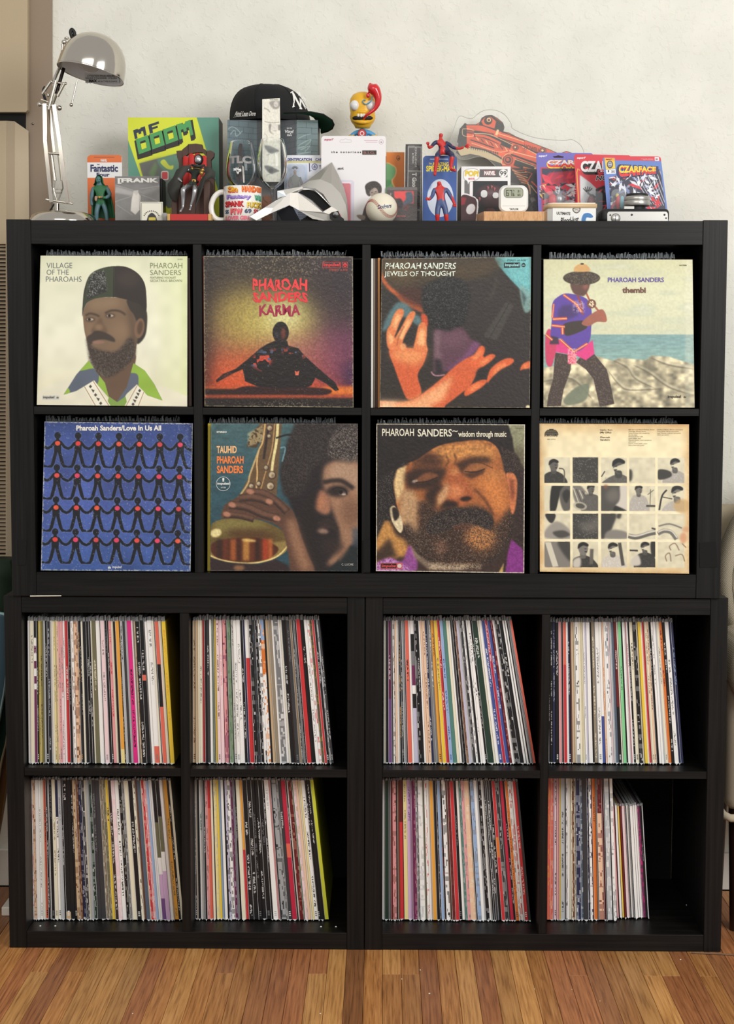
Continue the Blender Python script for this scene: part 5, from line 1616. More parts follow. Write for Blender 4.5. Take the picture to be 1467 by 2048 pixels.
for c in ((1, 0), (1, 2)):
 bl([(X0[c[0]] - 30, Y0[c[1]] - 30), (X1[c[0]] + 30, Y0[c[1]] - 30), (X1[c[0]] + 30, Y1[c[1]] + 30), (X0[c[0]] - 30, Y1[c[1]] + 30)], 56, 1, c)
 s.speck(s.mask([(X0[c[0]], Y0[c[1]]), (X1[c[0]], Y0[c[1]]), (X1[c[0]], Y1[c[1]]), (X0[c[0]], Y1[c[1]])]), (150, 148, 140), 0.03, 95 + c[1], 0.7)
bl([(330, 820), (420, 800), (480, 760), (490, 850), (400, 880)], 110, 22, (1, 2), 0.8)
person(0, 0, 158, 400, 38, 1, 50)
s.line([(195, 420), (225, 425), (236, 450), (232, 520)], 9, (96, 90, 80), 1, 1, True)
person(2, 0, 630, 410, 50, -1, 92, 84)
s.line([(505, 480), (530, 440)], 8, (60, 56, 50))
person(4, 0, 1040, 395, 38, -1, 170, 110)
bl([(920, 430), (1000, 440), (1010, 480), (920, 500)], 56, 3, (4, 0))
bl([(704, 430), (728, 440), (726, 500), (704, 510)], 60, 6, (3, 0))
bl([(150, 530), (240, 530), (200, 620), (170, 726), (130, 720)], 34, 3, (0, 1))
bl([(200, 600), (230, 550), (290, 540), (290, 690), (240, 730), (210, 680)], 90, 4, (0, 1))
bl([(220, 610), (250, 570), (280, 600), (250, 670)], 44, 5, (0, 1))
bl([(290, 560), (350, 540), (480, 720), (420, 740), (330, 690)], 120, 4, (1, 1))
for k in range(5):
 s.line([(300 + 22 * k, 560 + 8 * k), (360 + 24 * k, 722)], 7, (70, 66, 60) if k % 2 else (206, 200, 180), 0.9, 1)
person(1, 1, 428, 572, 30, 1, 90)
s.ell(350, 690, 50, 30, (180, 174, 156), 0.8, 2, 0.2)
s.ell(350, 690, 34, 18, (70, 66, 60), 0.9, 2, 0.2)
bl([(495, 540), (640, 545), (640, 640), (620, 730), (500, 730)], 74, 5, (2, 1))
bl([(540, 600), (610, 560), (640, 640), (560, 660)], 120, 16, (2, 1), 0.7)
bl([(640, 545), (690, 545), (690, 720), (640, 730), (600, 700), (640, 640)], 206, 5, (2, 1))
bl([(600, 690), (640, 700), (690, 730), (600, 735)], 36, 4, (2, 1))
person(3, 1, 776, 578, 30, 1, 176, 110)
s.line([(830, 690), (896, 690)], 14, (60, 56, 50), 1, 2)
s.line([(862, 570), (858, 690)], 5, (90, 86, 76), 1, 1)
s.line([(840, 610), (885, 575)], 5, (90, 86, 76), 1, 1)
person(4, 1, 1056, 600, 46, -1, 180, 120)
s.line([(925, 720), (945, 620), (980, 575)], 12, (40, 38, 36), 1, 1, True)
s.line([(945, 625), (1020, 640)], 7, (70, 66, 60), 1, 1)
bl([(96, 750), (150, 742), (172, 760), (150, 812), (120, 800)], 44, 3, (0, 2))
bl([(100, 860), (180, 800), (272, 860), (276, 930), (100, 920)], 150, 6, (0, 2))
bl([(150, 880), (230, 866), (276, 900), (200, 920)], 70, 5, (0, 2))
bl([(500, 742), (610, 745), (590, 830), (560, 890), (500, 925)], 60, 6, (2, 2))
bl([(620, 745), (650, 745), (640, 780), (615, 775)], 60, 6, (2, 2))
bl([(540, 880), (600, 860), (690, 880), (690, 925), (540, 925)], 130, 6, (2, 2))
for P, w, v in (([(700, 905), (760, 915), (850, 890), (898, 880)], 34, 96), ([(700, 898), (760, 906), (850, 880), (898, 870)], 12, 214), ([(915, 890), (960, 870), (1010, 880), (1050, 930)], 30, 110), ([(915, 880), (960, 862), (1015, 872), (1055, 920)], 9, 220), ([(920, 836), (1000, 820), (1090, 850)], 11, 120), ([(870, 850), (898, 858)], 12, 60)):
 s.line(P, w, (v, v * 0.97, v * 0.9), 1, 2, True)
bl([(92, 950), (180, 950), (279, 1060), (279, 1132), (92, 1132)], 126, 6, (0, 3))
bl([(180, 948), (279, 948), (279, 1090)], 60, 8, (0, 3))
s.poly([(94, 950), (136, 950), (192, 1125), (150, 1130)], (206, 200, 180), 1, 2)
person(1, 3, 372, 1002, 42, 1, 50, 120)
bl([(300, 1080), (350, 1060), (350, 1130), (300, 1132)], 196, 6, (1, 3))
s.line([(435, 1000), (430, 1110)], 26, (96, 90, 82), 1, 3)
person(2, 3, 588, 1000, 38, -1, 200, 110)
s.line([(636, 955), (662, 1120)], 24, (76, 72, 66), 1, 2)
person(3, 3, 822, 990, 34, -1, 50, 96)
bl([(862, 955), (900, 950), (900, 1050), (870, 1050)], 40, 4, (3, 3))
s.line([(710, 1010), (770, 1012)], 12, (40, 38, 36), 1, 1)
bl([(720, 1080), (770, 1040), (790, 1110), (730, 1120)], 200, 5, (3, 3))
for P in ([(1010, 1010), (1000, 980), (1040, 960), (1070, 1010)], [(980, 1090), (970, 1050), (1000, 1030), (1010, 1090)], [(1040, 1050), (1090, 1040), (1110, 1090)], [(1090, 960), (1120, 990)]):
 s.line(P, 7, (110, 84, 66), 0.8, 2, True)
for cx, cy, rx, ry, c_ in ((536, 552, 15, 16, (140, 84, 60)), (1100, 920, 26, 40, (206, 140, 100)), (1090, 690, 60, 50, (196, 160, 104)), (1120, 860, 30, 20, (206, 150, 110)), (990, 140, 34, 12, (206, 180, 140))):
 s.ell(cx, cy, rx, ry, c_, 0.75, 7)
s.wear(0.6, 23, (196, 156, 104), 0.016)
s.face('printed_face', t, PRINT)
L = Letters(s)
tx = (74, 64, 54)
L.g.m(mat((34, 30, 28), 0.5))
for k in range(7):
 hh = 50 - 50 * (k / 7.0)
 z_ = 136 + k * 6.2
 ww = 50 * math.sqrt(max(0.02, 1 - ((172 - z_) / 38.0) ** 2))
 L.g.add([s.pt(140 - ww, z_, 0.0009), s.pt(140 + ww, z_, 0.0009), s.pt(140 + ww, z_ + 4.6, 0.0009), s.pt(140 - ww, z_ + 4.6, 0.0009)], [(0, 3, 2, 1)])
L.put('STRATA-EAST', 90, 173, 191, 190, (34, 30, 28), 0.05).put('SES-19733', 110, 207, 168, 214, tx)
L.put('Izipho Zam', 496, 138, 584, 151, tx, 0.01).put('(My Gifts)', 494, 154, 576, 171, tx, 0.01).put('Pharoah', 497, 190, 566, 202, tx, 0.01).put('Sanders', 497, 207, 564, 220, tx, 0.01)
r_ = random.Random(9)
y_ = 137
for ln in ('Billy Hart and Majeed Shabazz, drums', 'Chief Bey, African drums', 'Sonny Fortune, alto saxophone', 'Sirone, bass', 'Howard Johnson, tuba', 'Cecil McBee, bass', 'Pharoah Sanders, tenor saxophone', 'percussion', 'Lonnie Liston Smith, piano', 'Sonny Sharrock, guitar'):
 L.put(ln, 703, y_, 703 + 5.2 * len(ln), y_ + 9, tx)
 y_ += 12.6
y_ = 137
for ln in ('Nathaniel Bettis, African percussion', 'Tony Wylie, African percussion', 'Leon Thomas, vocal and percussion', 'Other percussion'):
 L.put(ln, 911, y_, 911 + 5.2 * len(ln), y_ + 9, tx)
 y_ += 12.6
L.build(t)
# --- records standing side-on beside the face-out covers
SIDE = [('thin white record standing left of the crossed arms cover', 741.5, 745.6, (742, 746), 517, 814, (236, 234, 228)),
  ('taupe record second left of the crossed arms cover', 746.2, 750.0, (746.5, 750.2), 517, 814, (120, 104, 90)),
  ('dark brown record third beside the crossed arms cover', 750.4, 754.6, (750.6, 754.8), 517, 814, (70, 40, 26)),
  ('golden brown record tucked against the crossed arms cover', 755.0, 759.6, (755.2, 759.8), 516, 814, (186, 124, 60)),
  ('slim red record left of the sunset cover', 404.6, 407.4, (405, 407.4), 513, 812, (150, 40, 34)),
  ('yellow record standing left of the saxophone cover', 414.6, 419.8, (415.4, 421), 847, 1141, (196, 178, 50)),
  ('dark brown record leaning right of the cream portrait cover', 377.0, 383.0, (376.0, 379.0), 516, 811, (64, 38, 26))]
for k, (lab, b0, b1, (t0, t1), pt, pb, c) in enumerate(SIDE):
 yv = 0.010 + 0.004 * (k % 3)
 zs = umid[0][1] if pt < 700 and b0 < 390 else (umid[1][1] if pt < 700 and b0 < 700 else (umid[2][1] if pt < 700 else Z1 + 0.0505))
 P = [pw(b0, pb, yv), pw(b1, pb, yv), pw(t1, pt, yv), pw(t0, pt, yv)]
 P[0].z = P[1].z = zs + 0.001
 o_ = Vector(((P[0].x + P[1].x) / 2, 0.17, zs))
 th = thing('record', lab, 'record', o_, 'records beside the face-out covers')
 g = G().m(SPINE)
 ink = []
 record_geom(g, ink, tuple(P), yv, 0.03, ('bk', 10, None, None, []), random.Random(k))
 ink = [tuple(c)] * len(ink)
 g.build('cover', th, ink=to_lin(ink))
# ------------------------------------------------------------------ things on top of the upper unit
T = Z2
def proj(p):
 v = _M3.transposed() @ (Vector(p) - CAM)
 return (IMG_W / 2 + FPX * v.x / -v.z, IMG_H / 2 - FPX * v.y / -v.z)
def msize(px, py, y):
 return (pw(px + 1, py, y) - pw(px, py, y)).length
def onT(px, y, dz=0.0):
 p = pw(px, 441, y)
 return Vector((p.x, y, T + dz))
class Crop:
 def __init__(s, x, y, k):
  s.x, s.y, s.k = x, y, k
 def __call__(s, a, b):
  return (s.x + a / s.k, s.y + b / s.k)
 def w(s, a, b, y):
  return pw(s.x + a / s.k, s.y + b / s.k, y)
 def r(s, n, y):
  return n / s.k * msize(700, 400, y)
C1 = Crop(0, 40, 4.8769)
C2 = Crop(160, 220, 5.0586)
C3 = Crop(430, 150, 5.868)
C4 = Crop(640, 150, 6.6048)
C5 = Crop(830, 210, 5.4333)
C6 = Crop(1050, 280, 4.89)
C7 = Crop(330, 280, 12.0455)
C8 = Crop(490, 310, 6.6682)
def rrect(x0, y0, x1, y1, r, n=5):
 P = []
 for cx, cy, a in ((x1 - r, y0 + r, -90), (x1 - r, y1 - r, 0), (x0 + r, y1 - r, 90), (x0 + r, y0 + r, 180)):
  for k in range(n + 1):
   t_ = math.radians(a + 90 * k / n)
   P.append((cx + r * math.cos(t_), cy + r * math.sin(t_)))
 return P
def face_keep(o, s, P):
 m = s.mask(P)
 me = o.data
 w = s.w
 bm = bmesh.new()
 bm.from_mesh(me)
 kill = [f for f in bm.faces if m[min(s.h - 1, f.verts[0].index // w), min(s.w - 1, f.verts[0].index % w)] < 0.5]
 bmesh.ops.delete(bm, geom=kill, context='FACES')
 bm.to_mesh(me)
 bm.free()
 return o
def upright(crop, x0, x1, ytop, y, n, base, lean=0.0, off=0.0004):
 tl, tr = crop.w(x0, ytop, y + lean), crop.w(x1, ytop, y + lean)
 bl_ = Vector((crop.w(x0, ytop, y).x, y, T + 0.0003))
 br_ = Vector((crop.w(x1, ytop, y).x, y, T + 0.0003))
 pb = proj((bl_ + br_) / 2)
 yb = (pb[1] - crop.y) * crop.k
 s = Surf([tl, tr, br_, bl_], [(x0, ytop), (x1, ytop), (x1, yb), (x0, yb)], n, base, off)
 s.yb = yb
 return s
def slab(s, parent, name, th, c, rough=0.5, round_=0.0):
 g = G().m(mat(c, rough))
 x0, y0 = s.q[0]
 x1, y1 = s.q[2]
 P = rrect(x0, y0, x1, y1, round_) if round_ else [(x0, y0), (x1, y0), (x1, y1), (x0, y1)]
 g.prism([s.pt(a, b) for a, b in P], (0, th, 0))
 return g.build(name, parent)
# ---- orange toy card and green hooded figure
t = thing('toy_card', 'orange rounded toy card with navy lettering, first card from the lamp', 'toy card', onT(210, 0.27))
s = upright(C2, 72, 424, 455, 0.262, (90, 170), (222, 110, 52))
x0, yb = 72, s.yb
s.rect(72, 532, 424, 686, (234, 232, 232))
s.rect(140, 476, 345, 486, (150, 70, 40), 0.7)
s.line([(424, 470), (424, yb)], 10, (230, 225, 220))
s.rect(72, 1050, 424, yb, (196, 90, 44), 0.6, 30)
slab(s, t, 'card_back', 0.004, (214, 208, 200), 0.6, 40)
face_keep(s.face('printed_face', t), s, rrect(72, 455, 424, yb, 40))
L = Letters(s)
nv_ = (44, 50, 96)
L.put('MARVEL', 208, 498, 272, 524, (240, 236, 230), 0.04).put('THE', 170, 545, 196, 558, nv_, 0.04)
L.put('Fantastic', 104, 552, 382, 626, nv_, 0.035).put('Four', 166, 634, 298, 674, nv_, 0.035).build(t)
def fig(name, label, cat, base, joints, edges, zone, sub=2, root=0):
 t = thing(name, label, cat, base)
 vs, fs = skin_body(joints, edges, sub, root)
 g = G()
 zone_add(g, vs, fs, zone)
 g.build('body', t)
 return t
FYD = 0.195
GRN, SLT = mat((42, 104, 66), 0.5), mat((84, 116, 124), 0.45)
J = lambda c, x, y_, d, r: (tuple(c.w(x, y_, d)), c.r(r, d))
zt = lambda c, x, d: tuple(Vector((c.w(x, 1000, d).x, d, T + 0.004)))
c = C2
js = [J(c, 205, 925, FYD, 44), J(c, 203, 860, FYD, 40), J(c, 202, 790, FYD, 50), J(c, 192, 745, FYD, 20), J(c, 190, 705, FYD - 0.002, 26),
  J(c, 135, 785, FYD, 26), J(c, 116, 870, FYD, 22), J(c, 116, 935, FYD, 17), J(c, 120, 968, FYD - 0.004, 15),
  J(c, 272, 785, FYD, 26), J(c, 306, 862, FYD - 0.006, 22), J(c, 262, 888, FYD - 0.014, 18), J(c, 228, 886, FYD - 0.018, 15),
  J(c, 182, 955, FYD, 30), J(c, 168, 1030, FYD - 0.004, 24), (zt(c, 164, FYD), c.r(18, FYD)), (tuple(Vector(zt(c, 160, FYD - 0.014))), c.r(16, FYD)),
  J(c, 236, 950, FYD, 30), J(c, 262, 1030, FYD - 0.002, 24), (zt(c, 282, FYD), c.r(18, FYD)), (tuple(Vector(zt(c, 290, FYD - 0.014))), c.r(16, FYD))]
ed = [(0, 1), (1, 2), (2, 3), (3, 4), (2, 5), (5, 6), (6, 7), (7, 8), (2, 9), (9, 10), (10, 11), (11, 12), (0, 13), (13, 14), (14, 15), (15, 16), (0, 17), (17, 18), (18, 19), (19, 20)]
zt1, zt2 = c.w(200, 955, FYD).z, c.w(200, 760, FYD).z
xa_, xb_ = c.w(140, 800, FYD).x, c.w(272, 800, FYD).x
t = fig('action_figure', 'green and slate plastic toy figure in a hood and cape before the orange card', 'toy figure', onT(207, FYD), js, ed,
  lambda p: GRN if zt1 < p.z < zt2 and xa_ < p.x < xb_ else SLT)
g = G().m(mat((34, 92, 58), 0.6), True)
for k in range(9):
 a0 = -2.1 + 4.2 * k / 9
 a1 = -2.1 + 4.2 * (k + 1) / 9
 q = []
 for a in (a0, a1):
  for zz, rr in ((760, 62), (850, 92), (960, 110), (1090, 122)):
   cc = c.w(212 + (zz - 760) * 0.06, zz, FYD)
   R_ = c.r(rr, FYD)
   q.append(Vector((cc.x + R_ * math.sin(a), FYD + 0.004 + R_ * 0.62 * max(-0.15, math.cos(a)), cc.z + 0.0008 * (k % 2))))
 g.add(q, [(i, i + 1, i + 5, i + 4) for i in range(3)])
g.build('cape', t)
g = G().m(mat((38, 98, 62), 0.6), True)
hc = c.w(190, 706, FYD)
g.lathe([(c.r(58, FYD), -c.r(52, FYD)), (c.r(46, FYD), -c.r(30, FYD)), (c.r(42, FYD), 0), (c.r(34, FYD), c.r(28, FYD)), (c.r(12, FYD), c.r(50, FYD)), (0, c.r(56, FYD))], hc + Vector((0, 0.003, 0)), (0, 0.1, 1), 18, math.radians(-35), math.radians(215), up=(0.0, 1, 0) if False else (1, 0, 0))
g.build('hood', t)
g = G().m(mat((70, 120, 116), 0.5), True)
g.ball(hc + Vector((0, -0.006, -0.0005)), c.r(26, FYD), c.r(18, FYD), c.r(34, FYD), 14, 10)
for dx2 in (-10, 10):
 g.m(mat((24, 34, 36), 0.6)).ball(c.w(190 + dx2, 700, FYD - 0.0095), c.r(6, FYD), 0.0012, c.r(3, FYD), 8, 6)
g.m(mat((40, 70, 70), 0.6)).ball(c.w(190, 722, FYD - 0.0095), c.r(9, FYD), 0.0012, c.r(2.5, FYD), 8, 6)
g.build('face', t)
g = G().m(mat((150, 120, 92), 0.6), True)
g.lathe([(c.r(56, FYD), -0.002), (c.r(56, FYD), 0.002)], c.w(204, 886, FYD), (0, 0, 1), 20)
g.m(mat((190, 150, 60), 0.3, 0.8)).ball(c.w(196, 882, FYD - 0.013), 0.0026, 0.0012, 0.0026, 10, 6)
g.m(mat((176, 140, 120), 0.6)).ball(c.w(160, 896, FYD - 0.012), 0.003, 0.002, 0.006, 10, 6)
g.build('belt', t)
# ---- big green box with slanted lettering
t = thing('toy_box', 'tall teal and lime box with slanted block lettering behind the throne', 'box', onT(350, 0.30))
s = upright(C2, 483, 1403, 76, 0.262, (230, 250), (88, 146, 128))
YL = (214, 222, 44)
yb = s.yb
s.poly([(483, 76), (1178, 76), (1392, 820), (1440, yb), (860, yb), (700, 1080), (600, 700), (560, 560), (483, 300)], YL)
s.poly([(483, 300), (483, yb), (820, yb), (640, 760)], (88, 146, 128))
s.poly([(596, 540), (975, 440), (1130, 450), (1260, 980), (880, 990), (820, 900), (640, 700)], (96, 106, 98), 1, 2)
s.poly([(600, 545), (800, 490), (760, 660), (640, 680)], (98, 96, 92), 0.9, 14)
s.poly([(780, 500), (840, 480), (980, 460), (1000, 600), (940, 700), (850, 620), (800, 560)], (96, 142, 118), 0.95, 8, True)
s.poly([(810, 530), (850, 500), (900, 560), (940, 560), (930, 600), (870, 590)], (206, 214, 70), 1, 2, True)
s.poly([(690, 640), (760, 520), (780, 580), (740, 700)], (106, 140, 90), 0.9, 10)
s.poly(rrect(816, 616, 890, 706, 16), (226, 220, 214))
s.poly(rrect(824, 624, 882, 698, 14), (206, 60, 66))
s.poly([(900, 1000), (950, 960), (1000, 1000), (990, yb), (860, yb)], (190, 190, 50), 1, 3)
s.poly([(600, 545), (830, 900), (900, 1000)], (60, 60, 50), 0.4, 6)
slab(s, t, 'box_body', 0.085, (66, 60, 56), 0.5)
s.face('printed_face', t)
L = Letters(s)
L.g.m(mat((40, 44, 50), 0.5))
def polyl(P, c_, lift):
 L.g.m(mat(c_, 0.5))
 L.g.add([s.pt(a, b, 0.0009 + lift) for a, b in P], [tuple(range(len(P)))[::-1]])
def block(txt, x, y_, w, h, gap, sl, c_, lift, grow=0.0):
 cells = {'D': [(0, 0, .28, 1), (.28, 0, 1, .24), (.28, .76, 1, 1), (.72, .24, 1, .76)], 'O': [(0, 0, .28, 1), (.28, 0, 1, .24), (.28, .76, 1, 1), (.72, .24, 1, .76)],
    'M': [(0, 0, .22, 1), (.78, 0, 1, 1), (.22, 0, .39, .42), (.61, 0, .78, .42), (.39, .1, .61, .62)], 'F': [(0, 0, .3, 1), (.3, 0, 1, .26), (.3, .42, .82, .64)]}
 for ch in txt:
  ww = w * (1.12 if ch == 'M' else 1)
  for a0, b0, a1, b1 in cells[ch]:
   P = []
   for a, b in ((a0, b0), (a1, b0), (a1, b1), (a0, b1)):
    xx = x + a * ww + (a * 2 - 1) * grow + 0.20 * b * h
    zz = y_ + b * h + (b * 2 - 1) * grow - 0.36 * (x + a * ww - 540)
    P.append((xx + sl, zz))
   polyl(P, c_, lift)
  x += ww + gap
block('DOOM', 562, 318, 124, 164, 14, 10, (44, 40, 40), 0.0, 13)
block('DOOM', 556, 330, 124, 164, 14, 4, (44, 40, 40), 0.00003, 13)
block('DOOM', 562, 306, 124, 150, 14, 0, (78, 158, 90), 0.00012)
block('MF', 540, 208, 100, 84, 40, 0, (42, 54, 74), 0.00016, 3)
L.build(t)
# ---- shrink-wrapped grey record with a pale tie
t = thing('wrapped_record', 'shrink wrapped grey square sleeve with pale necktie and block letters', 'record', onT(276, 0.16))
s = upright(C2, 352, 804, 672, 0.152, (150, 150), (112, 108, 106), 0.02)
yb = s.yb
s.tex(np.ones((s.h, s.w)), 0.06, (8, 8), 201)
s.rect(352, 672, 804, 752, (90, 86, 86), 0.8, 4)
s.poly([(360, 770), (560, 830), (520, 870), (352, 840)], (196, 192, 190), 0.7, 8)
s.poly([(804, 770), (590, 830), (640, 860), (804, 800)], (150, 146, 144), 0.6, 8)
s.poly([(540, 830), (580, 826), (610, 870), (600, 1010), (556, 1060), (508, 1020), (520, 900)], (226, 220, 212), 1, 3)
s.poly([(536, 818), (590, 812), (584, 846), (548, 850)], (200, 196, 190), 1, 2)
s.line([(560, 860), (600, 840), (596, 1000)], 5, (150, 146, 142), 0.7, 2)
for a, b in (((356, 760), (540, 812)), ((352, 930), (560, 860)), ((620, 860), (800, 930)), ((370, 960), (520, 1060)), ((610, 800), (800, 770))):
 s.line([a, b], 5, (226, 224, 222), 0.45, 2)
slab(s, t, 'sleeve', 0.005, (70, 68, 68), 0.3)
s.face('printed_face', t, mat_wrap if False else PRINT_GLOSS)
L = Letters(s)
L.put('[FRANK', 380, 690, 792, 748, (224, 220, 214), 0.05).build(t)
g = G()
g.m(film_mat('shrink_wrap', (225, 225, 228), 0.10, 0.08))
nn = 14
gv = [[s.at(i / nn, j / nn, 0.002 + rnd.uniform(0, 0.0014)) for i in range(nn + 1)] for j in range(nn + 1)]
g.smooth = False
g.add([p for r_ in gv for p in r_], [(j * (nn + 1) + i, (j + 1) * (nn + 1) + i, (j + 1) * (nn + 1) + i + 1, j * (nn + 1) + i + 1) for i in range(nn) for j in range(nn)])
g.build('shrink_wrap', t)
o = G().m(mat((24, 22, 24), 0.4)).box(onT(320.5, 0.2).x, onT(327, 0.2).x, 0.185, 0.24, T, C2.w(820, 700, 0.2).z, 0.001).build('dark_case', base=onT(323, 0.21))
tag(o, 'thin black case standing between the wrapped sleeve and the throne', 'case')
t = thing('sticker_card', 'small cream square card with dark rounded blot in front of the wrapped sleeve', 'card', onT(303, 0.09))
s = upright(C2, 612, 836, 930, 0.088, (70, 60), (226, 222, 206), 0.006)
yb = s.yb
for e in (0, 10):
 pass
s.line([(622, 942), (826, 942), (826, yb), (622, yb), (622, 942)], 4, (70, 68, 66))
s.poly([(676, yb), (684, 1080), (700, 1056), (725, 1040), (752, 1058), (768, 1084), (776, yb)], (26, 24, 22), 1, 1, True)
s.poly([(690, yb), (694, 1088), (716, 1084), (742, 1084), (762, 1088), (766, yb)], (206, 186, 60), 1, 1)
t0_ = s.face('printed_face', t)
slab(s, t, 'card_back', 0.0012, (226, 222, 206), 0.6)
L = Letters(s)
for k in range(11):
 a = math.radians(200 + 14 * k)
 L.put('abcdefghijk'[k].upper(), 722 + 76 * math.cos(a) - 4, 1090 + 66 * math.sin(a) - 5, 722 + 76 * math.cos(a) + 4, 1090 + 66 * math.sin(a) + 5, (70, 66, 60), 0.02) if False else None
g = G().m(mat((60, 56, 52), 0.5))
for k in range(11):
 a = math.radians(200 + 14 * k)
 P = [(722 + r0 * math.cos(a + da), 1092 + r0 * 0.9 * math.sin(a + da)) for r0, da in ((72, -0.07), (72, 0.07), (84, 0.07), (84, -0.07))]
 g.add([s.pt(a_, b_, 0.0008) for a_, b_ in P], [(0, 1, 2, 3)])
g.build('lettering', t)
o = G().m(mat((150, 150, 148), 0.4)).box(onT(326, 0.08).x, onT(335, 0.08).x, 0.07, 0.10, T, T + 0.022, 0.002).build('small_tin', base=onT(331, 0.085))
tag(o, 'tiny grey block beside the red base of the throne', 'block')
# ---- throne with a seated armoured toy
c = C7
D0 = 0.10
t = thing('toy_throne', 'dark brown toy throne with red padding on a red base', 'toy', onT(383, 0.13))
WD = mat((76, 54, 46), 0.6, grain=0.4)
g = G().m(mat((188, 44, 42), 0.5)).box(onT(342, 0.06).x, onT(422, 0.06).x, 0.045, 0.20, T, c.w(600, 1785, 0.045).z, 0.001)
g.m(mat((206, 164, 96), 0.5))
for a, b in ((336.5, 342), (418, 424)):
 g.box(onT(a, 0.06).x, onT(b, 0.06).x, 0.043, 0.20, T, c.w(600, 1785, 0.045).z + 0.0004)
g.build('base', t)
zb_ = c.w(600, 1785, 0.045).z
for k, P in enumerate([[(270, 260), (410, 250), (420, 640), (380, 1800), (150, 1800), (200, 1500), (330, 900), (330, 560), (290, 420)],
      [(410, 230), (560, 110), (560, 330), (420, 430)], [(545, 100), (740, 85), (742, 300), (555, 330)], [(742, 85), (890, 110), (910, 200), (975, 235), (1000, 400), (900, 300), (742, 298)],
      [(1000, 260), (1100, 250), (1180, 300), (1170, 400), (1100, 480), (1110, 660), (1180, 900), (1190, 1300), (1150, 1800), (960, 1800), (1000, 600)]]):
 P2 = [c(a, b) for a, b in P]
 W = [pw(a, b, 0.155) for a, b in P2]
 for w_ in W:
  w_.z = max(w_.z, zb_ + 0.0002)
 G().m(WD).prism(W, (0, 0.016, 0)).build('throne_plank', t)
g = G().m(mat((196, 50, 48), 0.6), True)
for x0, x1 in ((425, 560), (560, 700), (700, 860), (860, 1000)):
 top = 440 - 130 * math.sin(math.pi * ((x0 + x1) / 2 - 400) / 640)
 g.prism([c.w(a, b, 0.150) for a, b in rrect(x0 + 3, top, x1 - 3, 1100, 60)], (0, 0.006, 0))
g.build('padding', t)
g = G().m(WD)
for x0, x1 in ((200, 330), (960, 1120)):
 p0, p1 = c.w(x0, 900, 0.12), c.w(x1, 1015, 0.12)
 g.box(p0.x, p1.x, 0.085, 0.158, zb_, p1.z, 0.002)
g.box(c.w(330, 1000, 0.12).x, c.w(960, 1000, 0.12).x, 0.10, 0.156, zb_, c.w(600, 1185, 0.12).z, 0.002)
g.build('seat', t)
SIL = mat((176, 176, 180), 0.28, 0.9)
CLO = mat((44, 50, 44), 0.7)
SD = 0.093
js = [J(c, 690, 1060, SD, 88), J(c, 700, 900, SD + 0.012, 92), J(c, 720, 740, SD + 0.022, 118), J(c, 780, 610, SD + 0.022, 50), J(c, 800, 470, SD + 0.012, 78),
  J(c, 530, 710, SD + 0.016, 62), J(c, 390, 790, SD + 0.004, 56), J(c, 270, 850, SD - 0.006, 44), J(c, 340, 950, SD - 0.014, 40), J(c, 410, 1010, SD - 0.018, 14),
  J(c, 950, 720, SD + 0.016, 60), J(c, 1060, 810, SD + 0.004, 56), J(c, 1150, 880, SD - 0.004, 46), J(c, 1195, 935, SD - 0.012, 32),
  J(c, 560, 1110, SD - 0.012, 70), J(c, 430, 1190, SD - 0.034, 72), J(c, 440, 1400, SD - 0.030, 54), J(c, 430, 1620, SD - 0.030, 34), J(c, 360, 1740, SD - 0.042, 34),
  J(c, 720, 1120, SD - 0.014, 64), J(c, 720, 1190, SD - 0.032, 66), J(c, 680, 1400, SD - 0.030, 50), J(c, 620, 1600, SD - 0.028, 32), J(c, 590, 1700, SD - 0.038, 30)]
ed = [(0, 1), (1, 2), (2, 3), (3, 4), (2, 5), (5, 6), (6, 7), (7, 8), (8, 9), (2, 10), (10, 11), (11, 12), (12, 13), (0, 14), (14, 15), (15, 16), (16, 17), (17, 18), (0, 19), (19, 20), (20, 21), (21, 22), (22, 23)]
xl, xr_ = c.w(560, 800, SD).x, c.w(890, 800, SD).x
zc_, zh = c.w(700, 1110, SD).z, c.w(700, 620, SD).z
t = fig('action_figure', 'silver armoured toy figure in a dark hood seated on the throne', 'toy figure', Vector((c.w(690, 1060, SD).x, SD + 0.02, zb_)), js, ed,
  lambda p: CLO if (zc_ < p.z < zh and xl < p.x < xr_) else SIL)
g = G().m(mat((58, 58, 54), 0.8), True)
for P, d0 in (([(640, 600), (420, 620), (270, 720), (190, 900), (60, 1060), (60, 1250), (130, 1420), (290, 1500), (340, 1200), (420, 900), (560, 700)], 0.078),
    ([(930, 620), (1100, 660), (1200, 760), (1200, 930), (1080, 920), (960, 980), (860, 1300), (760, 1560), (730, 1780), (720, 1560), (830, 1000), (960, 800)], 0.072)):
 W = [c.w(a, b, d0) for a, b in P]
 for w_ in W:
  w_.z = max(w_.z, zb_ + 0.001)
 g.prism(W, (0, 0.003, 0))
g.prism([c.w(a, b, 0.108) for a, b in [(400, 1200), (930, 1200), (900, 1700), (640, 1760), (360, 1700)]], (0, 0.002, 0))
g.build('cloak', t)
g = G().m(mat((50, 50, 46), 0.8), True)
hc = c.w(805, 480, SD + 0.014)
R_ = c.r
g.tube([c.w(640, 600, SD + 0.006), c.w(800, 640, SD - 0.004), c.w(950, 610, SD + 0.006)], [R_(26, SD), R_(34, SD), R_(26, SD)], 10)
g.m(mat((16, 16, 16), 0.8)).ball(hc + Vector((0, 0.004, 0.001)), R_(112, SD), R_(108, SD), R_(130, SD), 18, 12)
g.build('hood', t)
g = G().m(SIL, True)
g.ball(hc + Vector((0, -0.0088, -0.0006)), R_(84, SD), R_(50, SD), R_(100, SD), 14, 10)
g.m(mat((20, 20, 22), 0.5))
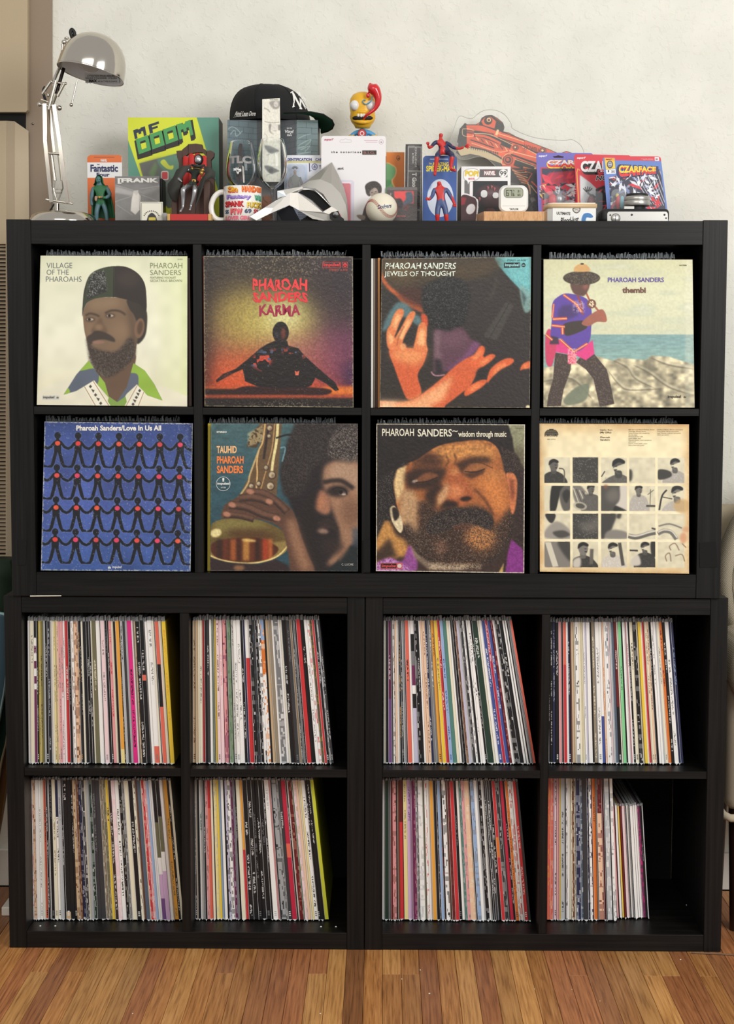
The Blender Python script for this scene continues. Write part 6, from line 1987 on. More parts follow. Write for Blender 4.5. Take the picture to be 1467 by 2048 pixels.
for a in (-26, 26):
 g.ball(c.w(800 + a, 462, SD + 0.014 - 0.0088 - R_(42, SD)), R_(15, SD), 0.0008, R_(6, SD), 8, 6)
g.ball(c.w(800, 530, SD + 0.014 - 0.0088 - R_(34, SD)), R_(26, SD), 0.0008, R_(4, SD), 8, 6)
g.build('face_plate', t)
GOLD = mat((196, 156, 84), 0.3, 0.9)
g = G().m(GOLD, True)
g.ball(c.w(650, 690, SD - 0.002), R_(34, SD), 0.002, R_(34, SD), 12, 6).ball(c.w(900, 725, SD - 0.002), R_(42, SD), 0.002, R_(42, SD), 12, 6)
g.tube([c.w(650, 690, SD - 0.003), c.w(770, 680, SD - 0.006), c.w(900, 720, SD - 0.003)], R_(7, SD), 6)
g.build('clasp_chain', t)
g = G().m(mat((62, 34, 28), 0.5), True).lathe([(R_(118, SD), -R_(26, SD)), (R_(118, SD), R_(26, SD))], c.w(690, 1010, SD + 0.004), (0, 0, 1), 20)
g.m(GOLD).box(c.w(650, 1000, SD).x, c.w(745, 1000, SD).x, SD - 0.0075, SD - 0.005, c.w(700, 1050, SD).z, c.w(700, 950, SD).z, 0.0006)
g.m(mat((40, 26, 20), 0.5)).box(c.w(678, 1000, SD).x, c.w(720, 1000, SD).x, SD - 0.0079, SD - 0.005, c.w(700, 1022, SD).z, c.w(700, 978, SD).z)
g.build('belt', t)
g = G().m(GOLD, True).lathe([(0, 0), (R_(44, SD), 0), (R_(10, SD), R_(24, SD)), (R_(8, SD), R_(110, SD)), (R_(44, SD), R_(150, SD)), (R_(48, SD), R_(230, SD)), (0, R_(200, SD))], c.w(880, 975, SD - 0.012), (0, 0, 1), 14)
g.build('goblet', t)
# ---- printed mug
t = thing('mug', 'white mug printed all over with bright cartoon words', 'mug', onT(485, 0.075))
MY, MR = 0.075, 0.0402
mc = onT(485.2, MY)
zr = C3.w(322, 1290, MY - MR).z
MH = zr - T
CER = mat((236, 232, 226), 0.18, coat=0.4)
g = G().m(CER, True).lathe([(0, 0), (MR - 0.003, 0), (MR, 0.003), (MR, MH - 0.001), (MR - 0.0012, MH), (MR - 0.003, MH - 0.001), (MR - 0.0032, 0.005), (0, 0.005)], mc, n=48)
g.build('cup', t)
hp = [(100, 1375), (60, 1378), (20, 1400), (-20, 1450), (-45, 1530), (-40, 1610), (-10, 1670), (40, 1700), (100, 1705)]
g = G().m(CER, True).tube([C3.w(a, b, MY) for a, b in [tuple(p) for p in catmull(hp, 4, False)]], 0.0058, 12)
g.build('handle', t)
class OnCyl:
 def __init__(s, c, r, crop):
  s.c_, s.r_, s.crop = c, r, crop
 def uv(s, P):
  return np.asarray(P, float)
 def at(s, a, b, off=0.0):
  x, y_ = s.crop(a, b)
  p = pw(x, y_, s.c_.y - s.r_)
  dx_ = max(-0.985, min(0.985, (p.x - s.c_.x) / s.r_))
  r_ = s.r_ + off * 0.4
  return Vector((s.c_.x + dx_ * r_, s.c_.y - math.sqrt(1 - dx_ * dx_) * r_, p.z))
L = Letters(OnCyl(mc, MR, C3))
for txt, x0, y0, x1, y1, c_, sh_ in (('Sin', 140, 1300, 262, 1372, (240, 190, 50), (206, 40, 40)), ('HARD', 312, 1296, 470, 1366, (238, 128, 40), (200, 70, 30)), ('CORE', 474, 1300, 545, 1362, (238, 128, 40), (200, 70, 30)), ('Fantasy', 126, 1396, 418, 1460, (176, 156, 216), (120, 80, 170)),
          ('WILD', 455, 1398, 545, 1460, (110, 180, 150), (50, 120, 90)), ('SPANK', 108, 1475, 336, 1540, (214, 44, 52), (150, 20, 30)), ('FUCKS', 370, 1482, 546, 1552, (230, 200, 70), (150, 110, 40)), ('SIS', 112, 1576, 156, 1622, (40, 66, 110), None),
          ('FTW', 176, 1562, 318, 1632, (236, 120, 124), (190, 40, 54)), ('69', 345, 1566, 424, 1622, (44, 62, 96), None), ('SH', 446, 1568, 520, 1622, (176, 40, 50), None), ('LOVER GIRL', 116, 1650, 410, 1702, (230, 110, 130), None)):
 if sh_:
  L.put(txt, x0 + 8, y0 + 9, x1 + 6, y1 + 9, sh_, 0.06)
 L.put(txt, x0, y0, x1, y1, c_, 0.05)
L.build(t)
# ---- brick-print box with a cap on top
t = thing('collectible_box', 'wide grey box printed with a brick wall, under the black cap', 'box', onT(546, 0.24))
s = upright(C3, 143, 1205, 530, 0.19, (200, 190), (92, 112, 120))
yb = s.yb
s.poly([(490, 530), (975, 530), (950, yb), (490, yb)], (62, 68, 74))
s.poly([(955, 530), (1205, 530), (1205, yb), (945, yb)], (112, 132, 134))
for k in range(13):
 yy_ = 530 + k * 68
 s.line([(143, yy_), (490, yy_ + 30)], 5, (52, 62, 70), 0.9)
 s.line([(490, yy_ + 30), (960, yy_ - 100)], 5, (38, 42, 48), 0.9)
 s.line([(960, yy_ + 20), (1205, yy_ + 30)], 5, (62, 76, 80), 0.9)
 for j in range(4):
  xx_ = 170 + j * 110 + (k % 2) * 55
  s.line([(xx_, yy_ + (xx_ - 143) * 0.086), (xx_, yy_ + 68 + (xx_ - 143) * 0.086)], 4, (52, 62, 70), 0.9) if xx_ < 480 else None
  xx_ = 540 + j * 110 + (k % 2) * 55
  s.line([(xx_, yy_ + 30 - (xx_ - 490) * 0.27), (xx_, yy_ + 92 - (xx_ - 490) * 0.27)], 4, (38, 42, 48), 0.9) if xx_ < 950 else None
 s.line([(1070 + (k % 2) * 60, yy_ + 22), (1070 + (k % 2) * 60, yy_ + 90)], 4, (62, 76, 80), 0.9)
for P in ([(155, 640), (200, 610), (260, 640), (300, 690)], [(180, 700), (230, 650), (250, 720), (320, 660)], [(970, 750), (1050, 710), (1120, 695)], [(975, 830), (1060, 780), (1125, 760), (1060, 830), (970, 860)], [(1000, 880), (1110, 830), (1050, 900)], [(970, 930), (1120, 900)]):
 s.line(P, 7, (186, 204, 200), 0.75, 1, True)
slab(s, t, 'box_body', 0.10, (72, 74, 76), 0.5)
s.face('printed_face', t)
L = Letters(s)
L.put('NEW YORK', 842, 618, 902, 632, (220, 220, 220), 0.03).put('Vinyl', 818, 644, 920, 694, (224, 224, 224), 0.03, 0.2).put('Est', 846, 694, 900, 716, (220, 220, 220), 0.03).build(t)
BZ = s.at(0.5, 0.0).z
CY = 0.272
ccx = C3.w(650, 520, CY).x
CA, CB, CC = C3.r(472, CY), 0.098, C3.r(452, CY)
cc = Vector((ccx, CY, BZ + 0.0015))
FAB = mat((24, 24, 26), 0.9, grain=0.8)
t = thing('baseball_hat', 'black baseball cap with white letters and green underbrim on the brick box', 'cap', cc)
def crown_pt(th, ph):
 r = math.cos(ph) ** 0.62
 z = math.sin(ph) ** 0.96
 x = math.cos(th) * r
 y_ = math.sin(th) * r
 lean = -0.10 * z * (1 - 0.0)
 return cc + Vector((CA * (x + lean * 0.9), CB * y_, CC * z))
g = G().m(FAB, True)
nn, mm = 48, 16
vs = [crown_pt(2 * math.pi * i / nn, (math.pi / 2) * j / mm * 0.999) for j in range(mm + 1) for i in range(nn)]
g.add(vs, [(j * nn + i, j * nn + (i + 1) % nn, (j + 1) * nn + (i + 1) % nn, (j + 1) * nn + i) for j in range(mm) for i in range(nn)])
g.build('crown', t)
g = G().m(FAB, True)
for k in range(6):
 th = math.pi * 2 * k / 6 + 0.25
 g.tube([crown_pt(th, (math.pi / 2) * j / 12 * 0.99) + (crown_pt(th, (math.pi / 2) * j / 12 * 0.99) - cc).normalized() * 0.0004 for j in range(13)], 0.0009, 6)
tp = crown_pt(0, math.pi / 2 * 0.99)
g.ball(tp, 0.0075, 0.0075, 0.0032, 12, 6)
g.build('seams', t)
inner = [(1242, 652, 0.30), (1200, 575, 0.275), (1176, 530, 0.25), (1150, 500, 0.225), (1110, 478, 0.20), (1040, 462, 0.175), (930, 452, 0.158), (800, 462, 0.150)]
outer = [(1246, 690, 0.30), (1320, 668, 0.28), (1374, 636, 0.25), (1394, 590, 0.215), (1370, 536, 0.18), (1270, 470, 0.155), (1120, 441, 0.146), (800, 450, 0.149)]
A_ = [C3.w(a, b, d) for a, b, d in inner]
B_ = [C3.w(a, b, d) for a, b, d in outer]
rows_ = []
for a, b in zip(A_, B_):
 row = []
 for k in range(7):
  u = k / 6
  p = a.lerp(b, u)
  p.z += 0.002 * math.sin(math.pi * u)
  row.append(p)
 rows_.append(row)
for nm, dz, m_ in (('underbrim', 0.0, mat((16, 92, 58), 0.85, grain=0.5)), ('brim', 0.0026, FAB)):
 g = G().m(m_, True)
 V = [p + Vector((0, 0, dz)) for r_ in rows_ for p in r_]
 g.add(V, [(i * 7 + k, i * 7 + k + 1, (i + 1) * 7 + k + 1, (i + 1) * 7 + k) for i in range(len(A_) - 1) for k in range(6)])
 if dz:
  e1 = [r_[-1] for r_ in rows_] + [rows_[0][k] for k in range(6)][::-1]
  g.tube([p + Vector((0, 0, 0.0013)) for p in [rows_[0][k] for k in range(7)] + [r_[-1] for r_ in rows_[1:]]], 0.0017, 6)
 g.build(nm, t)
class OnCrown:
 def uv(s, P):
  return np.asarray(P, float)
 def at(s, a, b, off=0.0):
  x, y_ = C3(a, b)
  d = (pw(x, y_, 0.2) - CAM)
  lo, hi = (0.10 - CAM.y) / d.y, (CY - CAM.y) / d.y
  def inside(p):
   q = p - cc
   z = max(0.0, q.z / CC)
   if z >= 1:
    return False
   ph = math.asin(min(1, z ** (1 / 0.96)))
   r = max(1e-4, math.cos(ph) ** 0.62)
   return ((q.x / CA + 0.09 * z) / r) ** 2 + (q.y / CB / r) ** 2 < 1
  if not inside(CAM + d * hi):
   return CAM + d * hi
  for _ in range(22):
   m_ = (lo + hi) / 2
   if inside(CAM + d * m_):
    hi = m_
   else:
    lo = m_
  p = CAM + d * lo
  return p - d.normalized() * (0.0014 + off * 0.2)
OC = OnCrown()
L = Letters(OC)
WH = (236, 234, 230)
for P, w in (([(912, 205), (926, 290), (918, 372)], 17), ([(900, 186), (1010, 396)], 21), ([(958, 196), (985, 240)], 13), ([(985, 200), (1000, 290), (1000, 390)], 17), ([(1034, 246), (1012, 300)], 13), ([(1008, 290), (1068, 398)], 19), ([(1030, 250), (1064, 300)], 12), ([(884, 210), (920, 186)], 11), ([(905, 376), (938, 366)], 10), ([(988, 394), (1022, 398)], 10)):
 P = np.array(P, float)
 P = np.array([P[0] + (P[-1] - P[0]) * u for u in np.linspace(0, 1, 9)]) if len(P) == 2 else catmull(P, 4, False)
 L.g.m(mat(WH, 0.7))
 d = np.gradient(P, axis=0)
 d /= np.hypot(d[:, 0], d[:, 1])[:, None]
 nn_ = np.stack([-d[:, 1], d[:, 0]], 1) * w / 2
 n9 = len(P)
 L.g.add([OC.at(a, b) for a, b in np.concatenate([P + nn_, P - nn_])], [(i, i + 1, n9 + i + 1, n9 + i) for i in range(n9 - 1)])
L.put('Aim\u00e9 Leon Dore', 226, 425, 476, 480, WH, 0.02, 0.5).build(t)
L2 = G().m(mat(WH, 0.7), True)
L2.tube([OC.at(212, 496), OC.at(260, 488), OC.at(380, 482)], 0.0005, 5)
L2.build('script_flourish', t)
# ---- two wine glasses and the photo strip
def wine(label, cx, y, rimy, prof_w, bowl_b, name='wine_glass'):
 base = onT(C3(cx, 0)[0], y)
 t = thing(name, label, 'glass', base)
 P = []
 for yy_, hw in prof_w:
  P.append((C3.r(hw, y), C3.w(cx, yy_, y).z - T))
 outer_ = P[:]
 zb2 = outer_[-1][1]
 prof = [(0.0, zb2 + 0.0012)] + [(max(0.0, r_ - 0.0011), z_ + 0.0006) for r_, z_ in outer_[::-1]] + outer_ + [(0.0036, zb2 - 0.004), (0.0031, 0.02), (0.0042, 0.008), (0.012, 0.0035), (0.034, 0.0018), (0.034, 0.0003), (0.0, 0.0003)]
 g = G().m(GLASS, True).lathe(prof, base, n=40)
 g.build('glass_body', t)
 return t, base
t, gb = wine('clear wine glass with faded grey print behind the mug', 312, 0.152, 790, [(786, 130), (800, 135), (900, 152), (1010, 172), (1110, 183), (1180, 178), (1240, 158), (1290, 120), (1330, 70), (1352, 22)], 1352)
L = Letters(OnCyl(gb, C3.r(176, 0.152), C3))
L.put('TLC', 160, 945, 420, 1036, (150, 146, 146), 0.06)
L.g.m(mat((48, 44, 46), 0.5))
oc = L.s
for P, c_ in (([(285, 800), (320, 805), (325, 900), (318, 1060), (330, 1240), (300, 1262), (250, 1262), (236, 1160), (262, 1100), (262, 940), (268, 850)], (52, 48, 50)), ([(318, 1060), (336, 1075), (345, 1180), (346, 1262), (330, 1262), (322, 1150)], (190, 182, 176))):
 L.g.m(mat(c_, 0.5))
 L.g.add([oc.at(a, b, -0.004) for a, b in P], [tuple(range(len(P)))])
for k, (a, b) in enumerate(((215, 1090), (250, 1130), (240, 1085), (275, 1100))):
 L.put('MWHS'[k], a, b, a + 34, b + 34, (232, 230, 228), 0.06)
L.build(t, 'etched_print')
t, gb = wine('clear stemmed wine glass holding a long photo strip', 672, 0.13, 757, [(755, 134), (770, 140), (860, 162), (960, 178), (1060, 184), (1150, 176), (1220, 152), (1280, 110), (1325, 60), (1345, 22)], 1345)
t = thing('photo_strip', 'long white strip of small grey photos standing in the wine glass', 'photo strip', C3.w(665, 1255, 0.128))
cs = [C3.w(553, 286, 0.136), C3.w(758, 272, 0.136), C3.w(772, 1256, 0.120), C3.w(553, 1256, 0.120)]
s = Surf(cs, [(553, 286), (758, 272), (772, 1256), (553, 1256)], (60, 240), (232, 230, 216))
GRY = (120, 116, 112)
for (y0, y1) in ((315, 550), (572, 800), (815, 1040), (1060, 1240)):
 s.rect(570, y0, 760, y1, (226, 222, 210), 0.9, 2)
s.poly([(640, 315), (750, 308), (752, 380), (700, 405), (655, 370)], (158, 152, 146), 1, 5, True)
s.ell(712, 345, 26, 34, (214, 208, 200), 1, 4)
s.line([(696, 352), (724, 356)], 4, (110, 104, 100), 0.8)
s.line([(575, 390), (620, 410), (640, 440)], 12, (150, 146, 140), 0.8, 3, True)
s.line([(580, 548), (660, 562), (752, 556)], 7, (120, 116, 112), 0.8, 2)
s.poly([(630, 590), (660, 580), (650, 660), (690, 700), (640, 670)], (130, 124, 120), 0.9, 5, True)
s.poly([(735, 585), (762, 585), (762, 650), (740, 650)], (120, 114, 110), 0.9, 4)
s.ell(700, 620, 34, 46, (216, 210, 202), 1, 5)
s.line([(684, 655), (716, 658)], 6, (130, 120, 116), 0.8, 1)
s.line([(580, 690), (610, 720), (600, 780)], 10, (170, 166, 160), 0.7, 3, True)
for yy_, v in ((880, 120), (1115, 104)):
 s.poly([(580, yy_ - 50), (650, yy_ - 45), (700, yy_ - 20), (750, yy_ + 10), (700, yy_ + 30), (660, yy_ + 45), (610, yy_ + 10)], (v, v, v), 0.9, 5, True)
 s.ell(655, yy_ + 5, 30, 26, (v - 26, v - 26, v - 26), 0.8, 6)
 s.line([(600, yy_ + 60), (640, yy_ + 50)], 8, (150, 148, 144), 0.8, 3)
s.tex(np.ones((s.h, s.w)), 0.05, (60, 20), 210)
g = G().m(mat((226, 224, 212), 0.7))
g.prism([c_ + Vector((0, 0.0001, 0)) for c_ in cs], (0, 0.0008, 0))
g.build('paper', t)
s.face('printed_face', t)
Letters(s).put('AUTO PHOTO', 640, 286, 742, 296, (90, 86, 84), 0.02).build(t)
t = thing('comic_box', 'dark grey box with brown hand artwork behind the wine glass stem', 'box', onT(530, 0.2))
s = upright(C8, 100, 420, 300, 0.174, (70, 60), (106, 104, 106))
s.poly([(150, 300), (330, 480), (350, 900), (100, 900), (100, 330)], (112, 110, 112))
s.poly([(232, 560), (300, 540), (345, 600), (350, 900), (150, 900), (200, 700)], (126, 78, 52), 1, 3, True)
for P in ([(240, 560), (250, 600), (300, 640)], [(240, 700), (300, 690), (330, 720)], [(200, 800), (280, 780), (340, 800)]):
 s.line(P, 8, (40, 26, 22), 1, 1, True)
slab(s, t, 'box_body', 0.01, (60, 58, 58))
s.face('printed_face', t)
# ---- identification card toy
c = C8
t = thing('toy_card', 'white identification card blister pack with a small toy man', 'toy card', onT(608, 0.15))
s = upright(C8, 520, 1045, 2, 0.178, (130, 150), (226, 228, 236))
yb = s.yb
s.rect(560, 82, 1045, 108, (206, 196, 130))
s.line([(855, 110), (858, 225), (880, 205)], 12, (50, 46, 110))
s.ell(924, 158, 40, 42, (60, 66, 140), 1, 1)
s.ell(924, 158, 31, 33, (226, 228, 236))
s.line([(905, 160), (924, 172), (943, 160)], 8, (60, 66, 140), 1, 1, True)
s.ell(924, 150, 12, 9, (60, 66, 140), 1, 1)
s.rect(530, 130, 830, yb, (190, 204, 230), 0.9, 6)
s.rect(845, 285, 1045, yb, (214, 214, 216))
for k in range(5):
 s.rect(700, 760 + k * 24, 820, 768 + k * 24, (60, 60, 70))
slab(s, t, 'card_back', 0.002, (220, 220, 224), 0.5, 26)
s.face('printed_face', t)
L = Letters(s)
L.put('IDENTIFICATION', 548, 40, 888, 80, (56, 52, 120), 0.035).put('CARD', 936, 42, 1060, 80, (56, 52, 120), 0.02).put('THE', 985, 140, 1060, 182, (56, 52, 120), 0.02).build(t)
g = G().m(BLISTER, True)
bx = [s.pt(a, b, 0.0) for a, b in rrect(560, 140, 805, 700, 50)]
g.prism([p + Vector((0, -0.022, 0)) for p in bx], (0, 0.0005, 0))
for i in range(len(bx)):
 a, b = bx[i], bx[(i + 1) % len(bx)]
 g.add([a, b, b + Vector((0, -0.022, 0)), a + Vector((0, -0.022, 0))], [(0, 1, 2, 3)])
g.build('blister', t)
FD = 0.165
skn, shr = mat((140, 94, 70), 0.6), mat((98, 96, 84), 0.8)
js = [J(c, 668, 470, FD, 52), J(c, 668, 400, FD, 52), J(c, 668, 310, FD, 56), J(c, 664, 255, FD, 16), J(c, 664, 205, FD, 26),
  J(c, 610, 300, FD, 22), J(c, 588, 360, FD, 18), J(c, 582, 430, FD, 13), J(c, 728, 300, FD, 22), J(c, 750, 360, FD, 18), J(c, 760, 430, FD, 13),
  J(c, 645, 540, FD, 30), J(c, 640, 640, FD, 24), J(c, 692, 540, FD, 30), J(c, 700, 640, FD, 24)]
ed = [(0, 1), (1, 2), (2, 3), (3, 4), (2, 5), (5, 6), (6, 7), (2, 8), (8, 9), (9, 10), (0, 11), (11, 12), (0, 13), (13, 14)]
z1_, z2_ = c.w(660, 268, FD).z, c.w(660, 372, FD).z
xA, xB = c.w(600, 300, FD).x, c.w(738, 300, FD).x
vs, fs = skin_body(js, ed)
g = G()
zone_add(g, vs, fs, lambda p: skn if (p.z > z1_ or (p.z < z2_ and not xA < p.x < xB)) else shr)
o = g.build('toy_man', t)
g = G().m(mat((40, 26, 22), 0.8), True)
for k in range(8):
 a = math.radians(20 + 20 * k)
 p = c.w(664, 190, FD)
 g.tube([p + Vector((c.r(14, FD) * math.cos(a), 0, c.r(14, FD) * math.sin(a))), p + Vector((c.r(48, FD) * math.cos(a), 0, c.r(46, FD) * math.sin(a)))], [0.0012, 0.0006], 6)
for dx_ in (-9, 9):
 g.ball(c.w(664 + dx_, 200, FD - 0.0055), 0.0008, 0.0005, 0.0006, 6, 4)
g.m(mat((200, 180, 160), 0.5)).ball(c.w(664, 224, FD - 0.0052), 0.0018, 0.0006, 0.0007, 8, 4)
o2 = g.build('toy_hair', t)
# ---- silver face mask
t = thing('face_mask', 'angular silver metal mask lying before the white card', 'mask', onT(610, 0.10))
MET = mat((204, 200, 194), 0.42, 0.55, grain=0.25)
MET2 = mat((176, 172, 165), 0.45, 0.6, grain=0.25)
c = C8
def shell(P, m_, th=0.0025, name='plate'):
 V = [c.w(a, b, d) for a, b, d in P]
 for v in V:
  v.z = max(v.z, T + 0.0004)
 cen = sum(V, Vector((0, 0, 0))) / len(V)
 g = G().m(m_)
 n = len(V)
 V2 = [v + Vector((0, th, 0)) for v in V]
 g.add(V + V2, [tuple(range(n)), tuple(range(2 * n - 1, n - 1, -1))] + [(i, i + n, (i + 1) % n + n, (i + 1) % n) for i in range(n)])
 return g.build(name, t)
arc = [(720, 428, 0.085), (820, 345, 0.100), (1155, 95, 0.15), (1250, 280, 0.135), (1320, 440, 0.12), (1358, 600, 0.105), (1370, 760, 0.09), (1372, 900, 0.085)]
low = [(760, 420, 0.07), (900, 415, 0.062), (1040, 440, 0.062), (1160, 530, 0.062), (1240, 650, 0.060), (1300, 780, 0.06), (1330, 900, 0.06)]
g = G().m(MET, False)
up_ = [Vector(c.w(a, b, d)) for a, b, d in arc]
ridge = [(720, 428, 0.085), (850, 345, 0.092), (1000, 322, 0.09), (1150, 385, 0.088), (1270, 510, 0.082), (1340, 660, 0.078), (1362, 780, 0.075), (1368, 900, 0.074)]
rd_ = [c.w(a, b, d) for a, b, d in ridge]
for V in (up_, rd_):
 for v in V:
  v.z = max(v.z, T + 0.0004)
g.m(MET2)
g.add(up_ + rd_, [(i, i + 1, 9 + i, 8 + i) for i in range(7)])
inn = [(720, 440, 0.075), (800, 432, 0.07), (930, 445, 0.066), (1040, 520, 0.062), (1150, 690, 0.056), (1240, 745, 0.054), (1300, 850, 0.056), (1320, 900, 0.058)]
in_ = [c.w(a, b, d) for a, b, d in inn]
for v in in_:
 v.z = max(v.z, T + 0.0004)
g.m(MET)
g.smooth = True
g.add(rd_ + in_, [(i, i + 1, 9 + i, 8 + i) for i in range(7)])
bk_ = [v + Vector((0, 0.004, 0)) for v in up_]
g.build('brow_plate', t)
shell([(700, 500, 0.066), (720, 440, 0.072), (800, 440, 0.068), (920, 460, 0.062), (1020, 540, 0.058), (1150, 690, 0.052), (1135, 690, 0.056), (1030, 560, 0.061), (920, 480, 0.065), (800, 458, 0.07), (740, 468, 0.07)], mat((226, 224, 220), 0.35, 0.5, grain=0.2), name='eye_rim')
shell([(712, 502, 0.0668), (770, 462, 0.0698), (900, 470, 0.067), (1030, 555, 0.0625), (1150, 688, 0.0575), (1046, 748, 0.056), (900, 610, 0.060), (790, 540, 0.064)], mat((6, 6, 7), 0.9), 0.0005, 'eye_slot')
shell([(600, 505, 0.060), (700, 500, 0.062), (880, 606, 0.056), (1035, 762, 0.052), (1046, 748, 0.053), (1150, 688, 0.053), (1240, 742, 0.052), (1150, 800, 0.052), (1190, 880, 0.054), (1100, 885, 0.055), (900, 852, 0.057), (720, 740, 0.058), (592, 668, 0.058)], MET, name='cheek_plate')
shell([(600, 505, 0.060), (592, 668, 0.058), (330, 782, 0.046), (150, 872, 0.030), (62, 822, 0.025), (250, 705, 0.038), (430, 596, 0.055)], mat((190, 186, 182), 0.4, 0.55, grain=0.2), name='nose_bar')
shell([(428, 478, 0.052), (760, 420, 0.066), (772, 448, 0.066), (600, 508, 0.0605), (430, 585, 0.0545)], MET2, name='temple_bar')
shell([(428, 480, 0.0505), (510, 480, 0.0535), (546, 545, 0.055), (430, 570, 0.0525)], mat((222, 230, 236), 0.3, 0.4), 0.001, name='temple_facet')
shell([(422, 762, 0.075), (585, 672, 0.064), (640, 700, 0.064), (745, 900, 0.07), (500, 900, 0.078)], mat((20, 22, 30), 0.8), 0.003, 'lining')
shell([(740, 870, 0.075), (830, 810, 0.07), (1000, 880, 0.066), (1150, 900, 0.066), (740, 905, 0.075)], mat((24, 22, 22), 0.8), 0.003, 'lining')
shell([(1122, 792, 0.046), (1150, 765, 0.046), (1240, 742, 0.046), (1270, 820, 0.046), (1316, 850, 0.046), (1322, 905, 0.046), (1180, 878, 0.046), (1130, 850, 0.046)], mat((18, 18, 18), 0.6), 0.004, 'strap')
g = G().m(mat((190, 190, 192), 0.25, 0.9), True).lathe([(c.r(42, 0.04), 0), (c.r(38, 0.04), 0.002), (0.0004, 0.0075), (0, 0.0076)], c.w(1205, 796, 0.045), (0, -1, 0), 8)
g.build('rivet', t)
# ---- white card with the child photo
c = C4
t = thing('toy_card', 'large white toy card with a black and white photo of a child in an afro', 'toy card', onT(706, 0.16))
s = upright(C4, 14, 866, 805, 0.150, (190, 250), (228, 224, 226))
yb = s.yb
s.rect(14, 805, 866, yb, (230, 226, 228))
PU = (176, 90, 120)
s.rect(580, 866, 756, 872, PU, 0.7)
s.rect(600, 888, 752, 893, PU, 0.7)
for r0, c_ in ((30, PU), (27, (228, 224, 226))):
 s.ell(804, 886, r0, r0 + 1, c_)
s.rect(794, 884, 814, 894, (60, 50, 54), 0.8)
s.line([(258, 880), (270, 858), (310, 858), (335, 842), (362, 858), (405, 858), (418, 878), (405, 892), (268, 892), (258, 880)], 3, (150, 146, 146), 0.9)
s.rect(554, 998, 742, 1054, (46, 34, 34))
s.poly(rrect(200, 1388, 450, yb + 60, 40), (214, 208, 222))
s.poly(rrect(226, 1412, 424, yb + 60, 30), (230, 218, 228))
s.poly(rrect(200, 1430, 404, yb + 60, 24), (206, 118, 128))
s.rect(404, 1430, 420, yb, (186, 180, 200), 0.7, 4)
AFR = s.mask(catmull([(600, 1520), (592, 1470), (620, 1430), (680, 1404), (740, 1406), (796, 1450), (812, 1510), (800, 1570), (770, 1600), (740, 1560), (690, 1560), (650, 1600), (612, 1570)]), 4)
s.lay(AFR, (52, 46, 44))
s.speck(AFR, (104, 96, 90), 0.1, 220, 0.6)
s.poly([(652, 1560), (668, 1520), (720, 1486), (756, 1510), (766, 1560), (750, 1596), (712, 1618), (676, 1600)], (150, 136, 126), 1, 4, True)
s.ell(724, 1520, 26, 16, (190, 176, 164), 0.7, 8)
for a, b in ((684, 1552), (734, 1540)):
 s.ell(a, b, 11, 5, (50, 42, 40), 0.9, 2)
s.ell(716, 1566, 10, 7, (110, 96, 88), 0.8, 3)
s.line([(696, 1590), (716, 1596), (734, 1586)], 5, (90, 74, 70), 0.9, 1, True)
s.poly([(640, 1650), (700, 1610), (770, 1620), (840, 1700), (860, yb), (560, yb), (570, 1800)], (58, 50, 48), 1, 4, True)
s.poly([(484, 1850), (560, 1846), (600, 1870), (580, 1910), (520, 1900)], (132, 116, 106), 1, 4, True)
s.ell(690, 1640, 34, 16, (206, 200, 196), 0.8, 5)
slab(s, t, 'card_back', 0.0016, (222, 218, 220), 0.6, 40)
face_keep(s.face('printed_face', t), s, rrect(14, 805, 866, yb, 40))
L = Letters(s)
L.put('super7', 52, 838, 180, 874, (196, 110, 130), 0.05, 0.3).put('t h e   n o t o r i o u s', 146, 1004, 540, 1030, (40, 36, 38), 0.03).put('B.I.G.', 572, 1008, 726, 1044, (140, 96, 90), 0.03)
L.put('FINAL', 228, 1222, 312, 1250, (50, 46, 50), 0.03, 0.3, rot=-0.12).build(t)
t = thing('cardboard_box', 'plain grey carton hidden behind the white card, under the yellow toy', 'box', onT(732, 0.34))
G().m(mat((120, 112, 104), 0.8)).box(onT(690, 0.30).x, onT(772, 0.30).x, 0.285, 0.375, T, pw(730, 312, 0.285).z, 0.001).build('carton', t)
KZ = pw(730, 312, 0.285).z
# ---- yellow vinyl toy with a long red tongue
c = C4
YD = 0.325
t = thing('vinyl_toy', 'yellow vinyl toy with bulging white eyes and a giant red tongue', 'toy', Vector((c.w(560, 900, YD).x, YD, KZ)))
YEL = mat((232, 178, 44), 0.35)
R_ = lambda n: c.r(n, YD)
hz = lambda yy_: c.w(560, yy_, YD).z
cx_ = c.w(560, 400, YD).x
g = G().m(YEL, True)
prof = [(0, hz(222)), (R_(70), hz(232)), (R_(128), hz(262)), (R_(160), hz(310)), (R_(174), hz(380)), (R_(168), hz(450)), (R_(160), hz(500)), (R_(168), hz(560)), (R_(150), hz(620)), (R_(112), hz(665)), (R_(96), hz(700)), (0, hz(706))]
prof = [(r_, z_ - hz(706)) for r_, z_ in prof]
vsn = len(g.v)
g.lathe(prof, (cx_, YD, hz(706)), n=40)
g.v[vsn:] = [(v[0], YD + (v[1] - YD) * 0.92, v[2]) for v in g.v[vsn:]]
g.build('head', t)
g = G().m(YEL, True)
lp = [(560 + 146 * math.cos(a), 556 + 68 * math.sin(a)) for a in np.linspace(0, 2 * math.pi, 33)[:-1]]
P = [c.w(a, b, YD - R_(140) + 0.022 * ((a - 560) / 146) ** 2) for a, b in lp]
g.tube(P + [P[0], P[1]], R_(24), 10, False)
g.build('lips', t)
G().m(mat((20, 16, 16), 0.6), True).ball(c.w(560, 568, YD - R_(112)), R_(136), R_(40), R_(40), 24, 10).build('mouth', t)
g = G().m(mat((226, 224, 216), 0.3), True)
for k in range(6):
 a = 470 + k * 36
 g.ball(c.w(a, 533, YD - R_(156) + 0.02 * ((a - 560) / 146) ** 2), R_(21), R_(10), R_(24), 10, 8)
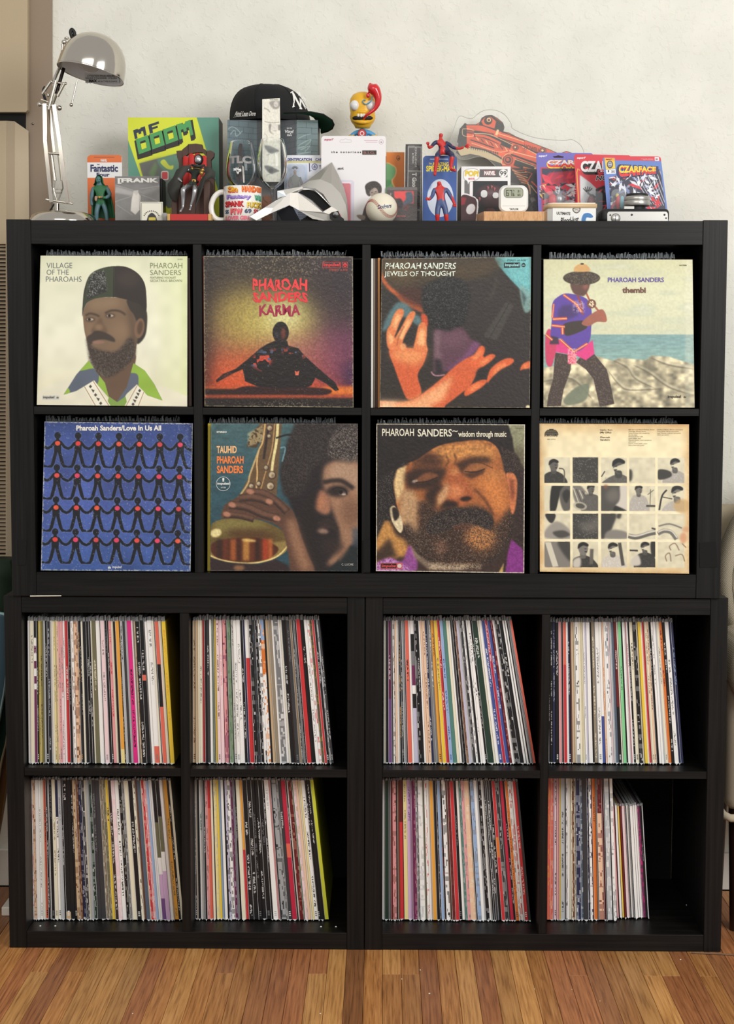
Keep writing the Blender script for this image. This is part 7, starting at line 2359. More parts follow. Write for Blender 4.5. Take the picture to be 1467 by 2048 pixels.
g.build('teeth', t)
for a in (457, 664):
 G().m(mat((224, 222, 222), 0.25), True).ball(c.w(a, 402, YD - R_(118)), R_(63), R_(62), R_(68), 20, 14).build('eye', t)
g = G().m(mat((206, 34, 40), 0.16, coat=0.6), True)
tp_ = [(575, 580, 15, 138), (606, 536, 17, 190), (660, 498, 20, 205), (716, 452, 26, 205), (752, 390, 36, 205), (764, 320, 46, 205), (748, 252, 60, 205), (716, 196, 74, 205), (680, 160, 66, 205), (664, 128, 34, 205), (660, 104, 8, 205)]
pts = catmull([(a, b) for a, b, _, _ in tp_], 4, False)
rr = catmull([(r_, d_) for _, _, r_, d_ in tp_], 4, False)
g.tube([c.w(p[0], p[1], YD - R_(q[1])) for p, q in zip(pts, rr)], [R_(max(4, q[0])) for q in rr], 16)
g.ball(c.w(630, 268, YD - R_(205)), R_(24), R_(20), R_(34), 14, 10)
g.tube([c.w(640, 240, YD - R_(205)), c.w(650, 200, YD - R_(205))], R_(12), 8)
g.build('tongue', t)
g = G().m(mat((86, 148, 172), 0.3), True)
sp_ = catmull([(688, 280), (672, 340), (630, 378), (590, 384), (562, 356), (576, 330), (602, 336)], 5, False)
g.tube([c.w(a, b, YD - R_(190) if a > 640 else YD - R_(178)) for a, b in sp_], R_(7), 8)
g.build('curl', t)
BLU = mat((84, 156, 206), 0.4)
js = [J(c, 560, 900, YD, 92), J(c, 560, 790, YD, 100), J(c, 560, 735, YD, 92), J(c, 560, 700, YD, 60),
  J(c, 440, 760, YD, 54), J(c, 396, 830, YD, 44), J(c, 380, 930, YD, 36), J(c, 680, 760, YD, 54), J(c, 740, 830, YD, 44), J(c, 760, 930, YD, 36),
  J(c, 510, 980, YD, 66), (tuple(Vector((c.w(505, 980, YD).x, YD, KZ + 0.006))), R_(56)), J(c, 610, 980, YD, 66), (tuple(Vector((c.w(615, 980, YD).x, YD, KZ + 0.006))), R_(56))]
ed = [(0, 1), (1, 2), (2, 3), (1, 4), (4, 5), (5, 6), (1, 7), (7, 8), (8, 9), (0, 10), (10, 11), (0, 12), (12, 13)]
vs, fs = skin_body(js, ed)
g = G()
zs_ = c.w(560, 800, YD).z
xA, xB = c.w(455, 800, YD).x, c.w(665, 800, YD).x
zone_add(g, vs, fs, lambda p: BLU if (p.z > zs_ or xA < p.x < xB) else YEL)
g.build('torso', t)
g = G()
for rr_, c_, dd in ((58, (40, 30, 36), 0), (52, (196, 52, 56), 0.0004), (30, (226, 216, 214), 0.0008), (18, (196, 52, 56), 0.0012)):
 g.m(mat(c_, 0.5)).lathe([(0, dd), (R_(rr_), dd)], c.w(552, 772, YD - R_(104) - 0.001), (0, -1, 0), 20)
g.build('chest_badge', t)
# ---- orange box, dark tape case, small dark card, ball
t = thing('toy_box', 'narrow orange box with rounded green shape, right of the white card', 'box', onT(790, 0.28))
s = upright(C4, 872, 1112, 1020, 0.255, (70, 130), (234, 132, 50))
s.poly([(860, 1184), (960, 1190), (1010, 1240), (1000, 1330), (960, 1400), (1000, 1500), (990, 1560), (860, 1560)], (246, 190, 120), 1, 2, True)
s.poly([(860, 1196), (950, 1200), (992, 1245), (984, 1330), (940, 1400), (976, 1500), (960, 1560), (860, 1560)], (128, 190, 128), 1, 2, True)
s.poly([(860, 1400), (930, 1390), (936, 1440), (890, 1476), (860, 1470)], (96, 160, 100), 0.8, 3, True)
s.ell(1030, 1100, 24, 30, (60, 40, 30), 1, 1)
s.ell(1030, 1100, 19, 25, (234, 132, 50), 1, 1)
slab(s, t, 'box_body', 0.07, (196, 100, 36), 0.6)
s.face('printed_face', t)
Letters(s).put('71', 1022, 1094, 1050, 1118, (50, 34, 30), 0.05).build(t)
t = thing('tape_case', 'tall narrow smoky case outlined in white, beside the orange box', 'case', onT(828, 0.23))
s = upright(C4, 1128, 1345, 915, 0.205, (60, 150), (96, 94, 94))
yb = s.yb
s.poly([(1128, 915), (1345, 915), (1345, 940), (1128, 940)], (50, 46, 48))
s.rect(1128, 915, 1150, yb, (60, 56, 58))
s.rect(1320, 915, 1345, yb, (56, 52, 54))
s.poly([(1270, 1150), (1340, 1280), (1300, 1260), (1250, 1200)], (40, 38, 40), 0.9, 3)
s.poly([(1290, 1540), (1330, 1560), (1330, 1780), (1280, 1720)], (30, 28, 30), 0.9, 3)
s.rect(1200, 960, 1260, 1900, (120, 118, 118), 0.4, 20)
for P in ([(1166, 942), (1330, 942), (1322, yb)], [(1166, 942), (1160, 1478)], [(1172, 958), (1325, 958)], [(1166, 1268), (1326, 1268)], [(1280, 1780), (1322, 1780)]):
 s.line(P, 6, (226, 224, 222))
slab(s, t, 'case_body', 0.05, (70, 68, 70), 0.25)
s.face('printed_face', t, PRINT_GLOSS)
L = Letters(s)
def turned(x0, y0, x1, y1):
 return lambda x, y_: (x0 + (x1 - x0) * (y_ - 0) / 100.0, y0 + (y1 - y0) * (x / 100.0))
for txt, x0, y0, x1, y1, b in (('CHALLENGE', 1276, 960, 1250, 1220, 0.0), ('& PRIDE', 1236, 1030, 1214, 1170, 0.0), ('T Goo', 1276, 1290, 1214, 1480, 0.06)):
 L.put(txt, 0, 0, 100, 100, (222, 220, 218), b, warp=turned(x0, y0, x1, y1))
L.build(t)
t = thing('music_card', 'small smoky dark case with red picture behind the baseball', 'case', onT(805, 0.15))
s = upright(C4, 880, 1280, 1482, 0.142, (100, 80), (98, 90, 90))
yb = s.yb
s.rect(880, 1482, 1280, 1520, (122, 116, 116))
s.poly([(975, 1536), (1232, 1536), (1232, 1700), (1160, 1690), (1080, 1730), (1040, 1650), (980, 1620)], (226, 92, 92), 1, 3)
s.poly([(1130, 1560), (1180, 1546), (1216, 1570), (1220, 1680), (1160, 1700), (1110, 1740), (1080, 1700), (1130, 1640)], (92, 108, 122), 1, 4, True)
s.poly([(1000, 1660), (1050, 1630), (1090, 1680), (1080, 1760), (1010, 1740)], (74, 68, 72), 1, 5, True)
s.poly([(925, 1570), (940, 1560), (936, 1620)], (200, 196, 196), 0.8, 2)
s.poly([(940, 1660), (990, 1640), (980, 1670)], (214, 100, 104), 0.9, 3)
s.poly([(1090, 1720), (1170, 1700), (1150, 1800), (1110, 1780)], (130, 76, 82), 0.7, 7)
slab(s, t, 'case_body', 0.007, (104, 100, 102), 0.25)
s.face('printed_face', t, PRINT_GLOSS)
Letters(s).put('Jamie', 1000, 1850, 1130, 1880, (196, 110, 110), 0.02, 0.3).build(t)
BY = 0.105
BR_ = C4.r(209, BY)
bc = Vector((C4.w(811, 1820, BY).x, BY, T + BR_))
t = thing('baseball', 'white baseball with red stitching and blue script in front of the white card', 'baseball', onT(763, BY))
G().m(mat((228, 220, 200), 0.45), True).ball(bc, BR_, n=36, m=24).build('ball', t)
g = G().m(mat((168, 66, 56), 0.6))
def seam(tt):
 a = 0.44
 x = math.cos(tt) - a / 3 * math.cos(3 * tt) * 0.9
 y_ = math.sin(tt) + a / 3 * math.sin(3 * tt) * 0.9
 z = 0.98 * math.cos(2 * tt) * 0.75
 v = Vector((x, y_, z)).normalized()
 return Matrix.Rotation(math.radians(-14), 3, 'Y') @ Matrix.Rotation(math.radians(38), 3, 'Z') @ v
nst = 108
for k in range(nst):
 a, b = seam(2 * math.pi * k / nst), seam(2 * math.pi * (k + 0.5) / nst)
 d = (b - a).normalized()
 nrm = a
 sd = nrm.cross(d)
 for sgn in (-1, 1):
  p0 = (a + d * 0.02).normalized()
  p1 = (a + sd * sgn * 0.10 - d * 0.05).normalized()
  g.tube([bc + p0 * (BR_ + 0.0001), bc + p1 * (BR_ + 0.0001)], 0.00045, 4, False)
g.build('stitching', t)
class OnBall:
 def uv(s, P):
  return np.asarray(P, float)
 def at(s, a, b, off=0.0):
  x, y_ = C4(a, b)
  p = pw(x, y_, BY)
  dx_, dz_ = p.x - bc.x, p.z - bc.z
  h = math.sqrt(max(0.0, BR_ ** 2 - dx_ ** 2 - dz_ ** 2))
  p = pw(x, y_, BY - h)
  v = (p - bc).normalized()
  return bc + v * (BR_ + 0.0002 + off * 0.2)
L = Letters(OnBall())
L.put('Dodgers', 756, 1708, 940, 1778, (54, 66, 110), 0.02, 0.35, rot=-0.12)
L.build(t)
# ---- blue card with two red and navy figures
c = C5
t = thing('toy_card', 'blue rounded toy card with yellow lettering behind two red and navy figures', 'toy card', onT(880, 0.18))
s = upright(C5, 84, 452, 552, 0.165, (110, 190), (52, 84, 150))
yb = s.yb
s.rect(84, 552, 452, yb, (58, 92, 160), 0.8, 40)
s.ell(274, 1010, 142, 205, (206, 214, 230))
s.poly([(100, 740), (200, 740), (170, 900), (110, 940)], (44, 70, 130), 0.6, 10)
s.rect(160, 586, 356, 594, (220, 226, 236))
slab(s, t, 'card_back', 0.004, (40, 58, 104), 0.4, 40)
face_keep(s.face('printed_face', t), s, rrect(84, 552, 452, yb, 40))
L = Letters(s)
L.put('The', 146, 628, 180, 646, (230, 206, 60), 0.03).put('AMAZING', 186, 622, 362, 664, (230, 206, 60), 0.035).put('SPIDER-MAN', 118, 660, 430, 724, (236, 214, 60), 0.04).build(t)
RED, NVY = mat((196, 50, 46), 0.4), mat((44, 50, 84), 0.4)
SD2 = 0.155
cz = s.at(0.5, 0).z
R_ = lambda n, d=SD2: c.r(n, d)
js = [J(c, 318, 500, SD2 + 0.004, 44), J(c, 295, 440, SD2, 40), J(c, 284, 400, SD2, 44), J(c, 274, 362, SD2, 15), J(c, 282, 305, SD2, 30),
  J(c, 212, 408, SD2, 24), J(c, 176, 452, SD2 - 0.006, 19), J(c, 150, 468, SD2 - 0.016, 14), J(c, 138, 430, SD2 - 0.02, 13),
  J(c, 350, 418, SD2, 24), J(c, 420, 468, SD2 - 0.006, 19), J(c, 490, 474, SD2 - 0.010, 14), J(c, 530, 455, SD2 - 0.012, 15),
  J(c, 262, 520, SD2 - 0.006, 34), J(c, 240, 545, SD2 - 0.032, 30), J(c, 226, 640, SD2 - 0.030, 24), J(c, 214, 728, SD2 - 0.030, 18), J(c, 212, 762, SD2 - 0.044, 18),
  J(c, 372, 520, SD2 - 0.006, 34), J(c, 404, 548, SD2 - 0.032, 30), J(c, 390, 630, SD2 - 0.030, 24), J(c, 386, 704, SD2 - 0.030, 18), J(c, 440, 712, SD2 - 0.044, 18)]
ed = [(0, 1), (1, 2), (2, 3), (3, 4), (2, 5), (5, 6), (6, 7), (7, 8), (2, 9), (9, 10), (10, 11), (11, 12), (0, 13), (13, 14), (14, 15), (15, 16), (16, 17), (0, 18), (18, 19), (19, 20), (20, 21), (21, 22)]
za, zb3, zc3 = c.w(280, 590, SD2).z, c.w(280, 450, SD2).z, c.w(280, 385, SD2).z
def zone1(p):
 x_, _ = proj(p)
 x_ = (x_ - c.x) * c.k
 if p.z < za:
  return RED
 if p.z < zb3:
  return NVY if 195 < x_ < 440 and not 270 < x_ < 320 else RED
 if p.z < zc3:
  return NVY if (160 < x_ < 240 or 330 < x_ < 400) else RED
 return RED
t = fig('action_figure', 'red and navy jointed toy figure sitting on the blue card, arms spread', 'toy figure', Vector((c.w(318, 520, SD2).x, SD2, cz)), js, ed, zone1)
g = G().m(RED, True)
for bx_, by_, dd in ((138, 430, 0.02), (545, 452, 0.012)):
 sg = -1 if bx_ < 300 else 1
 for k in range(5):
  a = math.radians((100 + 26 * (k - 2)) if sg < 0 else (10 + 24 * (k - 2)))
  L_ = (26 if sg < 0 else 46) * (0.8 if k in (0, 4) else 1)
  p = c.w(bx_, by_, SD2 - dd)
  q = p + Vector((math.cos(a), 0, math.sin(a))) * R_(L_)
  g.tube([p, (p + q) / 2 + Vector((0, -0.001, 0)), q + Vector((0, -0.003, 0))], [R_(9), R_(7), R_(5)], 7)
g.build('fingers', t)
FD2 = 0.085
BL2 = mat((70, 84, 128), 0.42)
js = [J(c, 284, 1060, FD2, 42), J(c, 276, 1000, FD2, 40), J(c, 268, 925, FD2, 52), J(c, 262, 872, FD2, 17), J(c, 256, 826, FD2 - 0.002, 32),
  J(c, 205, 915, FD2, 28), J(c, 188, 985, FD2 - 0.004, 22), J(c, 158, 1022, FD2 - 0.012, 17), J(c, 138, 1030, FD2 - 0.016, 14),
  J(c, 342, 915, FD2, 28), J(c, 384, 990, FD2 - 0.002, 22), J(c, 418, 1055, FD2 - 0.008, 17), J(c, 432, 1092, FD2 - 0.010, 17),
  J(c, 246, 1100, FD2, 36), J(c, 240, 1190, FD2 - 0.004, 29), (zt(c, 244, FD2), R_(20, FD2)), (tuple(Vector(zt(c, 238, FD2 - 0.016))), R_(18, FD2)),
  J(c, 322, 1100, FD2, 36), J(c, 334, 1190, FD2 - 0.002, 29), (zt(c, 346, FD2), R_(20, FD2)), (tuple(Vector(zt(c, 352, FD2 - 0.016))), R_(18, FD2))]
ed = [(0, 1), (1, 2), (2, 3), (3, 4), (2, 5), (5, 6), (6, 7), (7, 8), (2, 9), (9, 10), (10, 11), (11, 12), (0, 13), (13, 14), (14, 15), (15, 16), (0, 17), (17, 18), (18, 19), (19, 20)]
def zone2(p):
 x_, y_ = proj(p)
 x_, y_ = (x_ - c.x) * c.k, (y_ - c.y) * c.k
 if y_ < 905:
  return RED
 if y_ < 1030:
  if 225 < x_ < 315:
   return RED
  if x_ < 165 or x_ > 395:
   return RED
  return BL2
 if y_ > 1190 or x_ > 400 or x_ < 170:
  return RED
 return BL2
t = fig('action_figure', 'red and blue jointed toy figure standing before the blue card', 'toy figure', onT(881, FD2), js, ed, zone2)
g = G().m(RED, True)
for k in range(5):
 a = math.radians(150 + 22 * (k - 2))
 p = c.w(142, 1028, FD2 - 0.015)
 q = p + Vector((math.cos(a), 0, math.sin(a))) * R_(30 if k in (1, 2, 3) else 22, FD2)
 g.tube([p, q + Vector((0, -0.002, 0))], [R_(8, FD2), R_(5, FD2)], 7)
p = c.w(430, 1092, FD2 - 0.010)
for k in range(4):
 g.ball(p + Vector((R_(8 * (k - 1.5), FD2), -R_(15, FD2), -R_(6, FD2))), R_(6, FD2), R_(8, FD2), R_(13, FD2), 8, 6)
g.ball(p + Vector((-R_(18, FD2), -R_(8, FD2), 0)), R_(6, FD2), R_(7, FD2), R_(12, FD2), 8, 6)
g.build('fingers', t)
# ---- window box, thermometer, wooden box
t = thing('vinyl_toy_box', 'white window box numbered ninety nine holding a dark red toy head', 'box', onT(970, 0.20))
WX0, WX1, WTOP, WY = 500, 1036, 668, 0.165
s = upright(C5, WX0, WX1, WTOP, WY, (170, 200), (232, 230, 230), 0.0)
yb = s.yb
s.rect(700, 700, 1000, 786, (96, 92, 92))
s.rect(745, 712, 872, 770, (206, 60, 66), 0.35)
s.ell(955, 745, 46, 44, (236, 234, 232))
s.rect(536, 820, 594, yb, (110, 108, 108))
s.rect(594, 820, 626, yb, (236, 234, 234))
s.poly([(500, 985), (640, 990), (684, 1030), (688, 1110), (660, yb), (500, yb)], (236, 232, 232), 1, 1, True)
s.poly([(500, 998), (630, 1002), (668, 1040), (672, 1110), (640, yb), (500, yb)], (66, 34, 38), 1, 1, True)
s.ell(606, 1130, 46, 60, (222, 216, 216), 1, 2, 0.5)
s.poly([(500, 1000), (560, 1010), (540, 1080), (500, 1090)], (150, 40, 50), 0.9, 4)
s.poly([(560, 700), (640, 694), (690, 720), (694, 790), (640, 826), (590, 840), (575, 870), (565, 830), (530, 800), (528, 730)], (240, 238, 238), 1, 1, True)
s.line([(560, 700), (640, 694), (690, 720), (694, 790), (640, 826), (590, 840), (575, 870), (565, 830), (530, 800), (528, 730), (560, 700)], 4, (80, 78, 78), 0.8, 0, True)
WIN = rrect(626, 824, 1000, yb - 10, 4)
fm_ = s.mask(WIN)
o = s.face('printed_face', t)
me = o.data
bm = bmesh.new()
bm.from_mesh(me)
keep_frame = (s.mask([(500, 985), (640, 990), (684, 1030), (688, 1110), (660, yb), (500, yb)]) > 0.5)
kill = [f for f in bm.faces if fm_[min(s.h - 1, f.verts[0].index // s.w), f.verts[0].index % s.w] > 0.5 and not keep_frame[min(s.h - 1, f.verts[0].index // s.w), f.verts[0].index % s.w]]
bmesh.ops.delete(bm, geom=kill, context='FACES')
bm.to_mesh(me)
bm.free()
p0, p1 = s.at(0, 0), s.at(1, 1)
DB = 0.085
g = G().m(mat((226, 224, 222), 0.6))
zt_, zb0 = p0.z, p1.z
bx0, bx1 = p0.x, p1.x
lx = C5.w(458, 700, WY + DB).x
for V in ([(bx0, WY, zt_), (bx1, WY, zt_), (bx1, WY + DB, zt_), (bx0, WY + DB, zt_)], [(bx1, WY, zb0), (bx1, WY, zt_), (bx1, WY + DB, zt_), (bx1, WY + DB, zb0)],
   [(bx0, WY + DB, zb0), (bx1, WY + DB, zb0), (bx1, WY + DB, zt_), (bx0, WY + DB, zt_)], [(bx0, WY, zb0), (bx1, WY, zb0), (bx1, WY + DB, zb0), (bx0, WY + DB, zb0)]):
 g.add(V, [(0, 1, 2, 3)])
g.m(mat((40, 36, 38), 0.5)).add([(bx0, WY + 0.0004, zb0), (bx0, WY + 0.0004, zt_), (lx, WY + DB, zt_ - 0.001), (lx, WY + DB, zb0)], [(0, 1, 2, 3)])
g.m(mat((84, 82, 84), 0.6)).add([(bx0, WY + DB - 0.002, zb0), (bx1, WY + DB - 0.002, zb0), (bx1, WY + DB - 0.002, zt_), (bx0, WY + DB - 0.002, zt_)], [(0, 1, 2, 3)])
g.build('box_body', t)
L = Letters(s)
L.put('POP!', 540, 712, 690, 776, (226, 196, 70), 0.06, rot=0.04).put('MARVEL', 578, 790, 650, 812, (226, 120, 140), 0.03).put('MARVEL', 748, 718, 870, 764, (236, 226, 226), 0.06).put('99', 920, 718, 990, 768, (30, 28, 30), 0.0).build(t)
g = G().m(mat((84, 40, 44), 0.4), True)
hc = C5.w(810, 990, WY + 0.04)
g.ball(hc, C5.r(168, WY), 0.034, C5.r(140, WY), 24, 16)
g.ball(C5.w(810, 1200, WY + 0.04), C5.r(80, WY), 0.018, C5.r(90, WY), 16, 10)
g.build('toy_head', t)
g = G().m(mat((232, 230, 230), 0.4))
for P in (rrect(712, 925, 782, 1005, 30), rrect(840, 950, 906, 1012, 28)):
 g.prism([C5.w(a, b, WY + 0.0035) for a, b in P], (0, 0.01, 0))
for a, b in ((780, 880), (820, 870), (850, 890), (690, 1000)):
 g.m(mat((170, 60, 62), 0.4)).prism([C5.w(a, b, WY + 0.006), C5.w(a + 24, b + 10, WY + 0.006), C5.w(a + 10, b + 46, WY + 0.006)], (0, 0.012, 0))
g.build('face_markings', t)
G().m(film_mat('window_film', (220, 224, 230), 0.10, 0.05)).add([s.pt(626, 824, 0.0001), s.pt(1000, 824, 0.0001), s.pt(1000, yb - 10, 0.0001), s.pt(626, yb - 10, 0.0001)], [(0, 1, 2, 3)]).build('window_film', t)
OAKB = oak('pale_box_wood', (170, 122, 78), (198, 150, 104), (214, 168, 122))
t = thing('wooden_box', 'low pale wooden box under the white digital thermometer', 'box', onT(1030, 0.10))
WZ = pw(1030, 422.8, 0.055).z
fp = [pw(967, 441, 0.055), pw(1093, 441, 0.055), pw(1098.5, 441, 0.12), pw(952, 441, 0.12)]
g = G().m(OAKB)
g.prism([Vector((p.x, p.y, T)) for p in fp], (0, 0, WZ - T))
g.build('box_body', t)
g = G().m(mat((206, 168, 128), 0.5))
for k in (1085, 1088.5):
 g.box(pw(k, 441, 0.054).x, pw(k + 1.6, 441, 0.054).x, 0.0538, 0.056, T, WZ - 0.0006)
g.build('corner_joint', t)
t = thing('digital_thermometer', 'white rounded digital thermometer standing on the pale wooden box', 'thermometer', Vector((C5.w(1068, 1150, 0.085).x, 0.085, WZ)))
PL = mat((230, 228, 224), 0.35)
TY = 0.078
P = rrect(910, 856, 1226, 1152, 78, 8)
W = [C5.w(a, b, TY) for a, b in P]
dzt = WZ - min(w_.z for w_ in W) + 0.0002
W = [w_ + Vector((0, 0, dzt)) for w_ in W]
g = G().m(PL, True).prism(W, (0, 0.018, 0))
g.build('case', t)
s = Surf([C5.w(926, 872, TY - 0.0004), C5.w(1208, 872, TY - 0.0004), C5.w(1208, 1136, TY - 0.0004), C5.w(926, 1136, TY - 0.0004)], [(926, 872), (1208, 872), (1208, 1136), (926, 1136)], (90, 90), (236, 234, 230))
for k in range(4):
 s.c[k] = s.c[k] + Vector((0, 0, dzt))
s.poly(rrect(940, 880, 1196, 1136, 60), (226, 224, 220), 0.6, 6)
s.rect(945, 1078, 1195, 1083, (170, 168, 164), 0.8)
s.poly(rrect(962, 884, 1172, 994, 36), (120, 118, 108))
s.poly(rrect(970, 890, 1164, 988, 32), (156, 160, 138))
face_keep(s.face('front_face', t), s, rrect(928, 874, 1206, 1134, 62))
L = Letters(s)
SEG = {'6': 'afgecd', '7': 'abc', '3': 'abgcd', '1': 'bc', '5': 'afgcd'}
def seg(ch, x, y_, w, h, th):
 for q_ in SEG[ch]:
  r0 = {'a': (x, y_, x + w, y_ + th), 'g': (x, y_ + h / 2 - th / 2, x + w, y_ + h / 2 + th / 2), 'd': (x, y_ + h - th, x + w, y_ + h), 'f': (x, y_, x + th, y_ + h / 2), 'b': (x + w - th, y_, x + w, y_ + h / 2), 'e': (x, y_ + h / 2, x + th, y_ + h), 'c': (x + w - th, y_ + h / 2, x + w, y_ + h)}[q_]
  L.g.m(mat((52, 54, 48), 0.5)).add([s.pt(r0[0], r0[1], 0.0007), s.pt(r0[2], r0[1], 0.0007), s.pt(r0[2], r0[3], 0.0007), s.pt(r0[0], r0[3], 0.0007)], [(0, 3, 2, 1)])
seg('6', 988, 908, 28, 66, 7)
seg('7', 1024, 908, 28, 66, 7)
seg('6', 1060, 940, 16, 34, 5)
seg('7', 1062, 908, 12, 20, 4)
seg('3', 1112, 910, 12, 24, 4)
seg('1', 1128, 910, 10, 24, 4)
seg('6', 1112, 950, 12, 24, 4)
seg('5', 1130, 950, 12, 24, 4)
L.put('TAYLOR', 1022, 1106, 1122, 1128, (56, 54, 54), 0.03).build(t)
# ---- toy-gun shaped picture disc in a clear sleeve
t = thing('shaped_record', 'orange and black gun shaped picture disc in a clear plastic sleeve by the wall', 'record', onT(1030, 0.34))
GY = 0.345
q = [(430, 60), (1760, 60), (1760, 1240), (430, 1240)]
s = Surf([C5.w(a, b, GY + (0.03 if b < 500 else 0.0)) for a, b in q], q, (330, 290), (222, 96, 54))
out = [(540, 195), (566, 212), (660, 210), (700, 186), (720, 140), (770, 112), (830, 108), (890, 140), (950, 190), (968, 240), (955, 288), (1010, 298), (1100, 345), (1467, 486), (1560, 530), (1640, 500), (1700, 520), (1740, 600), (1700, 700), (1500, 720), (1320, 700), (1340, 900), (1340, 1150), (1340, 1235), (1190, 1235), (1200, 1000), (1130, 860), (1030, 840), (960, 720), (930, 640), (870, 620), (800, 600), (700, 560), (600, 540), (500, 562), (445, 520), (470, 420), (455, 400), (482, 260)]
s.tex(np.ones((s.h, s.w)), 0.12, (30, 30), 230)
BK_, OR_, CR_ = (34, 26, 26), (226, 98, 56), (246, 208, 160)
s.poly([(430, 180), (560, 190), (560, 560), (430, 560)], BK_)
s.poly([(445, 470), (600, 450), (760, 480), (930, 560), (940, 640), (800, 610), (600, 545), (500, 565)], (206, 188, 150), 1, 2)
for x_ in range(600, 900, 24):
 s.poly([(x_, 455 + (x_ - 600) * 0.2), (x_ + 14, 455 + (x_ - 600) * 0.2), (x_ + 8, 490 + (x_ - 600) * 0.2)], BK_)
s.line([(600, 458), (760, 490), (900, 560), (960, 600)], 16, BK_, 1, 1)
s.poly([(700, 190), (740, 125), (830, 112), (960, 210), (955, 290), (900, 290), (690, 215)], BK_, 1, 1)
s.poly([(716, 180), (752, 140), (820, 130), (880, 180), (860, 262), (740, 224)], OR_, 1, 2)
s.ell(792, 174, 44, 42, BK_, 1, 1)
s.ell(800, 164, 24, 24, CR_, 1, 1)
s.ell(800, 166, 14, 14, (120, 50, 34), 1, 1)
for P, w, c_ in (([(556, 226), (700, 236), (860, 300), (900, 330)], 30, OR_), ([(556, 216), (720, 224), (900, 275)], 7, BK_), ([(540, 290), (680, 300), (850, 330)], 34, BK_), ([(560, 292), (690, 300), (840, 326)], 20, (176, 70, 46)),
     ([(516, 262), (520, 330), (600, 345), (680, 320)], 6, CR_), ([(516, 262), (580, 262), (640, 280)], 6, CR_), ([(560, 300), (620, 310)], 16, (110, 44, 34)),
     ([(640, 320), (740, 330), (900, 390), (1040, 450)], 62, BK_), ([(650, 330), (780, 350), (930, 420)], 26, OR_), ([(640, 312), (800, 322), (960, 390), (1060, 440)], 7, CR_),
     ([(610, 400), (760, 450), (900, 500), (1020, 490)], 26, OR_), ([(610, 416), (760, 466), (900, 512), (1000, 500)], 6, CR_), ([(600, 380), (720, 420), (860, 470)], 12, BK_),
     ([(880, 330), (890, 300), (900, 270)], 26, CR_), ([(900, 330), (1180, 420)], 40, OR_), ([(900, 312), (1180, 400)], 7, CR_), ([(900, 354), (1170, 442)], 12, BK_), ([(930, 290), (1100, 350), (1460, 486)], 12, BK_),
     ([(1000, 300), (1080, 332)], 20, (200, 90, 60)), ([(1110, 350), (1460, 490), (1600, 540)], 20, (200, 90, 60)), ([(1110, 364), (1460, 500)], 5, BK_),
     ([(1190, 400), (1420, 480), (1700, 570)], 74, (222, 98, 60)), ([(1160, 440), (1340, 530), (1700, 620)], 16, BK_), ([(1160, 452), (1320, 540)], 7, CR_),
     ([(1020, 520), (1320, 600), (1700, 680)], 40, OR_), ([(1020, 498), (1320, 576)], 8, CR_), ([(1040, 540), (1320, 640)], 18, BK_),
     ([(960, 560), (1000, 530), (1060, 520)], 7, CR_), ([(950, 560), (940, 640), (1010, 640)], 7, CR_),
     ([(1080, 620), (1290, 700)], 80, BK_), ([(1080, 590), (1300, 670)], 7, CR_), ([(1170, 680), (1290, 712)], 24, (214, 130, 80)), ([(1300, 680), (1300, 720)], 20, CR_)):
 s.line(P, w, c_, 1, 1, True)
for k in range(7):
 s.line([(660 + k * 52, 350 + k * 18), (690 + k * 52, 385 + k * 20)], 9, BK_ if k % 2 else CR_, 0.9, 1)
for cx_, cy_, r_ in ((1008, 598, 48), (1384, 500, 32), (1090, 466, 26)):
 s.ell(cx_, cy_, r_ + 6, r_ + 6, BK_, 1, 1)
 s.ell(cx_, cy_, r_, r_, (206, 92, 54), 1, 1)
 s.ell(cx_, cy_, r_ * 0.7, r_ * 0.7, BK_, 1, 1)
 s.ell(cx_ - 4, cy_ - 4, r_ * 0.42, r_ * 0.42, CR_ if r_ < 40 else (200, 90, 60), 1, 1)
s.poly([(1020, 680), (1330, 700), (1345, 1240), (1180, 1240), (1200, 1000), (1120, 850), (1030, 840)], BK_, 1, 1)
for k in range(10):
 s.line([(1040 + k * 12, 690 + k * 17), (1110 + k * 14, 716 + k * 17), (1210 + k * 4, 700 + k * 30)], 9, CR_ if k % 2 else OR_, 0.95, 1, True)
s.line([(1190, 720), (1268, 745), (1200, 860)], 12, OR_, 1, 1)
s.line([(1260, 830), (1330, 900), (1330, 960)], 16, OR_, 1, 1)
s.line([(1250, 870), (1320, 960)], 8, CR_, 1, 1)
s.poly([(1240, 1010), (1290, 1000), (1310, 1040), (1260, 1060)], (150, 146, 140), 0.8, 4)
s.line([tuple(p) for p in out] + [out[0]], 12, BK_, 1, 1)
face_keep(s.face('printed_face', t, PRINT_GLOSS), s, out)
g = G().m(mat((30, 24, 24), 0.5))
g.prism([s.pt(a, b, 0) for a, b in out], (0, 0.002, 0))
g.build('disc', t)
L = Letters(s)
L.put('HOWELL', 1186, 424, 1354, 476, (110, 44, 34), 0.03, warp=lambda x, y_: (x, y_ + (x - 1186) * 0.32)).build(t)
ol = catmull([(475, 128), (560, 146), (620, 150), (680, 100), (740, 66), (810, 56), (900, 70), (980, 120), (1040, 210), (1070, 270), (1300, 360), (1600, 390), (1700, 380), (1800, 450), (1830, 560), (1780, 720), (1500, 900), (1420, 1100), (1400, 1190), (1120, 1190), (1040, 1000), (900, 720), (840, 640), (780, 590), (700, 566), (620, 580), (560, 596), (480, 590), (420, 520), (400, 440), (380, 390), (420, 260)], 4)
W = [s.pt(a, b, 0.003) for a, b in ol]
g = G().m(film_mat('clear_disc_sleeve', (238, 238, 236), 0.10, 0.08))
g.add(W, [tuple(range(len(W)))])
g.m(film_mat('clear_sleeve_edge', (190, 188, 180), 0.55, 0.2), True).tube(W + [W[0]], 0.0007, 6, False)
g.build('clear_sleeve', t)
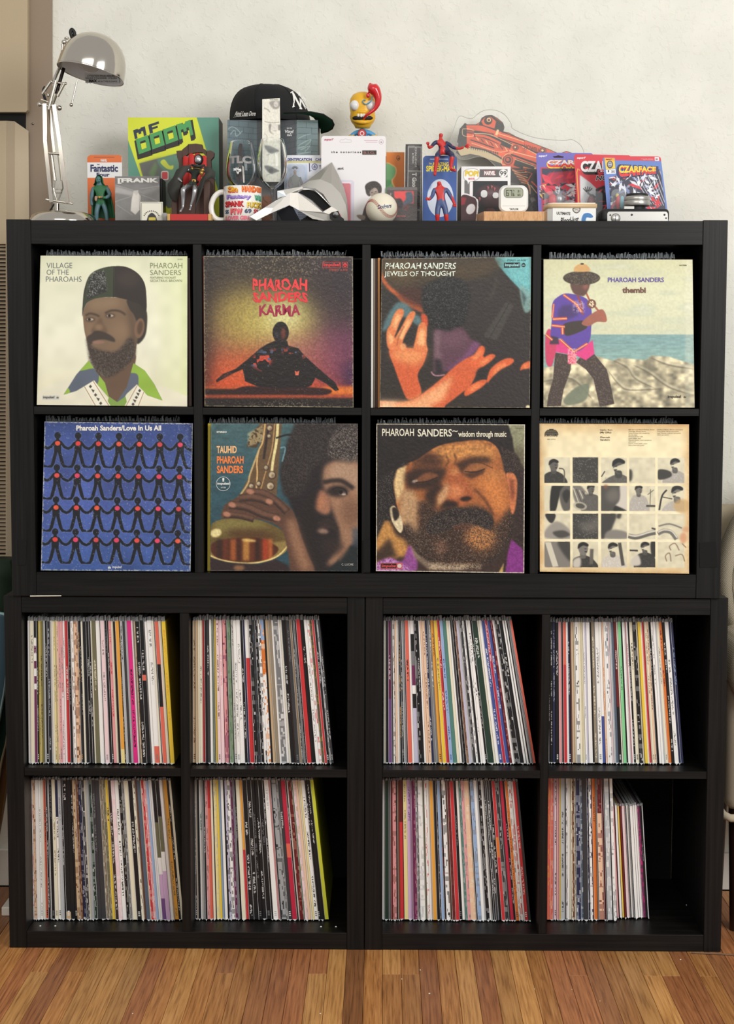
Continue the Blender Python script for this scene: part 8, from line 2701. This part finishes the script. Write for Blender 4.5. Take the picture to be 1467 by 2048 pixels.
# ---- three comic cards at the right
c = C6
def ccard(label, tl, tr, bl_, br_, y, th_c, n=(150, 150)):
 def at(a, b, d):
  return c.w(a, b, d)
 cs = [at(*tl, y + 0.02), at(*tr, y + 0.02), at(*br_, y), at(*bl_, y)]
 t = thing('comic_card', label, 'toy card', Vector(((cs[2].x + cs[3].x) / 2, y, T)))
 s = Surf(cs, [tl, tr, br_, bl_], n, (110, 110, 190))
 g = G().m(mat(th_c, 0.6)).prism([s.pt(a, b) for a, b in quadround(tl, tr, br_, bl_, 0.10)], (0, 0.0016, 0))
 g.build('card_back', t)
 return t, s
def quadround(tl, tr, br_, bl_, f):
 P = []
 q = [np.array(v, float) for v in (tl, tr, br_, bl_)]
 for i in range(4):
  a, b, d = q[i - 1], q[i], q[(i + 1) % 4]
  p0, p1 = b + (a - b) * f * 0.6, b + (d - b) * f * 0.6
  for k in range(5):
   u = k / 4
   P.append(tuple((1 - u) ** 2 * p0 + 2 * u * (1 - u) * b + u * u * p1))
 return P
def shards(s, m_, cols, n, seed, size):
 r = random.Random(seed)
 ys, xs = np.where(m_ > 0.5)
 k0 = s.scale()
 for _ in range(n):
  i = r.randrange(len(ys))
  u, v = xs[i] / s.w, ys[i] / s.h
  x_ = s.q[0][0] + (s.q[1][0] - s.q[0][0]) * u
  y_ = s.q[0][1] + (s.q[3][1] - s.q[0][1]) * v
  a = r.uniform(0, math.pi)
  l_, w_ = r.uniform(0.6, 1.6) * size, r.uniform(0.12, 0.4) * size
  dx_, dy_ = math.cos(a) * l_, math.sin(a) * l_
  s.poly([(x_ - dx_, y_ - dy_), (x_ - dy_ / l_ * w_, y_ + dx_ / l_ * w_), (x_ + dx_, y_ + dy_), (x_ + dy_ / l_ * w_, y_ - dx_ / l_ * w_)], r.choice(cols), 1, 0.8, clip=m_)
t, s = ccard('purple toy card with red comic art, leftmost of the three comic cards', (105, 122), (660, 128), (132, 830), (690, 830), 0.26, (112, 100, 180))
s.lay(np.ones((s.h, s.w)), (112, 104, 184))
s.poly([(150, 270), (640, 270), (660, 830), (170, 830)], (200, 54, 70), 1, 2)
pm = s.mask([(162, 282), (640, 282), (660, 830), (180, 830)], 1)
s.lay(pm, (60, 64, 84))
shards(s, pm, [(206, 50, 74), (222, 70, 90), (206, 50, 74), (36, 30, 40)], 60, 3, 90)
s.poly([(180, 370), (240, 320), (480, 300), (490, 480), (380, 500), (300, 440), (240, 400)], (214, 52, 76), 0.75, 3)
shards(s, s.mask([(290, 420), (500, 420), (500, 620), (300, 620)], 2), [(196, 200, 210), (110, 120, 140), (230, 232, 236), (40, 40, 52)], 60, 4, 40)
shards(s, s.mask([(140, 450), (210, 430), (210, 600), (140, 590)], 2), [(206, 196, 90), (70, 64, 40), (220, 200, 160)], 20, 5, 26)
face_keep(s.face('printed_face', t), s, quadround((105, 122), (660, 128), (690, 830), (132, 830), 0.10))
L = Letters(s)
L.put('super7', 128, 146, 216, 172, (226, 224, 236), 0.05, 0.3)
L.g.m(mat((52, 20, 26), 0.6)).add([s.pt(a, b, 0.0008) for a, b in [(270, 160), (300, 158), (320, 150), (345, 158), (375, 162), (370, 174), (280, 174)]], [tuple(range(7))])
L.put('CZARFACE', 206, 196, 720, 280, (230, 196, 80), 0.09).put('CZARFACE', 216, 202, 710, 268, (222, 52, 62), 0.05).put('CZARFACE', 216, 202, 710, 240, (232, 228, 236), 0.035).build(t)
g = G().m(BLISTER, True).prism([s.pt(a, b, 0.018) for a, b in rrect(180, 520, 400, 800, 50)], (0, 0.016, 0)).build('blister', t)
g = G().m(mat((206, 60, 74), 0.4), True).ball(s.pt(262, 600, 0.010), 0.010, 0.005, 0.014, 12, 8).m(mat((170, 172, 178), 0.3, 0.6)).ball(s.pt(330, 590, 0.010), 0.010, 0.006, 0.012, 12, 8)
g.build('toy_pieces', t)
t, s = ccard('red toy card with black and white lettering, middle of the three comic cards', (474, 138), (1030, 150), (520, 830), (1060, 830), 0.20, (196, 44, 60))
s.lay(np.ones((s.h, s.w)), (206, 48, 62))
s.line([(535, 300), (515, 282), (505, 320), (520, 560), (530, 830)], 8, (230, 190, 70), 1, 1)
s.poly([(535, 345), (640, 420), (700, 480), (800, 560), (800, 830), (545, 830)], (196, 196, 200), 1, 2)
s.poly([(535, 345), (600, 400), (560, 560), (540, 600)], (226, 226, 228), 0.9, 8)
pm = s.mask([(690, 480), (760, 450), (900, 440), (900, 830), (690, 830)], 3)
s.lay(pm, (34, 30, 34))
shards(s, pm, [(120, 120, 126), (206, 60, 70), (60, 56, 60)], 40, 7, 30)
for a in (-60, -30, 0, 28, 60):
 s.line([(610, 520), (610 + 50 * math.sin(math.radians(a)), 490 - 34 * math.cos(math.radians(a)))], 8, (30, 28, 30), 1, 1)
s.line([(610, 515), (640, 540), (690, 560)], 18, (30, 28, 30), 1, 1)
face_keep(s.face('printed_face', t), s, quadround((474, 138), (1030, 150), (1060, 830), (520, 830), 0.10))
L = Letters(s)
L.put('super7', 502, 166, 592, 190, (232, 226, 230), 0.05, 0.3).put('CZARFACE', 552, 226, 1064, 340, (40, 32, 36), 0.09).put('CZARFACE', 540, 206, 1052, 314, (236, 232, 232), 0.045).put('CZAR', 706, 290, 830, 334, (214, 56, 66), 0.04).put('NOIR', 684, 346, 880, 400, (226, 222, 222), 0.07, 0.2).put('NOIR', 688, 350, 876, 396, (30, 26, 30), 0.03, 0.2).build(t)
G().m(BLISTER, True).prism([s.pt(a, b, 0.020) for a, b in rrect(572, 520, 745, 800, 44)], (0, 0.018, 0)).build('blister', t)
g = G().m(mat((120, 60, 66), 0.5), True).ball(s.pt(640, 640, 0.010), 0.010, 0.006, 0.020, 12, 8).m(mat((60, 60, 64), 0.4)).ball(s.pt(646, 575, 0.010), 0.0065, 0.006, 0.0075, 12, 8)
g.build('toy_man', t)
t, s = ccard('blue toy card with yellow and red lettering, rightmost on the shelf', (754, 158), (1322, 160), (812, 830), (1406, 830), 0.13, (110, 126, 180), (190, 180))
s.lay(np.ones((s.h, s.w)), (96, 124, 190))
s.poly([(754, 158), (1322, 158), (1334, 208), (880, 200), (876, 176), (760, 176)], (206, 52, 66))
s.poly([(774, 176), (872, 180), (880, 280), (790, 292)], (236, 196, 60), 1, 1)
s.poly([(774, 176), (872, 178), (874, 204), (780, 206)], (232, 120, 50), 0.6, 6)
s.ell(828, 242, 30, 38, (60, 56, 66), 1, 1)
s.ell(828, 240, 21, 27, (176, 176, 186), 1, 1)
s.rect(815, 226, 841, 232, (50, 46, 56))
s.rect(815, 252, 841, 257, (50, 46, 56))
s.poly([(788, 294), (882, 286), (886, 330), (794, 334)], (232, 230, 232))
s.poly([(1262, 168), (1304, 168), (1306, 206), (1264, 206)], (232, 228, 230))
pm = s.mask([(816, 370), (900, 350), (1290, 280), (1320, 300), (1372, 700), (1380, 830), (850, 830)], 1)
s.lay(pm, (52, 50, 70))
shards(s, pm, [(214, 216, 226), (40, 38, 52), (150, 150, 170), (206, 50, 62), (120, 130, 170), (232, 234, 240)], 170, 9, 44)
for k in range(9):
 s.line([(1040 + k * 34, 330 - k * 4), (1240 + k * 22, 640)], 5, (236, 238, 242), 0.9, 0.5, clip=pm)
shards(s, s.mask([(1230, 560), (1350, 540), (1370, 830), (1240, 830)], 2) * pm, [(206, 48, 60), (206, 48, 60), (60, 40, 50)], 30, 10, 60)
face_keep(s.face('printed_face', t), s, quadround((754, 158), (1322, 160), (1406, 830), (812, 830), 0.10))
L = Letters(s)
sk = lambda x, y_: (x, y_ + (x - 914) * -0.02 + (366 - 248) * 0 - (x - 914) / 358.0 * (y_ - 300) * 0.42)
L.put('CZARFACE', 888, 236, 1300, 380, (52, 56, 96), 0.10, warp=sk).put('CZARFACE', 914, 248, 1276, 366, (214, 60, 60), 0.055, warp=sk).put('CZARFACE', 914, 248, 1276, 326, (240, 206, 60), 0.04, warp=sk)
L.put('super7', 786, 184, 848, 198, (60, 40, 40), 0.04, 0.3).put('1', 806, 296, 818, 316, (60, 56, 60), 0.03).put('CZAR FACE', 838, 298, 874, 322, (90, 86, 90), 0.02).put('FIGURE SERIES', 1132, 184, 1248, 190, (236, 210, 214)).put('ADULT COLLECTIBLE', 1150, 194, 1250, 199, (236, 210, 214)).put('14+', 1272, 178, 1298, 198, (120, 60, 70), 0.03).build(t)
G().m(BLISTER, True).prism([s.pt(a, b, 0.018) for a, b in rrect(836, 500, 970, 800, 40)], (0, 0.016, 0)).build('blister', t)
g = G().m(mat((120, 176, 190), 0.5), True).ball(s.pt(938, 620, 0.009), 0.006, 0.005, 0.014, 12, 8).m(mat((196, 60, 70), 0.5)).ball(s.pt(900, 620, 0.009), 0.005, 0.004, 0.016, 12, 8).m(mat((206, 190, 110), 0.5)).ball(s.pt(892, 555, 0.009), 0.004, 0.004, 0.005, 10, 6)
g.build('toy_pieces', t)
# ---- white tin with a cream lid
t = thing('storage_tin', 'small white tin with a cream lid and blue emblem', 'tin', onT(1144, 0.09))
TD = 0.035
s = upright(C6, 268, 690, 664, TD, (110, 50), (228, 226, 222))
yb = s.yb
s.poly([(540, 780), (560, 720), (600, 706), (640, 712), (672, 745), (655, 760), (640, 790), (640, yb), (560, yb)], (228, 232, 236), 1, 1, True)
s.poly([(548, 782), (566, 728), (600, 714), (634, 720), (662, 748), (640, 762), (600, 758), (590, 790), (600, yb), (565, yb)], (58, 116, 176), 1, 1, True)
s.poly([(466, 668), (534, 664), (530, 700), (500, 718), (468, 700)], (70, 66, 62), 1, 1, True)
s.poly([(474, 674), (526, 671), (522, 696), (500, 708), (476, 696)], (206, 200, 190), 1, 1, True)
s.line([(480, 686), (500, 680), (520, 690)], 5, (70, 66, 62))
g = G().m(mat((222, 220, 216), 0.35))
a0, a1 = s.at(0, 0), s.at(1, 0)
lx_ = C6.w(205, 690, TD + 0.05).x
g.prism([Vector((a0.x, TD, T)), Vector((a1.x, TD, T)), Vector((a1.x + 0.004, TD + 0.06, T)), Vector((lx_ - 0.004, TD + 0.06, T)), Vector((a0.x - 0.010, TD + 0.01, T))], (0, 0, a0.z - T))
g.build('tin_body', t)
s.face('printed_face', t)
g = G().m(mat((206, 176, 136), 0.4), True)
zL = a0.z
g.prism([Vector((a0.x - 0.002, TD - 0.002, zL)), Vector((a1.x + 0.002, TD - 0.002, zL)), Vector((a1.x + 0.006, TD + 0.062, zL)), Vector((lx_ - 0.006, TD + 0.062, zL)), Vector((a0.x - 0.013, TD + 0.01, zL))], (0, 0, 0.0085))
g.m(mat((236, 230, 216), 0.35)).prism([Vector((a0.x + 0.001, TD + 0.001, zL + 0.0085)), Vector((a1.x - 0.001, TD + 0.001, zL + 0.0085)), Vector((a1.x + 0.003, TD + 0.059, zL + 0.0085)), Vector((lx_, TD + 0.059, zL + 0.0085)), Vector((a0.x - 0.009, TD + 0.011, zL + 0.0085))], (0, 0, 0.0022))
g.build('lid', t)
L = Letters(s)
L.put('ULTIMATE', 306, 704, 440, 732, (50, 46, 44), 0.03, rot=0.04).put('Blood-lust', 342, 752, 524, 812, (36, 32, 32), 0.02, 0.35, rot=-0.1).build(t)
# ---- film camera lying on its back
t = thing('film_camera', 'silver film camera lying on its back with the lens pointing up', 'camera', onT(1268, 0.06))
c = C6
KD = 0.030
SV = mat((176, 174, 170), 0.32, 0.75)
BKL = mat((26, 26, 28), 0.6, grain=0.6)
x0_, x1_ = c.w(745, 700, KD).x, c.w(1412, 700, KD).x
ztp = c.w(1000, 668, KD).z
G().m(BKL, True).box(x0_, x1_, KD + 0.002, KD + 0.075, T, ztp, 0.008).build('body', t)
W = [c.w(a, b, KD) for a, b in rrect(800, 700, 1392, 900, 26)]
for w_ in W:
 w_.z = max(w_.z, T + 0.0005)
G().m(SV).prism(W, (0, 0.004, 0)).build('bottom_plate', t)
g = G().m(mat((206, 204, 200), 0.3, 0.7), True).lathe([(0, 0.0012), (c.r(40, KD), 0.0012), (c.r(42, KD), 0)], c.w(882, 765, KD), (0, -1, 0), 24)
g.m(mat((40, 38, 38), 0.5)).lathe([(c.r(42, KD), 0.0003), (c.r(46, KD), 0.0003)], c.w(882, 765, KD), (0, -1, 0), 24)
p = c.w(882, 765, KD - 0.0016)
g.box(p.x - 0.0005, p.x + 0.0005, KD - 0.0018, KD - 0.0011, p.z - c.r(28, KD), p.z + c.r(28, KD))
g.build('tripod_screw', t)
g = G().m(mat((30, 30, 32), 0.5), True)
for a, b, r_ in ((1040, 732, 11), (1375, 764, 8), (1360, 732, 10), (830, 735, 9)):
 g.lathe([(0, 0.0004), (c.r(r_, KD), 0.0004)], c.w(a, b, KD), (0, -1, 0), 14)
g.build('screws', t)
LD = KD + 0.040
lc_ = Vector((c.w(1092, 600, LD).x, LD, ztp))
zz = lambda b: c.w(1092, b, LD).z - ztp
rr_ = lambda w_: c.r(w_ / 2, LD)
g = G().m(BKL, True).lathe([(rr_(160), 0), (rr_(160), zz(650)), (rr_(150), zz(640))], lc_, n=36)
g.build('lens_mount', t)
g = G().m(SV, True).lathe([(rr_(246), zz(648)), (rr_(256), zz(640)), (rr_(256), zz(606)), (rr_(250), zz(602)), (rr_(250), zz(598)), (rr_(256), zz(594)), (rr_(250), zz(566)), (rr_(238), zz(556)), (0, zz(556))], lc_, n=40)
g.lathe([(rr_(150), zz(652)), (rr_(246), zz(648))], lc_, n=40)
g.build('focus_ring', t)
g = G().m(mat((22, 22, 24), 0.5), True).lathe([(rr_(214), zz(556)), (rr_(212), zz(532)), (rr_(200), zz(528)), (rr_(180), zz(540)), (0, zz(545))], lc_, n=36)
g.build('lens_hood', t)
p0, p1 = c.w(962, 684, LD - rr_(256)), c.w(1066, 646, LD - rr_(256))
G().m(SV).box(p0.x, p1.x, LD - rr_(256) - 0.001, LD - rr_(200), p0.z, p1.z, 0.001).build('focus_tab', t)
g = G().m(mat((20, 20, 22), 0.6), True)
g.tube([tuple(c.w(a, b, KD + 0.01)) for a, b in catmull([(752, 700), (712, 735), (690, 790)], 5, False)], 0.0016, 6)
o = g.build('strap', t)
# ---- desk lamp
c = C1
LY2 = 0.13
t = thing('desk_lamp', 'polished chrome swing-arm desk lamp with a dome shade', 'lamp', onT(126, LY2))
R_ = lambda n: c.r(n, LY2)
bc2 = onT(c(617, 0)[0], LY2)
hb = c.w(617, 1868, LY2).z - T
g = G().m(CHROME, True).lathe([(0, 0), (R_(322), 0), (R_(332), 0.003), (R_(330), 0.008), (R_(300), hb * 0.72), (R_(220), hb * 0.92), (R_(100), hb), (0, hb)], bc2, n=48)
g.build('base', t)
g = G().m(CHROME)
pj = c.w(553, 1855, LY2)
g.cyl(pj + Vector((0, 0, -0.006)), c.w(553, 1790, LY2), R_(24), n=6)
g.build('post', t)
def bar(pts, w, d, th, name, m_=CHROME):
 g = G().m(m_)
 P = [np.array(p, float) for p in pts]
 for i in range(len(P) - 1):
  a, b = P[i], P[i + 1]
  n_ = np.array([-(b - a)[1], (b - a)[0]])
  n_ = n_ / np.hypot(*n_) * w / 2
  g.prism([c.w(*(a + n_), d), c.w(*(b + n_), d), c.w(*(b - n_), d), c.w(*(a - n_), d)], (0, th, 0))
 return g.build(name, t)
bar([(434, 815), (438, 1180), (500, 1775)], 36, LY2 - 0.012, 0.003, 'lower_arm_bar')
bar([(524, 825), (578, 1180), (656, 1785)], 36, LY2 - 0.012, 0.003, 'lower_arm_bar')
bar([(478, 850), (528, 1290)], 26, LY2 + 0.010, 0.003, 'lower_arm_bar')
g = G().m(CHROME_B)
g.cyl(c.w(500, 1310, LY2), c.w(535, 1568, LY2), R_(17)).cyl(c.w(575, 1312, LY2), c.w(606, 1568, LY2), R_(17))
g.build('spring_tube', t)
g = G().m(CHROME)
for a, b, r_ in (((462, 1298), (592, 1308), 10), ((446, 1752), (708, 1790), 11), ((385, 826), (582, 858), 10), ((490, 606), (642, 622), 9), ((400, 775), (470, 800), 8)):
 G().m(CHROME).cyl(c.w(*a, LY2 - 0.006), c.w(*b, LY2 - 0.006), R_(r_)).build('cross_rod', t)
g = G().m(CHROME, True)
for a, b, r_ in ((385, 822, 24), (578, 858, 26), (500, 600, 15), (640, 620, 13), (470, 735, 20), (455, 1750, 12), (702, 1790, 12)):
 g.ball(c.w(a, b, LY2 - 0.006), R_(r_), n=14, m=10)
g.build('knob', t)
g = G().m(CHROME)
g.tube([c.w(535, 1570, LY2), c.w(520, 1640, LY2), c.w(540, 1720, LY2), c.w(560, 1780, LY2)], R_(7), 8)
g.tube([c.w(606, 1570, LY2), c.w(612, 1640, LY2), c.w(590, 1700, LY2), c.w(560, 1780, LY2)], R_(7), 8)
g.box(c.w(540, 1650, LY2).x, c.w(600, 1650, LY2).x, LY2 - 0.004, LY2 + 0.008, c.w(570, 1690, LY2).z, c.w(570, 1650, LY2).z, 0.001)
g.build('spring_hook', t)
g = G().m(CHROME)
g.cyl(c.w(473, 872, LY2 - 0.014), c.w(545, 590, LY2 - 0.014), R_(15)).cyl(c.w(520, 600, LY2), c.w(590, 440, LY2 + 0.01), R_(16))
g.cyl(c.w(412, 722, LY2 - 0.008), c.w(492, 606, LY2 - 0.008), R_(15)).cyl(c.w(560, 745, LY2 - 0.008), c.w(625, 622, LY2 - 0.008), R_(15))
g.m(mat((36, 30, 28), 0.25, 0.8)).cyl(c.w(548, 720, LY2), c.w(622, 470, LY2 + 0.01), R_(17))
g.m(CHROME).cyl(c.w(508, 840, LY2 + 0.008), c.w(566, 690, LY2), R_(12))
g.build('upper_arm', t)
for P, r_, d_ in (([(440, 650), (420, 690), (432, 750), (450, 800)], 13, 0.02), ([(530, 1790), (500, 1840), (470, 1880)], 8, 0.02), ([(706, 180), (688, 120), (700, 92), (724, 120), (728, 160)], 17, 0.012)):
 G().m(mat((18, 18, 18), 0.5), True).tube([c.w(a, b, LY2 + d_) for a, b in catmull(P, 4, False)], R_(r_), 8).build('cord', t)
g = G().m(CHROME, True)
g.ball(c.w(625, 215, LY2 + 0.01), R_(26), R_(18), R_(24), 12, 8).ball(c.w(650, 178, LY2 + 0.01), R_(26), R_(14), R_(14), 12, 8)
g.cyl(c.w(612, 232, LY2 + 0.012), c.w(590, 460, LY2 + 0.012), R_(12))
g.build('shade_pivot', t)
sc_ = c.w(882, 526, LY2 + 0.004)
ax = Vector((math.sin(math.radians(13.5)), 0.10, math.cos(math.radians(13.5)))).normalized()
RS = R_(328)
prof = [(1.0, 0.0), (1.0, 0.10), (0.985, 0.30), (0.94, 0.52), (0.86, 0.72), (0.74, 0.90), (0.58, 1.04), (0.38, 1.14), (0.18, 1.185), (0.0, 1.195)]
g = G().m(CHROME, True).lathe([(r_ * RS, h_ * RS) for r_, h_ in prof], sc_, ax, 56)
g.build('shade', t)
g = G().m(mat((236, 234, 236), 0.35), True).lathe([(r_ * RS * 0.985, h_ * RS * 0.98) for r_, h_ in prof], sc_, ax, 56)
g.m(CHROME).lathe([(RS * 1.004, -0.0012), (RS * 1.012, 0.0006), (RS * 1.004, 0.002), (RS * 0.98, 0.0004), (RS * 1.004, -0.0012)], sc_, ax, 56)
g.build('shade_lining', t)
g = G().m(GLASS, True).ball(sc_ + ax * 0.030 + Vector((-0.008, 0, 0)), 0.026, n=24, m=16)
g.m(mat((190, 186, 180), 0.3, 0.8)).cyl(sc_ + ax * 0.055 + Vector((-0.008, 0, 0)), sc_ + ax * 0.080 + Vector((-0.008, 0, 0)), 0.013)
g.build('bulb', t)
lab_t = t
class OnShade:
 def uv(s, P):
  return np.asarray(P, float)
 def at(s, a, b, off=0.0):
  x, y_ = c(a, b)
  d = pw(x, y_, 0.2) - CAM
  o_ = CAM - sc_
  od, dd = o_ - ax * o_.dot(ax), d - ax * d.dot(ax)
  A, B, C_ = dd.dot(dd), 2 * od.dot(dd), od.dot(od) - (RS * 0.955) ** 2
  q_ = max(0.0, B * B - 4 * A * C_)
  return CAM + d * ((-B + math.sqrt(q_)) / (2 * A)) - d.normalized() * (0.0004 + off * 0.3)
OS = OnShade()
L = Letters(OS)
L.g.m(mat((216, 216, 216), 0.5))
N_ = 12
for k in range(N_):
 x_a, x_b = 832 + 330 * k / N_, 832 + 330 * (k + 1) / N_
 L.g.add([OS.at(x_a, 520 + (x_a - 832) * 0.12, -0.001), OS.at(x_b, 520 + (x_b - 832) * 0.12, -0.001), OS.at(x_b, 620, -0.001), OS.at(x_a, 612, -0.001)], [(0, 1, 2, 3)])
L.put('ATTENTION POUR REDUIRE', 850, 536, 1120, 556, (60, 60, 62), 0.01).put("RISQUE D'INCENDIE, UTILISER", 836, 558, 1140, 580, (60, 60, 62), 0.01).put('DE', 838, 586, 860, 602, (60, 60, 62), 0.01).put('MAX', 866, 580, 946, 608, (20, 20, 22), 0.06).put('40 W TYPE B (LARGE)', 954, 592, 1150, 610, (60, 60, 62), 0.01)
L.build(t, 'label')
g = G().m(CHROME)
g.cyl(c.w(752, 588, LY2 - 0.02), c.w(700, 815, LY2 - 0.02), R_(8))
g.smooth = True
g.ball(c.w(694, 828, LY2 - 0.02), R_(18), n=14, m=10)
g.build('pull_handle', t)
